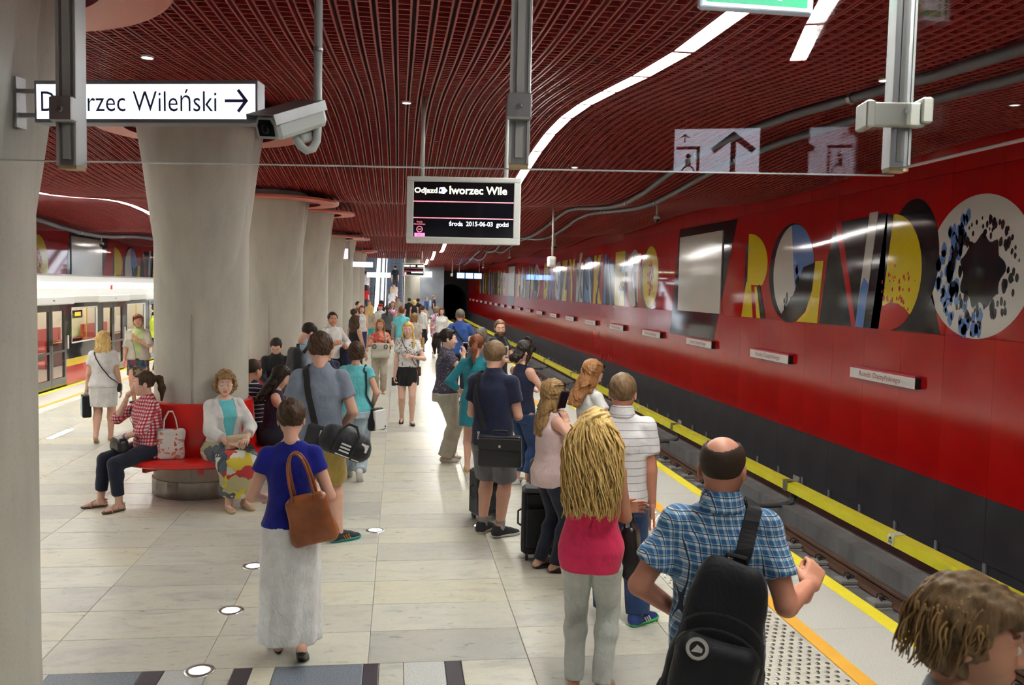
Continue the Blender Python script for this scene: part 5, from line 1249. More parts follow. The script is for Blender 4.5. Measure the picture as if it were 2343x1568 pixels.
            kR, kL = lg['R'][1], lg['L'][1]; aR, aL = lg['R'][2], lg['L'][2]
            ops = [('u', Loft(rings, 2.2, off=off, z1=.56*h+dz), 0)]
            for k, (hip, kn, an, yaw, pt) in lg.items(): ops += [('u', Cone(hip, kn, lr[0]+off*1.6, lr[1]+off*2.5), .09*s), ('u', Cone(kn, an+np.array([0, 0, .09*s]), lr[1]+off*2.4, .095*s, False, True), .12*s)]
            ops.append(('u', Cone((kR+kL)/2, (aR+aL)/2+np.array([0, -.03, .11*s]), .09*s, .12*s, False, True), .10*s))
            v, q = sdf(ops, res, folds(.005*s, ph)); np_obj('skirt', v, q, m, root)
    if socks:
        ops = []
        for k, (hip, kn, an, yaw, pt) in lg.items(): ops.append(('u', Cone(an-np.array([0, 0, .03*s]), an+(kn-an)*.16, lr[3]+.008, lr[3]*1.05+.007, False, True), 0))
        for o_ in ops: v, q = sdf([o_], min(res, .010)); np_obj('sock', v, q, socks, root)
    if shoes and shoes[0]:
        (uv, uq), (sv, sq) = shoe_mesh(shoes[0], .0065 if res < .016 else (.009 if res < .022 else .014))
        for k, (hip, kn, an, yaw, pt) in lg.items():
            Rf = np.array(Matrix.Rotation(math.radians(-yaw), 3, 'Z') @ Matrix.Rotation(math.radians(-pt), 3, 'X')); t = an-Rf@np.array([0, 0, .085*s]); mir = k == 'L'
            sc = s*(1.04 if male else .93); o = np_obj('shoe', xf(uv, Rf, t, sc, mir), uq[:, ::-1] if mir else uq, shoes[1], root)
            if len(sv): np_obj('sole', xf(sv, Rf, t, sc, mir), sq[:, ::-1] if mir else sq, shoes[2] or shoes[1], o)
            if len(shoes) > 3 and shoes[3]:
                for sx in (-1, 1):
                    for j in range(3): MB().tube([tuple(xf([(sx*.043, .045+j*.022, .022)], Rf, t, sc)[0]), tuple(xf([(sx*.040, .022+j*.022, .058)], Rf, t, sc)[0])], .0065*s, 5).build('stripe', shoes[3], o)
    tag(root, label, cat, group); return p
def strap(name, p, pts, wid, th, m, parent, off=.006, ops=None, n=40):
    """a flat strap laid over the clothed torso of p; points in body space of the actual figure"""
    P, G = snap(ops or p.topops, resample(pts, n), off); return MB().ribbon([p.M @ Vector(q) for q in P], [(p.M.to_3x3() @ Vector(g)) for g in G], wid, th).build(name, m, None)
def prop(name, label, cat, p, at, group=None):
    """a thing of its own placed in the body space of p"""
    t = empty(name, p.M @ Vector(at), p.rz); tag(t, label, cat, group); return t
def own(o, t):
    """attach world-space mesh o to thing t, keeping its place"""
    o.parent = t; o.matrix_parent_inverse = (Matrix.Translation(t.location) @ Matrix.Rotation(t.rotation_euler.z, 4, 'Z')).inverted(); return o
def sdf_obj(name, ops, h, m, parent=None, disp=None):
    v, q = sdf(ops, h, disp); return np_obj(name, v, q, m, parent)
# ================================================================ clothes and people
FB = fabric
C_ROYAL = FB('royal_blue_jersey', (.008, .012, .22)); C_WSKIRT = FB('white_crinkled_cotton', (.74, .75, .75), fold=.5); C_GREYT = FB('grey_blue_melange', (.20, .24, .31)); C_KHAKI = FB('mustard_canvas', (.42, .30, .08)); C_TURQ = FB('turquoise_jersey', (.14, .56, .62)); C_LJEAN = FB('pale_denim', (.42, .53, .62), var=.3)
C_WHITE = FB('white_cotton', (.66, .66, .65)); C_BLACK = FB('black_cotton', (.012, .012, .015)); C_NAVY = FB('navy_cotton', (.012, .016, .045)); C_BEIGE = FB('beige_cotton', (.42, .37, .29)); C_CREAM = FB('cream_linen', (.44, .41, .34), fold=.5); C_TEAL = FB('teal_knit', (.012, .17, .22)); C_GREYS = FB('grey_shorts', (.15, .15, .17)); C_JEAN = FB('blue_denim', (.018, .045, .13), var=.3); C_DJEAN = FB('dark_denim', (.014, .018, .035), var=.3); C_PINKT = FB('pale_pink_satin', (.62, .48, .47), .5); C_PINK = FB('hot_pink_chiffon', (.80, .035, .13)); C_WJEAN = FB('white_stretch_denim', (.62, .67, .65), fold=.5); C_BLUET = FB('mid_blue_jersey', (.03, .08, .28)); C_LBLUE = FB('light_blue_shirting', (.42, .53, .68)); C_PURP = FB('dark_plum_jersey', (.022, .012, .035)); C_GREEN = FB('pale_green_cotton', (.40, .50, .22)); C_HIVIS = mat('hi_vis_yellow', (.62, .80, .05), .6); C_GREYT2 = FB('slate_jersey', (.075, .085, .10)); C_CORAL = floral('coral_print', (.55, .12, .09), [(.6, .16, .12), (.7, .35, .25), (.45, .06, .06)], 18)
C_PLAID = plaid('red_white_gingham', (.66, .62, .62), (.52, .10, .13), (.40, .015, .035), .034); C_BPLAID = plaid('blue_check_shirting', (.70, .74, .77), (.20, .40, .60), (.05, .13, .30), .036, (.03, .045, .10)); C_STRP = stripes('white_shirting_grey_stripe', (.64, .64, .65), (.26, .27, .31), .052, .09); C_NSTR = stripes('navy_white_stripe', (.015, .018, .04), (.55, .55, .55), .05, .22)
C_FLOR = floral('jungle_print', (.58, .57, .46), [(.05, .07, .09), (.42, .40, .22), (.62, .50, .06), (.50, .05, .06), (.10, .12, .14), (.60, .60, .52)], 9, thr=.95); C_DFLOR = floral('dark_garden_print', (.03, .03, .04), [(.05, .07, .16), (.20, .20, .05), (.16, .04, .07), (.03, .10, .06)], 16, thr=.6); C_DOTS = floral('navy_floral_print', (.045, .04, .065), [(.35, .33, .35), (.12, .10, .14), (.25, .22, .22)], 30, thr=.30); C_PFLOR = floral('pink_floral_print', (.60, .35, .45), [(.6, .1, .25), (.05, .06, .12), (.7, .65, .66)], 16, thr=.6)
C_PRINT = floral('white_tee_with_grey_print', (.66, .66, .65), [(.05, .05, .06), (.35, .35, .36), (.64, .64, .63), (.12, .12, .13)], 22, thr=.42)
L_WHT = mat('white_leather', (.66, .66, .64), .45); L_BLK = mat('black_leather', (.014, .013, .015), .35); L_SOLE = mat('white_rubber', (.62, .62, .60), .6); L_TAN = noisy('cognac_leather', (.20, .055, .018), (.30, .095, .03), 7, .38, .25); L_BEI = mat('beige_leather', (.48, .35, .22), .4); L_CRM = mat('cream_leather', (.50, .48, .41), .45); L_YEL = mat('yellow_suede', (.62, .44, .02), .6); L_BRN = mat('brown_leather', (.08, .035, .02), .45); L_BLUE = mat('blue_mesh', (.015, .045, .20), .6); L_GRN = mat('green_rubber', (.05, .55, .12), .5); L_TEAL = mat('teal_rubber', (.01, .28, .24), .5); L_DRK = mat('dark_mesh', (.02, .02, .025), .7); N_BLK = fabric('black_nylon', (.012, .013, .017), .6); N_STRAP = mat('black_webbing', (.010, .010, .012), .7); M_CHROME = mat('chrome', (.7, .7, .7), .15, metal=1)
FL_B = ('flat', L_BLK, L_BLK)
NEAR, MID, FAR = .0125, .017, .026
STAND = None
def walk(f=.13, b=-.20, lift=.10, right_back=True, pt=40):
    fr = lambda s: ((s*.085, f, .085), s*8); bk = lambda s: ((s*.085, b, .085+lift), s*4, pt)
    return [bk(1), fr(-1)] if right_back else [fr(1), bk(-1)]
def glasses_on_head(p, name='sunglasses', up=True, m=M_SCREEN):
    mb = MB(); s = p.s
    def W(v): return tuple(p.hd+p.hR@(np.array(v)*p.hs))
    y, z = (.060, .098) if up else (.104, .004); tl = -.4 if up else 0
    for e in (-1, 1):
        c = [(e*.034+.027*math.cos(a), y+.004+tl*.02*math.sin(a), z+.021*math.sin(a)) for a in [2*PI*i/12 for i in range(12)]]
        n = len(mb.v); mb.v += [W(q) for q in c]+[W((q[0], q[1]+.006, q[2])) for q in c]; mb.f += [tuple(range(n, n+12))[::-1], tuple(range(n+12, n+24))]+[(n+i, n+(i+1) % 12, n+12+(i+1) % 12, n+12+i) for i in range(12)]; mb.mi += [0]*14
        mb.tube([W((e*.062, y, z)), W((e*.088, y-.05, z-.01)), W((e*.090, y-.11, z-.02))], .003*s, 5)
    mb.tube([W((-.01, y+.006, z+.008)), W((.01, y+.006, z+.008))], .003*s, 5); mb.build(name, m, p.root)
def phone(p, at, R, lb, m=None):
    t = prop('phone', lb, 'phone', p, at); b = MB().cbox(-.036, .036, -.005, .005, -.07, .07, .003); v = [tuple(Matrix(R) @ Vector(q)) for q in b.v]; obj('case', v, b.f, m or L_BLK, t)
    b = MB().box(-.032, .032, -.0065, -.005, -.06, .06); obj('screen', [tuple(Matrix(R) @ Vector(q)) for q in b.v], b.f, M_SCREEN, t); return t
def bag(name, lb, p, at, half, rnd, m, tilt=(0, 0, 0), taper=.12, h=.011, cat='bag', fold=.006, parts=()):
    """soft bag standing on its base; thing origin = middle of the base"""
    t = prop(name, lb, cat, p, at); R = np.array((Matrix.Rotation(tilt[2], 3, 'Z') @ Matrix.Rotation(tilt[1], 3, 'Y') @ Matrix.Rotation(tilt[0], 3, 'X')))
    hx, hy, hz = half; base = RBox((0, 0, hz), half, rnd); v, q = sdf([('u', base, 0)], h, folds(fold, at[0]*9+at[2])); f = 1-taper*np.clip(v[:, 2]/(2*hz), 0, 1)
    v = v*np.stack([f, f*(1-taper), np.ones_like(f)], 1); np_obj('bag_body', v@R.T, q, m, t); t['R'] = 0; del t['R']
    return t, R
def sub(t, R, mb, name, m, smooth=False): return obj(name, [tuple(R@np.array(v)) for v in mb.v], mb.f, m, t, smooth)
def loops(t, R, xs, y, z0, top, m, r=.006, name='handle'):
    """a pair of handles rising from the bag mouth"""
    for yy in (y, -y):
        mb = MB(); pts = [(xs[0]+(xs[1]-xs[0])*(1-math.cos(PI*i/14))/2, yy*(1-.6*math.sin(PI*i/14)), z0+(top-z0)*math.sin(PI*i/14)**.6) for i in range(15)]; mb.tube(pts, r, 7); sub(t, R, mb, name, m, True)
# ---------------------------------------------------------------- 1 woman in royal blue
p = person('woman in royal blue top and long white skirt walking away', -.65, 5.42, -4, 1.63, res=NEAR, hair=('bun', 'brown'), skin='fair', top=('tee', C_ROYAL, .525, .20, .013, .045), bottom=('skirt', C_WSKIRT), skirt=[(.595, 0, .080, .068), (.54, -.012, .107, .083), (.48, -.012, .112, .090), (.25, 0, .116, .098), (.075, 0, .118, .105)],
    R=((.17, .20, 1.03), (.55, -1, -.2), (0, .6, .5), None), L=((-.16, .24, 1.04), (-.55, -1, -.2), (.5, .8, .2), (0, 0, 1)), legs=walk(.12, -.12, .05, True, 35), shoes=('heel', L_BLK, L_BLK), head=(0, 14, 0), fine=False)
t, R_ = bag('tote_bag', 'large cognac leather tote bag behind the woman in royal blue', p, (.165, -.155, .775), (.145, .075, .155), .045, L_TAN, (.10, -.22, -.15), .16)
loops(t, R_, (-.07, .06), .045, .29, .58, L_TAN, .009); mb = MB().lathe([(.016, .0), (.02, .004), (.016, .008)], 12); mb.v = [(v[0]+.05, -.062, v[2]+.32) for v in mb.v]; sub(t, R_, mb, 'ring', M_CHROME)
# ---------------------------------------------------------------- 2 man in grey t-shirt with duffel
p = person('tall man in grey-blue t-shirt and mustard shorts seen from behind', -.69, 7.85, -6, 1.91, True, res=NEAR, hair=('short_full', 'brown'), top=('tee', C_GREYT, .475, .30, .022, .01), bottom=('shorts', C_KHAKI, .02), shoes=('sneaker', L_DRK, L_TEAL, mat('orange_trim', (.5, .2, .02), .5)), R=((.18, .10, .93), (.7, -1, 0), (0, .3, -1), None), L=((-.17, .20, .98), (-.6, -1, 0), (.3, 1, 0), None), legs=[((.16, .03, .085), 62), ((-.11, .02, .085), -12)], head=(4, 12, 0), fine=False)
t, R_ = bag('duffel_bag', 'black duffel bag with white print on the hip of the tall man', p, (.17, -.245, .845), (.235, .125, .125), .11, N_BLK, (0, .38, -.12), .0, fold=.008)
mb = MB().tube([(-.08, -.128, .03), (-.08, -.135, .13), (-.08, -.10, .24), (-.03, -.04, .30), (.04, -.04, .30), (.09, -.10, .24), (.09, -.135, .13), (.09, -.128, .03)], .012, 6); sub(t, R_, mb, 'handle', N_STRAP)
mb = MB()
for q in range(3): mb.box(.0-.03+q*.001, .06, -.131, -.128, .07+q*.030, .085+q*.030)
mb.box(-.05, .17, -.131, -.128, .035, .043).box(.135, .20, -.118, -.112, .13, .20); sub(t, R_, mb, 'white_print', L_WHT)
own(strap('shoulder_strap', p, [(-.10, .06, 1.56), (-.10, -.0, 1.60), (-.105, -.09, 1.52), (-.09, -.14, 1.35), (-.06, -.15, 1.2), (-.03, -.15, 1.06)], .055, .006, N_STRAP, None, .012), t)
t2, R_ = bag('sling_pouch', 'grey and white pouch hanging at the back of the tall man', p, (-.06, -.225, .93), (.10, .035, .10), .03, fabric('charcoal_pouch', (.03, .03, .035)), (0, .25, .1), .1); mb = MB().box(.02, .085, -.037, -.033, .10, .16); sub(t2, R_, mb, 'white_panel', L_WHT)
# ---------------------------------------------------------------- 3 woman in turquoise
p = person('woman in turquoise top and pale jeans walking away', -.50, 10.5, 4, 1.66, fat=1.12, res=NEAR, hair=('bob', 'brown'), top=('tee', C_TURQ, .495, .18, .018, .06), bottom=('trousers', C_LJEAN, .026), shoes=('sneaker', L_WHT, L_SOLE), R=((.21, .10, .95), (.6, -1, 0)), L=((-.20, .10, .95), (-.6, -1, 0)), legs=walk(.14, -.20, .07, True, 48), head=(-6, 12, 0), fine=False)
t, R_ = bag('handbag', 'dark and white handbag at the hip of the woman in turquoise', p, (.265, -.02, .60), (.065, .13, .135), .035, N_BLK, (0, -.1, -.5), .1); mb = MB().cbox(.03, .068, -.11, .11, .01, .25, .01); sub(t, R_, mb, 'white_panel', L_WHT)
own(strap('shoulder_strap', p, [(.10, .07, 1.28), (.105, .0, 1.36), (.11, -.08, 1.25), (.14, -.10, 1.05), (.20, -.07, .9), (.25, -.03, .84)], .022, .004, N_STRAP, None, .010), t)
# ---------------------------------------------------------------- 4 ginger woman facing the camera
p = person('ginger woman in coral top holding a big cream handbag', -.39, 18.9, 182, 1.62, res=MID, hair=('long', 'ginger'), skin='tan', top=('tee', C_CORAL, .50, .22, .014, .06), bottom=('trousers', C_BEIGE, .02), shoes=('flat', L_BEI, L_BEI), R=((.03, .24, 1.18), (1, -.2, -.5), (-1, .2, 0), (0, 1, 0)), L=((-.04, .25, 1.19), (-1, -.2, -.5), (1, .2, 0), (0, 1, 0)), hands=('hold', 'hold'))
t, R_ = bag('handbag', 'big cream handbag with round handles held by the ginger woman', p, (-.02, .24, .80), (.21, .09, .16), .05, L_CRM, (0, 0, 0), .12, .014)
for x in (-.12, .12): mb = MB().tube([(x+.035*math.cos(a), .09, .25+.045*math.sin(a)) for a in [2*PI*i/12 for i in range(13)]], .009, 6); sub(t, R_, mb, 'ring_handle', L_BLK)
own(strap('shoulder_strap', p, [(-.11, .02, 1.36), (-.12, .09, 1.28), (-.15, .14, 1.18), (-.16, .16, 1.08)], .03, .005, L_CRM, None, .01), t)
# ---------------------------------------------------------------- 5 young woman in black skirt
p = person('young blonde woman in printed white tee and black skirt walking towards us', .16, 14.7, 180, 1.74, res=.014, hair=('long_front', 'blonde'), skin='pale', top=('tee', C_PRINT, .565, .26, .018, .035), bottom=('skirt', C_BLACK), skirt=[(.61, 0, .080, .066), (.52, -.01, .108, .09), (.45, 0, .112, .098), (.385, 0, .108, .10)], shoes=FL_B, R=((.22, .07, .80), (.3, -1, 0)), L=((-.05, .21, 1.18), (-1, -.2, -.6), (1, .25, .1), (0, 1, .2)), hands=('hold', 'hold'), legs=walk(.10, -.12, .03, True, 22), head=(4, 2, 0))
phone(p, (.225, .10, .74), ((1, 0, 0), (0, 1, 0), (0, 0, 1)), 'black phone in the lowered hand of the young blonde woman')
t, R_ = bag('shoulder_bag', 'small brown shoulder bag of the young blonde woman', p, (-.20, -.03, .83), (.035, .10, .08), .03, L_BRN, (0, 0, 0), .1, .014); own(strap('shoulder_strap', p, [(.09, -.02, 1.46), (.085, .06, 1.42), (.02, .13, 1.28), (-.06, .14, 1.16), (-.13, .12, 1.05), (-.19, .03, .95)], .012, .004, L_BRN, None, .008), t)
# ---------------------------------------------------------------- 6 woman in cream trousers on the phone
p = person('dark-haired woman in cream trousers talking into a phone, side view', .65, 11.55, 82, 1.79, fat=1.05, res=NEAR, hair=('ponytail', 'dark'), skin='pale', top=('tee', C_DOTS, .515, .20, .026, .02), bottom=('trousers', C_CREAM, .036), shoes=('flat', L_CRM, L_CRM), R=((.08, .20, 1.40), (.9, .2, -1), (-.15, .25, 1), (.7, .6, 0)), L=((-.17, .20, .92), (-1, -.6, 0)), hands=('hold', 'hold'), legs=[((.09, -.02, .085), 6), ((-.09, .06, .085), -6)], head=(6, 4, 0))
phone(p, (.04, .245, 1.545), ((.3, -.95, 0), (.95, .3, 0), (0, 0, 1)), 'pale phone held to the mouth of the woman in cream trousers', L_WHT); glasses_on_head(p)
t, R_ = bag('handbag', 'dark brown handbag hanging beyond the woman in cream trousers', p, (-.17, .24, .50), (.05, .10, .15), .03, L_BRN, (0, 0, .2), .12); loops(t, R_, (-.02, .02), .05, .27, .40, L_BRN, .006)
# ---------------------------------------------------------------- 7 woman in teal dress
p = person('red-haired woman in teal dress and yellow shoes seen from behind', .98, 10.85, 14, 1.75, res=NEAR, hair=('low_ponytail', 'red'), top=('dress', C_TEAL, .50, .82, .016, .03), bottom=('skirt', C_TEAL), skirt=[(.60, 0, .084, .070), (.51, -.01, .110, .088), (.42, 0, .113, .092), (.345, 0, .114, .094)], shoes=('heel', L_YEL, L_YEL), R=((.16, .22, 1.05), (1, -.7, -.2)), L=((-.20, .16, 1.0), (-1, -.6, 0)), head=(0, 18, 0), fine=False)
# ---------------------------------------------------------------- 8 man in navy with briefcase
p = person('man in navy t-shirt and grey shorts with a shoulder briefcase', .90, 8.03, 26, 1.85, True, res=NEAR, hair=('short', 'sandy'), skin='fair', top=('tee', C_NAVY, .475, .29, .022, .005), bottom=('shorts', C_GREYS, .02), shoes=('sneaker', L_DRK, L_SOLE), socks=fabric('grey_socks', (.30, .30, .31)), R=((.11, .26, 1.08), (.6, -1, -.4), (-.6, .8, .1), None), L=((-.10, .26, 1.06), (-.6, -1, -.4), (.6, .8, 0), None), legs=[((.09, -.02, .085), 38), ((-.10, .05, .085), 10)], head=(4, 8, 0), fine=False)
t, R_ = bag('briefcase', 'black leather shoulder briefcase of the man in navy', p, (.17, -.27, .725), (.20, .055, .145), .022, L_BLK, (0, 0, .25), .03, fold=.002)
mb = MB().cbox(-.195, .195, -.066, -.045, .16, .27, .008); sub(t, R_, mb, 'flap', L_BLK); mb = MB().cbox(-.012, .012, -.075, -.06, .185, .215, .004); sub(t, R_, mb, 'clasp', M_CHROME); mb = MB().tube([(-.07, 0, .28), (-.06, 0, .33), (.06, 0, .33), (.07, 0, .28)], .012, 7); sub(t, R_, mb, 'handle', L_BLK)
mb = MB().tube([(-.20, -.02, .25), (-.20, -.02, .30)], .007, 6).box(-.212, -.188, -.03, -.01, .30, .325); sub(t, R_, mb, 'strap_clip', M_CHROME)
own(strap('shoulder_strap', p, [(-.10, .10, 1.47), (-.11, .0, 1.53), (-.115, -.09, 1.42), (-.09, -.14, 1.25), (-.05, -.15, 1.12), (-.01, -.17, 1.03)], .045, .005, N_STRAP, None, .012), t)
# ---------------------------------------------------------------- 9 woman in navy tank top
p = person('dark-haired woman in navy tank top and jeans looking down at her phone', 1.47, 10.05, 58, 1.73, res=NEAR, hair=('messy_bun', 'dark'), skin='fair', top=('tank', C_NAVY, .50, 0, .010, .05), bottom=('cropped', C_JEAN, .022), shoes=('sneaker', L_WHT, L_SOLE, L_BLK), R=((.09, .32, 1.10), (1, -.5, -.4), (-.2, 1, .2), (.3, 0, 1)), L=((-.06, .33, 1.14), (-1, -.5, -.4), (.2, 1, .2), (-.3, 0, 1)), hands=('hold', 'hold'), legs=[((.10, .02, .085), 40), ((-.10, .02, .085), 6)], head=(10, 38, 0)); glasses_on_head(p)
phone(p, (.0, .44, 1.17), ((1, 0, 0), (0, .3, -.95), (0, .95, .3)), 'phone in the hands of the woman in navy tank top')
t = empty('daypack', (1.66, 9.75, 0)); sdf_obj('bag_body', [('u', RBox((0, 0, .20), (.13, .09, .20), .07), 0)], .012, N_BLK, t, folds(.006)); mb = MB()
for s_ in (-1, 1): mb.tube([(s_*.07, -.095, .05), (s_*.085, -.105, .22), (s_*.05, -.08, .40)], .018, 6)
mb.build('green_strap', mat('neon_green', (.03, .75, .12), .5), t); MB().tube([(-.03, 0, .39), (0, 0, .45), (.03, 0, .39)], .008, 6).build('handle', N_STRAP, t); tag(t, 'black daypack with neon green straps standing behind the pale suitcase woman', 'backpack')
t['label'] = 'black daypack with neon green straps standing by the white sneakers'
# ---------------------------------------------------------------- 10 woman on the phone with suitcase
p = person('long-haired woman in pale pink top talking on a black phone', 1.27, 6.98, 76, 1.60, res=NEAR, hair=('long', 'dblonde'), skin='fair', top=('tank', C_PINKT, .455, 0, .026, .03), bottom=('trousers', C_DJEAN, .013), shoes=FL_B, R=((.160, .075, 1.385), (.9, .5, -1), (-.25, -.2, 1), (1, .2, .2)), L=((-.15, .22, 1.0), (-1, -.4, -.3)), hands=('hold', 'relaxed'), legs=[((.08, .04, .085), 10), ((-.08, -.05, .085), -5)], head=(2, 10, 0)); glasses_on_head(p)
phone(p, (.122, .045, 1.455), ((0, -1, 0), (1, 0, .25), (0, .35, 1)), 'black phone at the ear of the woman in pale pink')
t, R_ = bag('handbag', 'beige handbag on the arm of the woman in pale pink', p, (.19, .13, .77), (.055, .115, .085), .045, L_BEI, (0, 0, .1), .05); loops(t, R_, (-.01, .01), .07, .15, .34, L_BEI, .007)
mb = MB().lathe([(.012, 0), (.016, .003), (.012, .006)], 10); mb.v = [(.06, v[0], v[1]+.11) for v in mb.v]; sub(t, R_, mb, 'charm', M_CHROME)
def suitcase(x, y, rz, lb, w=.42, d=.24, h=.58, m=N_BLK):
    t = empty('suitcase', (x, y, 0), rz); MB().cbox(-w/2, w/2, -d/2, d/2, .05, .05+h, .03).build('shell', m, t); MB().cbox(-w/2+.04, w/2-.04, -d/2-.025, -d/2, .12, .05+h-.16, .012).build('front_pocket', m, t); MB().cbox(-w/2+.04, w/2-.04, -d/2-.018, -d/2, .05+h-.13, .05+h-.04, .008).build('top_pocket', m, t)
    for sx in (-1, 1):
        for sy in (-1, 1): w_ = MB().lathe([(.012, -.012), (.035, -.012), (.035, .012), (.012, .012)], 14, close=False); obj('wheel', [(sx*(w/2-.05)+v[2], sy*(d/2-.03)+v[0], .035+v[1]) for v in w_.v], w_.f, L_BLK, t)
    MB().tube([(-.05, 0, .05+h), (-.05, 0, .08+h), (.05, 0, .08+h), (.05, 0, .05+h)], .01, 6).build('top_handle', L_BLK, t); MB().tube([(-w/2, 0, .05+h*.4), (-w/2-.03, 0, .05+h*.43), (-w/2-.03, 0, .05+h*.62), (-w/2, 0, .05+h*.65)], .009, 6).build('side_handle', L_BLK, t); tag(t, lb, 'suitcase'); return t
suitcase(1.30, 7.33, -.12, 'black soft suitcase behind the woman in pale pink'); suitcase(.93, 8.62, .35, 'black trolley case behind the man in navy', .34, .22, .48)
# ---------------------------------------------------------------- 11 blonde woman in pink
p = person('woman with long curly blonde hair in hot pink sleeveless top', 1.12, 4.78, 22, 1.66, res=.0115, hair=('mane', 'blonde'), skin='tan', top=('tank', C_PINK, .455, 0, .026, .02), bottom=('trousers', C_WJEAN, .012), shoes=('flat', L_BEI, L_BEI), R=((-.02, .22, 1.10), (1, -.5, -.5), (-1, .1, .1), (0, 1, .2)), L=((.17, .19, 1.13), (-1, -.2, -.4), (1, .05, .15), (.2, 1, 0)), hands=('relaxed', 'relaxed'), head=(-4, 10, 0), fine=False)
def strands(p, n, length, rx, ry, m, seed=1, rad=.0045):
    r = random.Random(seed); mb = MB(); s = p.s
    for i in range(n):
        a = r.uniform(-PI*1.12, PI*.12); z0 = r.uniform(.02, .115); q = math.sqrt(max(0.05, 1-(z0-.03)**2/.105**2)); L = length*r.uniform(.65, 1.08); ph = r.uniform(0, 6.28); fq = r.uniform(22, 34); am = r.uniform(.007, .018)
        sp = r.uniform(.85, 1.12); pts = []
        for k in range(17):
            t = k/16; z = z0-(z0+L)*t**1.15; e = min(1, max(0, (z0-z)/.16)); bx, by = rx*sp, ry*sp
            x = math.cos(a)*(.098*q*(1-e)+bx*e); y = math.sin(a)*(.116*q*(1-e)+by*e)-.015-.045*e; w = am*min(1, t*3); x += w*math.sin(fq*z+ph); y += w*math.cos(fq*z+ph); x *= 1-.25*max(0, t-.7); pts.append(tuple(p.hd+p.hR@(np.array([x, y, z])*p.hs)))
        mb.tube(pts, [rad*s*(1-.55*(k/16)**2) for k in range(17)], 5)
    o = mb.build('hair_strands', m, p.root, True); o['kind'] = 'stuff'
strands(p, 330, .45, .150, .085, HR['blonde'], 4, .0058)
mb = MB(); 
t, R_ = bag('shoulder_bag', 'black leather bag beside the hip of the woman in hot pink', p, (.235, .16, .66), (.055, .13, .16), .04, L_BLK, (0, -.12, .0), .18); loops(t, R_, (-.02, .02), .07, .27, .46, L_BLK, .007)
# ---------------------------------------------------------------- 12 man in striped polo
p = person('man in white pinstriped shirt and jeans seen from behind', 1.56, 5.83, 14, 1.77, True, res=NEAR, hair=('short', 'sandy'), skin='red', top=('polo_collar', C_STRP, .475, .31, .026, .0), bottom=('trousers', C_JEAN, .026), shoes=('sneaker', L_BLUE, L_GRN, L_WHT), R=((.225, .06, .84), (.3, -1, 0)), L=((-.20, .10, .88), (-.3, -1, 0)), hands=('grip', 'relaxed'), legs=[((.15, -.02, .085), 40), ((-.08, .06, .085), 20)], head=(6, 4, 0), fine=False)
t, R_ = bag('carrier_bag', 'orange and white carrier bag in the hand of the man in pinstripes', p, (.24, .16, .36), (.05, .12, .14), .02, mat('white_poly', (.62, .62, .60), .4), (0, 0, 0), .05); loops(t, R_, (-.015, .015), .04, .26, .44, mat('orange_cord', (.7, .18, .03), .5), .006)
# ---------------------------------------------------------------- 13 red-blonde woman in white tee
p = person('red-blonde woman in white tee with sunglasses on her head, looking down', 1.86, 8.14, 72, 1.67, res=NEAR, hair=('long', 'ginger'), skin='pale', top=('tee', C_WHITE, .49, .24, .015, .04), bottom=('trousers', C_JEAN, .015), R=((.16, .24, 1.0), (1, -.5, -.3)), L=((-.10, .26, 1.0), (-1, -.5, -.3)), head=(0, 24, 0)); glasses_on_head(p)
own(strap('bag_strap', p, [(-.08, -.02, 1.40), (-.07, .07, 1.34), (0, .12, 1.2), (.06, .12, 1.08)], .010, .004, N_STRAP, None, .007), p.root)
# ---------------------------------------------------------------- 14 balding man with backpack
p = person('balding man in blue checked shirt carrying a black backpack', 1.315, 3.32, 18, 1.77, True, 1.04, .0115, 'red', ('bald', 'buzzd'), ('check_collar', C_BPLAID, .44, .33, .022, .0), ('trousers', C_DJEAN, .02), ('sneaker', L_DRK, L_SOLE), R=((.37, .12, 1.13), (.0, -1, -1.0), (.35, .6, .6), (.45, -.8, .5)), L=((-.15, .09, .98), (-.8, -.5, .0), (.6, .5, -.6), None), hands=('grip', 'relaxed'), head=(12, 8, 0), fine=False)
t, R_ = bag('backpack', 'black backpack with round white emblem on the balding man', p, (-.055, -.275, .72), (.20, .10, .31), .095, N_BLK, (-.10, .16, -.10), .34, .011, fold=.009)
v, q = sdf([('u', RBox((0, -.062, .17), (.155, .06, .155), .055), 0)], .011, folds(.006, 2)); np_obj('front_pocket', v@R_.T, q, N_BLK, t)
mb = MB().tube([(-.05, .05, .58), (-.035, .04, .63), (.035, .04, .63), (.05, .05, .58)], .010, 6); sub(t, R_, mb, 'carry_loop', N_STRAP); mb = MB().tube([(-.17, .0, .1), (-.20, -.02, .0), (-.22, -.02, -.10), (-.23, -.03, -.16)], [.02, .018, .022, .028], 8); sub(t, R_, mb, 'hanging_strap', N_STRAP, True)
for ring in (.30, .36): 
    mb = MB().ribbon([(.155*math.cos(a), -.105-.020*math.sin(a), ring-.02+.10*math.sin(a)) for a in [PI*i/12 for i in range(13)]], [(0, -1, 0)]*13, .008, .004); sub(t, R_, mb, 'zip', mat('zip_black', (.02, .02, .024), .35))
ec = (-.075, -.128, .295)
mb = MB(); mb.prism(ell(0, 0, .042, .042, n=32)[::1], .002, lambda u, v, w: (ec[0]+u, ec[1]-.006-w, ec[2]+v)); sub(t, R_, mb, 'emblem_disc', L_WHT)
mb = MB(); mb.prism(ell(0, 0, .039, .039, 0, 360, 32)+[(.039, 0)]+ell(0, 0, .0385, .0385, 360, 0, 32), .001, lambda u, v, w: (ec[0]+u, ec[1]-.0085-w, ec[2]+v)); mb.prism(ell(0, .0, .029, .029, n=28), .001, lambda u, v, w: (ec[0]+u, ec[1]-.0085-w, ec[2]+v)); sub(t, R_, mb, 'emblem_ring', L_BLK)
mb = MB()
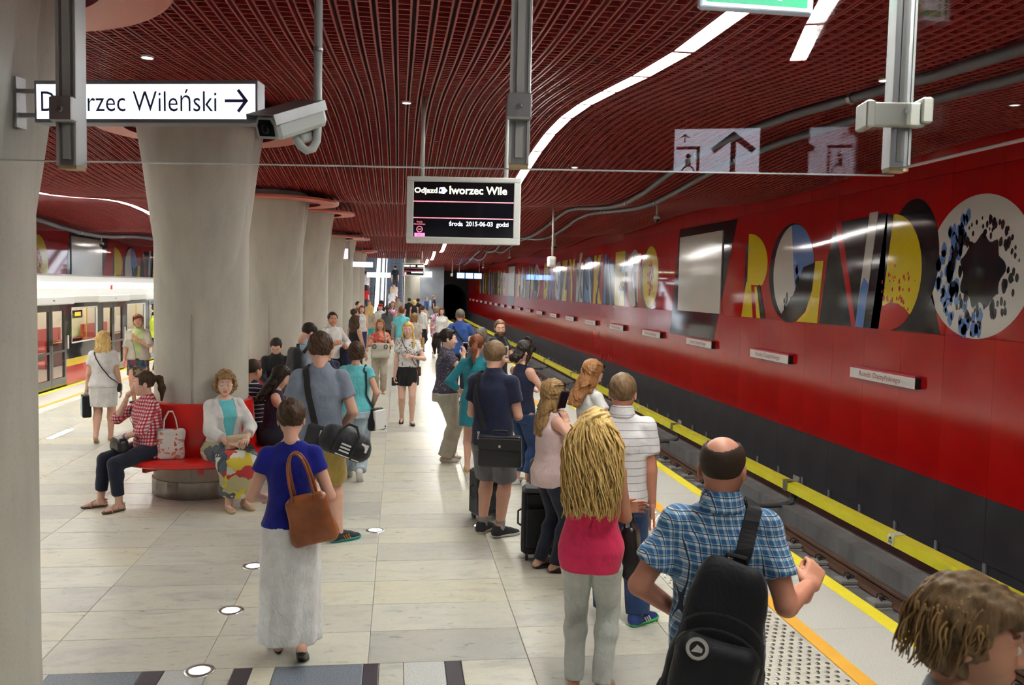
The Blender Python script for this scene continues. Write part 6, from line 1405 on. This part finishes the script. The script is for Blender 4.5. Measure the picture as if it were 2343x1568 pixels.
for a0, s_ in ((0, 1), (1, .7), (2, .5)): mb.prism([(-.02+a0*.008, -.014+a0*.004), (.018, -.010+a0*.005), (.020, -.006+a0*.005), (-.004, .012+.002*a0)], .001, lambda u, v, w: (ec[0]+u, ec[1]-.0098-w, ec[2]+v))
for i in range(22):
    a = 2*PI*i/22; 
    if 4.2 < a < 5.2: continue
    mb.prism([(.0315*math.cos(a-.05), .0315*math.sin(a-.05)), (.0315*math.cos(a+.05), .0315*math.sin(a+.05)), (.0375*math.cos(a+.07), .0375*math.sin(a+.07)), (.0375*math.cos(a-.07), .0375*math.sin(a-.07))], .001, lambda u, v, w: (ec[0]+u, ec[1]-.0085-w, ec[2]+v))
sub(t, R_, mb, 'emblem_print', L_WHT)
own(strap('shoulder_strap', p, [(.12, .12, 1.12), (.125, .14, 1.28), (.115, .10, 1.42), (.11, .01, 1.50), (.10, -.08, 1.44), (.08, -.14, 1.34), (.06, -.17, 1.28)], .062, .012, N_STRAP, None, .014), t)
# ---------------------------------------------------------------- 15 woman close to the camera
p = person('brown-haired woman passing close in the bottom right corner', 1.315, 1.80, 118, 1.70, res=.0115, hair=('mature', 'sandy'), skin='tan', top=('tee', FB('pale_blue_cotton', (.45, .55, .60)), .47, .3, .018, .03), bottom=('trousers', C_BEIGE, .02), legs=walk(), head=(8, 6, 0))
strands(p, 120, .085, .080, .086, HR['dblonde'], 9, .0028)
# ---------------------------------------------------------------- 16 - 22 standing people further along
p = person('bearded man in black t-shirt looking back from the platform edge', 1.73, 14.8, 128, 1.80, True, res=MID, hair=('short', 'sandy'), beard='sandy', top=('tee', C_BLACK, .48, .30, .018), bottom=('trousers', C_BLACK, .015), R=((.10, .30, 1.08), (1, -.4, -.5), (0, 1, .2), (.3, 0, 1)), L=((-.06, .30, 1.10), (-1, -.4, -.5), (0, 1, .2), (-.3, 0, 1)), hands=('hold', 'hold'), head=(48, 4, 0))
b = MB().cbox(-.10, .10, .128, .14, 1.16, 1.36, .004); obj('white_print', b.v, b.f, C_WHITE, p.root); phone(p, (.02, .40, 1.14), ((1, 0, 0), (0, .3, -.95), (0, .95, .3)), 'dark phone in the hands of the bearded man')
p = person('man in mid-blue t-shirt with a dark strap, seen from behind', 1.34, 18.9, 6, 1.87, True, res=MID, hair=('short', 'grey'), skin='red', top=('tee', C_BLUET, .48, .30, .022), bottom=('trousers', C_DJEAN, .02), R=((.16, .22, 1.05), (1, -.7, -.2)), L=((-.16, .22, 1.05), (-1, -.7, -.2)), fine=False, head=(0, 5, 0))
t, R_ = bag('messenger_bag', 'dark messenger bag of the man in mid-blue', p, (.22, .04, .84), (.04, .14, .11), .02, N_BLK, (0, 0, 0), .05, .016); own(strap('shoulder_strap', p, [(-.11, .02, 1.54), (-.10, -.09, 1.44), (0, -.15, 1.28), (.10, -.13, 1.15), (.19, -.03, 1.05)], .04, .005, N_STRAP, None, .010), t)
person('person with grey-brown hair half hidden behind the teal dress', 1.27, 13.3, 20, 1.73, res=.020, hair=('bob', 'grey'), top=('tee', C_GREYT2, .48, .3, .016), bottom=('trousers', C_DJEAN, .015), fine=False)
p = person('man in white shirt carrying a navy jacket over his arm', -1.31, 17.45, 140, 1.80, True, res=MID, hair=('short', 'dark'), skin='tan', top=('shirt_collar', C_WHITE, .49, .95, .020, 0), bottom=('trousers', C_DJEAN, .015), R=((.12, .24, 1.16), (1, -.4, -.5), (-.8, .5, .3), None), L=((-.12, .28, 1.10), (-1, -.3, -.5), (.5, .9, 0), None), hands=('hold', 'grip'), head=(22, 2, 0))
t = prop('jacket', 'navy jacket draped over the arm of the man in white shirt', 'jacket', p, (-.20, .16, .62)); sdf_obj('jacket_cloth', [('u', RBox((0, 0, .24), (.085, .14, .25), .05), 0), ('u', RBox((.04, .06, .05), (.05, .07, .14), .03), .04)], .016, C_NAVY, t, folds(.012, 2))
p = person('woman with long brown hair in black camisole, back view', -.96, 19.4, 38, 1.68, res=MID, hair=('long', 'brown'), top=('tank', C_BLACK, .52, 0, .010, .05), bottom=('skirt', C_DOTS), skirt=[(.60, 0, .078, .066), (.5, 0, .106, .088), (.35, 0, .11, .09)], R=((.25, .10, .84), (.6, -1, 0)), shoes=FL_B, fine=False); glasses_on_head(p)
p = person('man in light blue shirt with black backpack bending his head', -1.28, 12.55, 52, 1.79, True, res=MID, hair=('short', 'dark'), top=('shirt_collar', C_LBLUE, .49, .95, .020, 0), bottom=('trousers', C_DJEAN, .018), R=((.12, .30, 1.08), (1, -.4, -.5)), L=((-.10, .30, 1.08), (-1, -.4, -.5)), head=(0, 38, 0), hands=('hold', 'hold'))
t, R_ = bag('backpack', 'black backpack on the back of the man in light blue shirt', p, (0, -.24, .98), (.16, .10, .24), .08, N_BLK, (-.05, 0, 0), .25, .014); mb = MB().tube([(-.03, .06, .47), (-.02, .05, .52), (.02, .05, .52), (.03, .06, .47)], .01, 6); sub(t, R_, mb, 'carry_loop', N_STRAP)
for sx in (-1, 1): own(strap('shoulder_strap', p, [(sx*.12, .10, 1.18), (sx*.12, .12, 1.32), (sx*.11, .05, 1.46), (sx*.11, -.05, 1.46), (sx*.10, -.13, 1.38)], .05, .008, N_STRAP, None, .010), t)
person('short blonde woman in navy behind the tall man', -.95, 11.75, 150, 1.60, res=.020, hair=('mature', 'blonde'), top=('tee', C_NAVY, .48, .3, .016, .03), bottom=('trousers', C_DJEAN, .015))
# ---------------------------------------------------------------- 23 - 27 people sitting on the ring benches
SIT = .49
def sitlegs(fwd=.42, w=.11, spread=0, back=0): return [((w, fwd, .085), 6+spread, 0, (0, .4, 1)), ((-w, fwd-back, .085), -6-spread, 0, (0, .4, 1))]
b_ = lambda i, ang, r=.70: (COLX+r*math.sin(math.radians(ang)), COLY[i]+r*math.cos(math.radians(ang)))
x, y = b_(2, 168, .74); person('man in black sitting on the second ring bench, head bowed', x, y, 172, 1.78, True, res=MID, hair=('short', 'dark'), top=('tee', C_BLACK, .49, .9, .018, 'high'), bottom=('trousers', C_DJEAN, .018), sit=SIT, legs=sitlegs(), R=((.10, .36, 1.0), (1, -.2, -.5)), L=((-.10, .36, 1.0), (-1, -.2, -.5)), head=(6, 42, 0), lean=.06)
x, y = b_(1, 36, .76); person('man in navy striped shirt sitting behind the first column', x, y, 36, 1.76, True, res=MID, hair=('buzz', 'buzzd'), skin='tan', top=('tee', C_NSTR, .49, .3, .018), bottom=('trousers', C_DJEAN, .018), sit=SIT, legs=sitlegs(), R=((.10, .36, .98), (1, -.2, -.5)), L=((-.10, .36, .98), (-1, -.2, -.5)), fine=False, head=(0, 14, 0))
x, y = b_(1, 76, .76); p = person('dark-haired woman in plum top sitting on the first bench, reading', x, y, 80, 1.68, res=MID, hair=('long', 'dark'), skin='fair', top=('tank', C_PURP, .49, 0, .012, .03), bottom=('trousers', C_DJEAN, .018), sit=SIT, legs=sitlegs(), R=((.08, .34, 1.04), (1, -.2, -.5)), L=((-.08, .34, 1.04), (-1, -.2, -.5)), hands=('hold', 'hold'), head=(0, 32, 0), lean=.05)
x, y = b_(1, 149, .70); p = person('woman with curly hair in white jacket and jungle-print skirt sitting on the bench', x, y, 148, 1.70, fat=1.16, res=NEAR, hair=('curly_bob', 'dblonde'), skin='pale', top=('tank', C_TURQ, .50, 0, .012, .05), outer=('jacket', C_WHITE, .485, .80, .024, .075), bottom=('seat_skirt', C_FLOR, .018), shoes=('flat', L_BEI, L_BEI), sit=SIT, legs=sitlegs(.36, .09), R=((.07, .33, 1.02), (1, -.3, -.5), (-.7, .7, -.1), (0, .3, 1)), L=((-.10, .36, 1.05), (-1, -.3, -.5), (.5, .8, 0), (0, .3, 1)), hands=('relaxed', 'hold'), head=(20, 2, 0)); glasses_on_head(p, 'glasses', False, M_GLASS)
t, R_ = bag('handbag', 'beige and brown handbag on the lap of the woman in white jacket', p, (-.02, .30, .60), (.13, .06, .085), .035, L_BEI, (0, 0, 0), .12); mb = MB().cbox(-.128, .128, -.058, .062, .0, .055, .02); sub(t, R_, mb, 'brown_base', L_TAN); mb = MB().lathe([(.022, 0), (.018, .004)], 16); mb.v = [(v[0], .058+v[2], .10+v[1]) for v in mb.v]; sub(t, R_, mb, 'round_clasp', L_WHT)
phone(p, (-.09, .46, .66), ((1, 0, 0), (0, .3, -.95), (0, .95, .3)), 'phone held by the woman in white jacket')
x, y = b_(1, 215, .72); p = person('young woman in red gingham shirt sitting on the bench with chin on hand', x, y, 236, 1.70, fat=1.08, res=NEAR, hair=('ponytail', 'brown'), skin='pale', top=('shirt', C_PLAID, .47, .62, .020, .0), bottom=('cropped', FB('navy_stretch', (.016, .020, .038)), .012), shoes=('sandal', L_BEI, L_BRN), sit=SIT, legs=[((.13, .46, .085), 10, 0, (.1, .4, 1)), ((-.16, .36, .085), -14, 0, (-.1, .4, 1))], R=((.05, .20, 1.44), (.7, .5, -1), (-.2, -.1, .8), (.3, 1, .2)), L=((-.02, .26, 1.06), (-1, .1, -.4), (.9, .4, 0), (0, .3, 1)), hands=('grip', 'relaxed'), head=(16, 6, 0), lean=.02)
b = MB().lathe([(.031, -.012), (.034, -.01), (.034, .01), (.031, .012)], 16, close=False); sh, el, w_, fd, bk, sg_ = p.arms['L']; ax_ = Vector(w_-el).normalized(); Rw = Vector((0, 0, 1)).rotation_difference(ax_).to_matrix(); c_ = w_-np.array(ax_)*.035
obj('watch', [tuple(Rw @ Vector(v)+Vector(c_)) for v in b.v], b.f, mat('watch_blue', (.10, .25, .45), .4), p.root)
t, R_ = bag('shoulder_bag', 'black shoulder bag on the lap of the young woman in gingham', p, (-.02, .30, .585), (.15, .07, .075), .05, L_BLK, (0, 0, 0), .1); own(strap('shoulder_strap', p, [(.10, -.04, 1.0), (.09, .06, .98), (.02, .13, .86), (-.05, .15, .76), (-.09, .19, .70)], .014, .004, N_STRAP, None, .01), t)
x, y = b_(1, 194, .70); t = empty('tote_bag', (x, y, .49), math.radians(18)); M_TPRINT = floral('white_tote_red_print', (.62, .60, .58), [(.62, .60, .58), (.60, .12, .06), (.62, .60, .58), (.55, .25, .2)], 16, thr=.5)
sdf_obj('bag_body', [('u', RBox((0, 0, .155), (.14, .055, .16), .03), 0)], .011, M_TPRINT, t, folds(.012, 1))
for yy in (-.03, .03): MB().tube([(-.07, yy, .30), (-.06, yy*1.4, .42), (-.02, yy, .50), (.02, yy, .50), (.05, yy*1.4, .42), (.07, yy, .30)], .006, 6).build('handle', C_WHITE, t)
tag(t, 'white cotton tote bag with red print standing on the bench', 'bag')
# ---------------------------------------------------------------- 28 - 30 people on the train side
p = person('woman in short white dress walking away on the train side', -4.22, 13.05, -8, 1.60, fat=1.14, res=.014, hair=('mid', 'blonde'), top=('dress', C_WHITE, .50, .28, .018, .03), bottom=('skirt', C_WHITE), skirt=[(.60, 0, .092, .078), (.51, -.012, .118, .098), (.42, 0, .118, .098), (.325, 0, .108, .092)], shoes=('flat', L_BEI, L_BEI), R=((.24, .05, .84), (.3, -1, 0)), L=((-.24, .04, .84), (-.3, -1, 0)), hands=('relaxed', 'grip'), legs=walk(.10, -.16, .04, False, 30), fine=False)
t, R_ = bag('crossbody_bag', 'small black crossbody bag of the woman in white dress', p, (.215, .02, .72), (.03, .06, .065), .02, L_BLK, (0, 0, 0), .05, .014); own(strap('shoulder_strap', p, [(-.09, .02, 1.32), (-.08, -.07, 1.25), (0, -.13, 1.1), (.10, -.13, .96), (.19, -.06, .85)], .014, .004, N_STRAP, None, .010), t)
t, R_ = bag('shopping_bag', 'black shopping bag carried by the woman in white dress', p, (-.24, .05, .36), (.06, .13, .16), .015, N_BLK, (0, 0, .3), .02, .014, fold=.002); loops(t, R_, (-.01, .01), .05, .31, .42, C_WHITE, .005); mb = MB().box(-.066, -.062, -.11, .02, .02, .30); sub(t, R_, mb, 'pale_blue_side', mat('pale_blue_paper', (.45, .62, .66), .6))
p = person('woman in pale green blouse and white cardigan facing us on the train side', -4.95, 17.3, 172, 1.69, fat=1.08, res=MID, hair=('mature', 'red'), skin='tan', top=('shirt_collar', C_GREEN, .50, 0, .014, .02), outer=('cardigan', C_CREAM, .49, .5, .032, .10), bottom=('skirt', C_DFLOR), skirt=[(.60, 0, .086, .074), (.5, 0, .112, .094), (.31, 0, .118, .10)], shoes=FL_B, R=((.25, .06, .84), (.6, -1, 0)), L=((.0, .22, 1.26), (-1, -.2, -.7), (.6, .2, .8), (0, 1, 0)), head=(-4, 0, 0))
p = person('officer in hi-vis vest and peaked cap beside the train', -6.28, 23.5, 62, 1.74, True, res=.020, hair=('buzz', 'grey'), top=('shirt_collar', C_BLACK, .48, .95, .018, 0), outer=('hi_vis_vest', C_HIVIS, .50, 0, .032, .02), bottom=('trousers', C_BLACK, .018), shoes=('sneaker', L_BLK, L_BLK), R=((.22, .10, .86), (.6, -1, 0)))
mb = MB().lathe([(.088, .05), (.090, .085), (.118, .115), (.115, .125), (.001, .135)], 24, close=False); mb.add([(-.075, .05, .055), (.075, .05, .055), (.055, .135, .045), (-.055, .135, .045), (0, .15, .045)], [(0, 1, 2, 4, 3)])
obj('peaked_cap', [tuple(p.hd+p.hR@(np.array(v)*p.hs)+np.array([0, -.01, 0])) for v in mb.v], mb.f, C_BLACK, p.root)
# ---------------------------------------------------------------- the far crowd
T_ = lambda n, c: FB(n, c)
crowd = [
 ('man with dark hair peeping from behind the far columns', -1.62, 34.9, 120, 1.70, True, ('short', 'dark'), C_GREYT2, C_DJEAN, .3), ('man in black tee standing by the fourth column', -1.21, 24.0, 60, 1.70, True, ('short', 'brown'), C_BLACK, C_DJEAN, .3),
 ('woman in white top and blue jeans beyond the ginger woman', -1.20, 28.6, 175, 1.68, False, ('long', 'red'), C_WHITE, C_JEAN, .0), ('woman with very long blonde hair seen from behind, teal skirt', -1.01, 31.0, 8, 1.66, False, ('long_wide', 'blonde'), C_BEIGE, 'teal', .2),
 ('person in red cap and white shirt in the far crowd', -.69, 33.3, 190, 1.65, True, ('short', 'brown'), C_WHITE, C_GREYS, .4), ('woman in slate tee and dark trousers walking away', -.39, 30.2, 0, 1.68, False, ('low_ponytail', 'brown'), C_GREYT2, C_BLACK, .35),
 ('woman in pink and white far down the platform', -.26, 38.9, 200, 1.66, False, ('long', 'dblonde'), C_PFLOR, C_CREAM, .3), ('person in cream shirt near the escalator foot', -.02, 50.2, 180, 1.72, True, ('short', 'dark'), C_CREAM, C_BEIGE, .6),
 ('man in turquoise polo with a shoulder bag, back view', .08, 25.0, 4, 1.76, True, ('short', 'red'), C_TURQ, C_WHITE, .3), ('blonde woman in black top and red skirt, back view', .72, 40.5, 0, 1.70, False, ('bob', 'blonde'), C_BLACK, 'red', .0),
 ('short-haired blonde woman in cream top with a tan bag', .40, 22.4, 5, 1.66, False, ('bob', 'dblonde'), C_CREAM, C_GREYT2, .3), ('dark-haired woman in white blouse with black strap', .85, 31.0, 40, 1.68, False, ('ponytail', 'brown'), C_WHITE, C_DJEAN, .7),
 ('short-haired woman in pink floral dress, back view', 1.31, 30.4, 10, 1.66, False, ('mature', 'dblonde'), C_PFLOR, 'floral', .25), ('brown-haired woman in white facing us beyond the blue t-shirt', 1.42, 28.6, 185, 1.66, False, ('long', 'brown'), C_WHITE, C_DJEAN, .5),
 ('grey-haired person in violet-blue shirt near the tunnel', 1.74, 55.0, 120, 1.72, True, ('short', 'grey'), C_BLUET, C_BEIGE, .4), ('bald man in navy tee with pale backpack near the tunnel', 2.40, 60.0, 90, 1.76, True, ('buzz', 'sandy'), C_NAVY, C_JEAN, .3),
 ('dark-haired man by the pale pillar', .55, 46.0, 0, 1.74, True, ('short', 'dark'), C_BLACK, C_DJEAN, .4), ('second dark-haired man by the pale pillar, in black', 1.02, 46.3, 30, 1.72, True, ('short', 'dark'), C_BLACK, C_DJEAN, .4),
 ('dark-haired woman in the far crowd left of the slate tee', -.80, 40.0, 30, 1.68, False, ('long', 'dark'), C_NAVY, C_DJEAN, .4), ('woman in cream walking by the far columns', -1.35, 40.5, 170, 1.66, False, ('long', 'dblonde'), C_CREAM, C_CREAM, .3)]
red_c = FB('red_cotton', (.50, .02, .02)); skc = {'teal': FB('teal_cotton', (.03, .42, .40)), 'red': red_c, 'floral': C_PFLOR}
for lb, X, Y, fc, hh, ml, hr, tp_, bt, sl in crowd:
    kw = dict(bottom=('skirt', skc[bt]), skirt=[(.60, 0, .080, .068), (.5, 0, .108, .09), (.36, 0, .112, .095)]) if isinstance(bt, str) else dict(bottom=('trousers', bt, .016))
    p = person(lb, X, Y, fc, hh, ml, res=.022 if Y < 32 else .03, hair=hr, top=('tee', tp_, .49, sl, .018, .02), shoes=('sneaker', L_DRK, L_SOLE) if ml else FL_B, fine=False, legs=walk() if (X*10) % 2 < 1 else None, group='people far down the platform', **kw)
    if 'red cap' in lb: mb = MB().lathe([(.092, .035), (.090, .09), (.06, .13), (.001, .142)], 16, close=False); obj('cap', [tuple(p.hd+np.array(v)*p.hs) for v in mb.v], mb.f, red_c, p.root)
    if 'turquoise polo' in lb: t, R_ = bag('shoulder_bag', 'taupe shoulder bag of the man in turquoise polo', p, (-.24, -.05, .80), (.05, .13, .18), .03, mat('taupe', (.25, .2, .16), .6), (0, 0, 0), .2, .02)
    if 'tan bag' in lb: t, R_ = bag('shoulder_bag', 'tan shoulder bag of the woman in cream top', p, (.24, -.02, .70), (.04, .11, .17), .03, mat('ochre', (.42, .26, .08), .6), (0, 0, 0), .2, .02)
    if 'pale backpack' in lb: t, R_ = bag('backpack', 'pale blue backpack of the bald man near the tunnel', p, (0, -.22, 1.0), (.14, .08, .22), .05, C_LBLUE, (0, 0, 0), .2, .02)
    if 'floral dress' in lb: t, R_ = bag('shoulder_bag', 'navy shoulder bag of the woman in floral dress', p, (.22, -.04, .78), (.05, .13, .20), .03, C_NAVY, (0, 0, 0), .3, .02)
for lb, k, xe, tp_, ml, hr in (('man in pale shirt riding up the right escalator', 6, -.30, FB('pale_rose_shirt', (.60, .50, .48)), True, ('short', 'dark')), ('blonde woman riding behind the man on the right escalator', 4, -.42, C_WHITE, False, ('bob', 'blonde')), ('person in white on the left escalator', 9, -2.05, C_WHITE, True, ('short', 'dark')), ('person in red on the left escalator', 5, -2.0, red_c, False, ('long', 'dark')), ('person in dark clothes high on the right escalator', 11, -.25, C_BLACK, True, ('short', 'dark'))):
    person(lb, xe, 51+k*.37+.18, 0, 1.7, ml, res=.032, hair=hr, top=('tee', tp_, .49, .4, .018, .02), bottom=('trousers', C_BLACK, .016), z=max(0, k-2)*.21+.05, fine=False, group='people on the escalators')
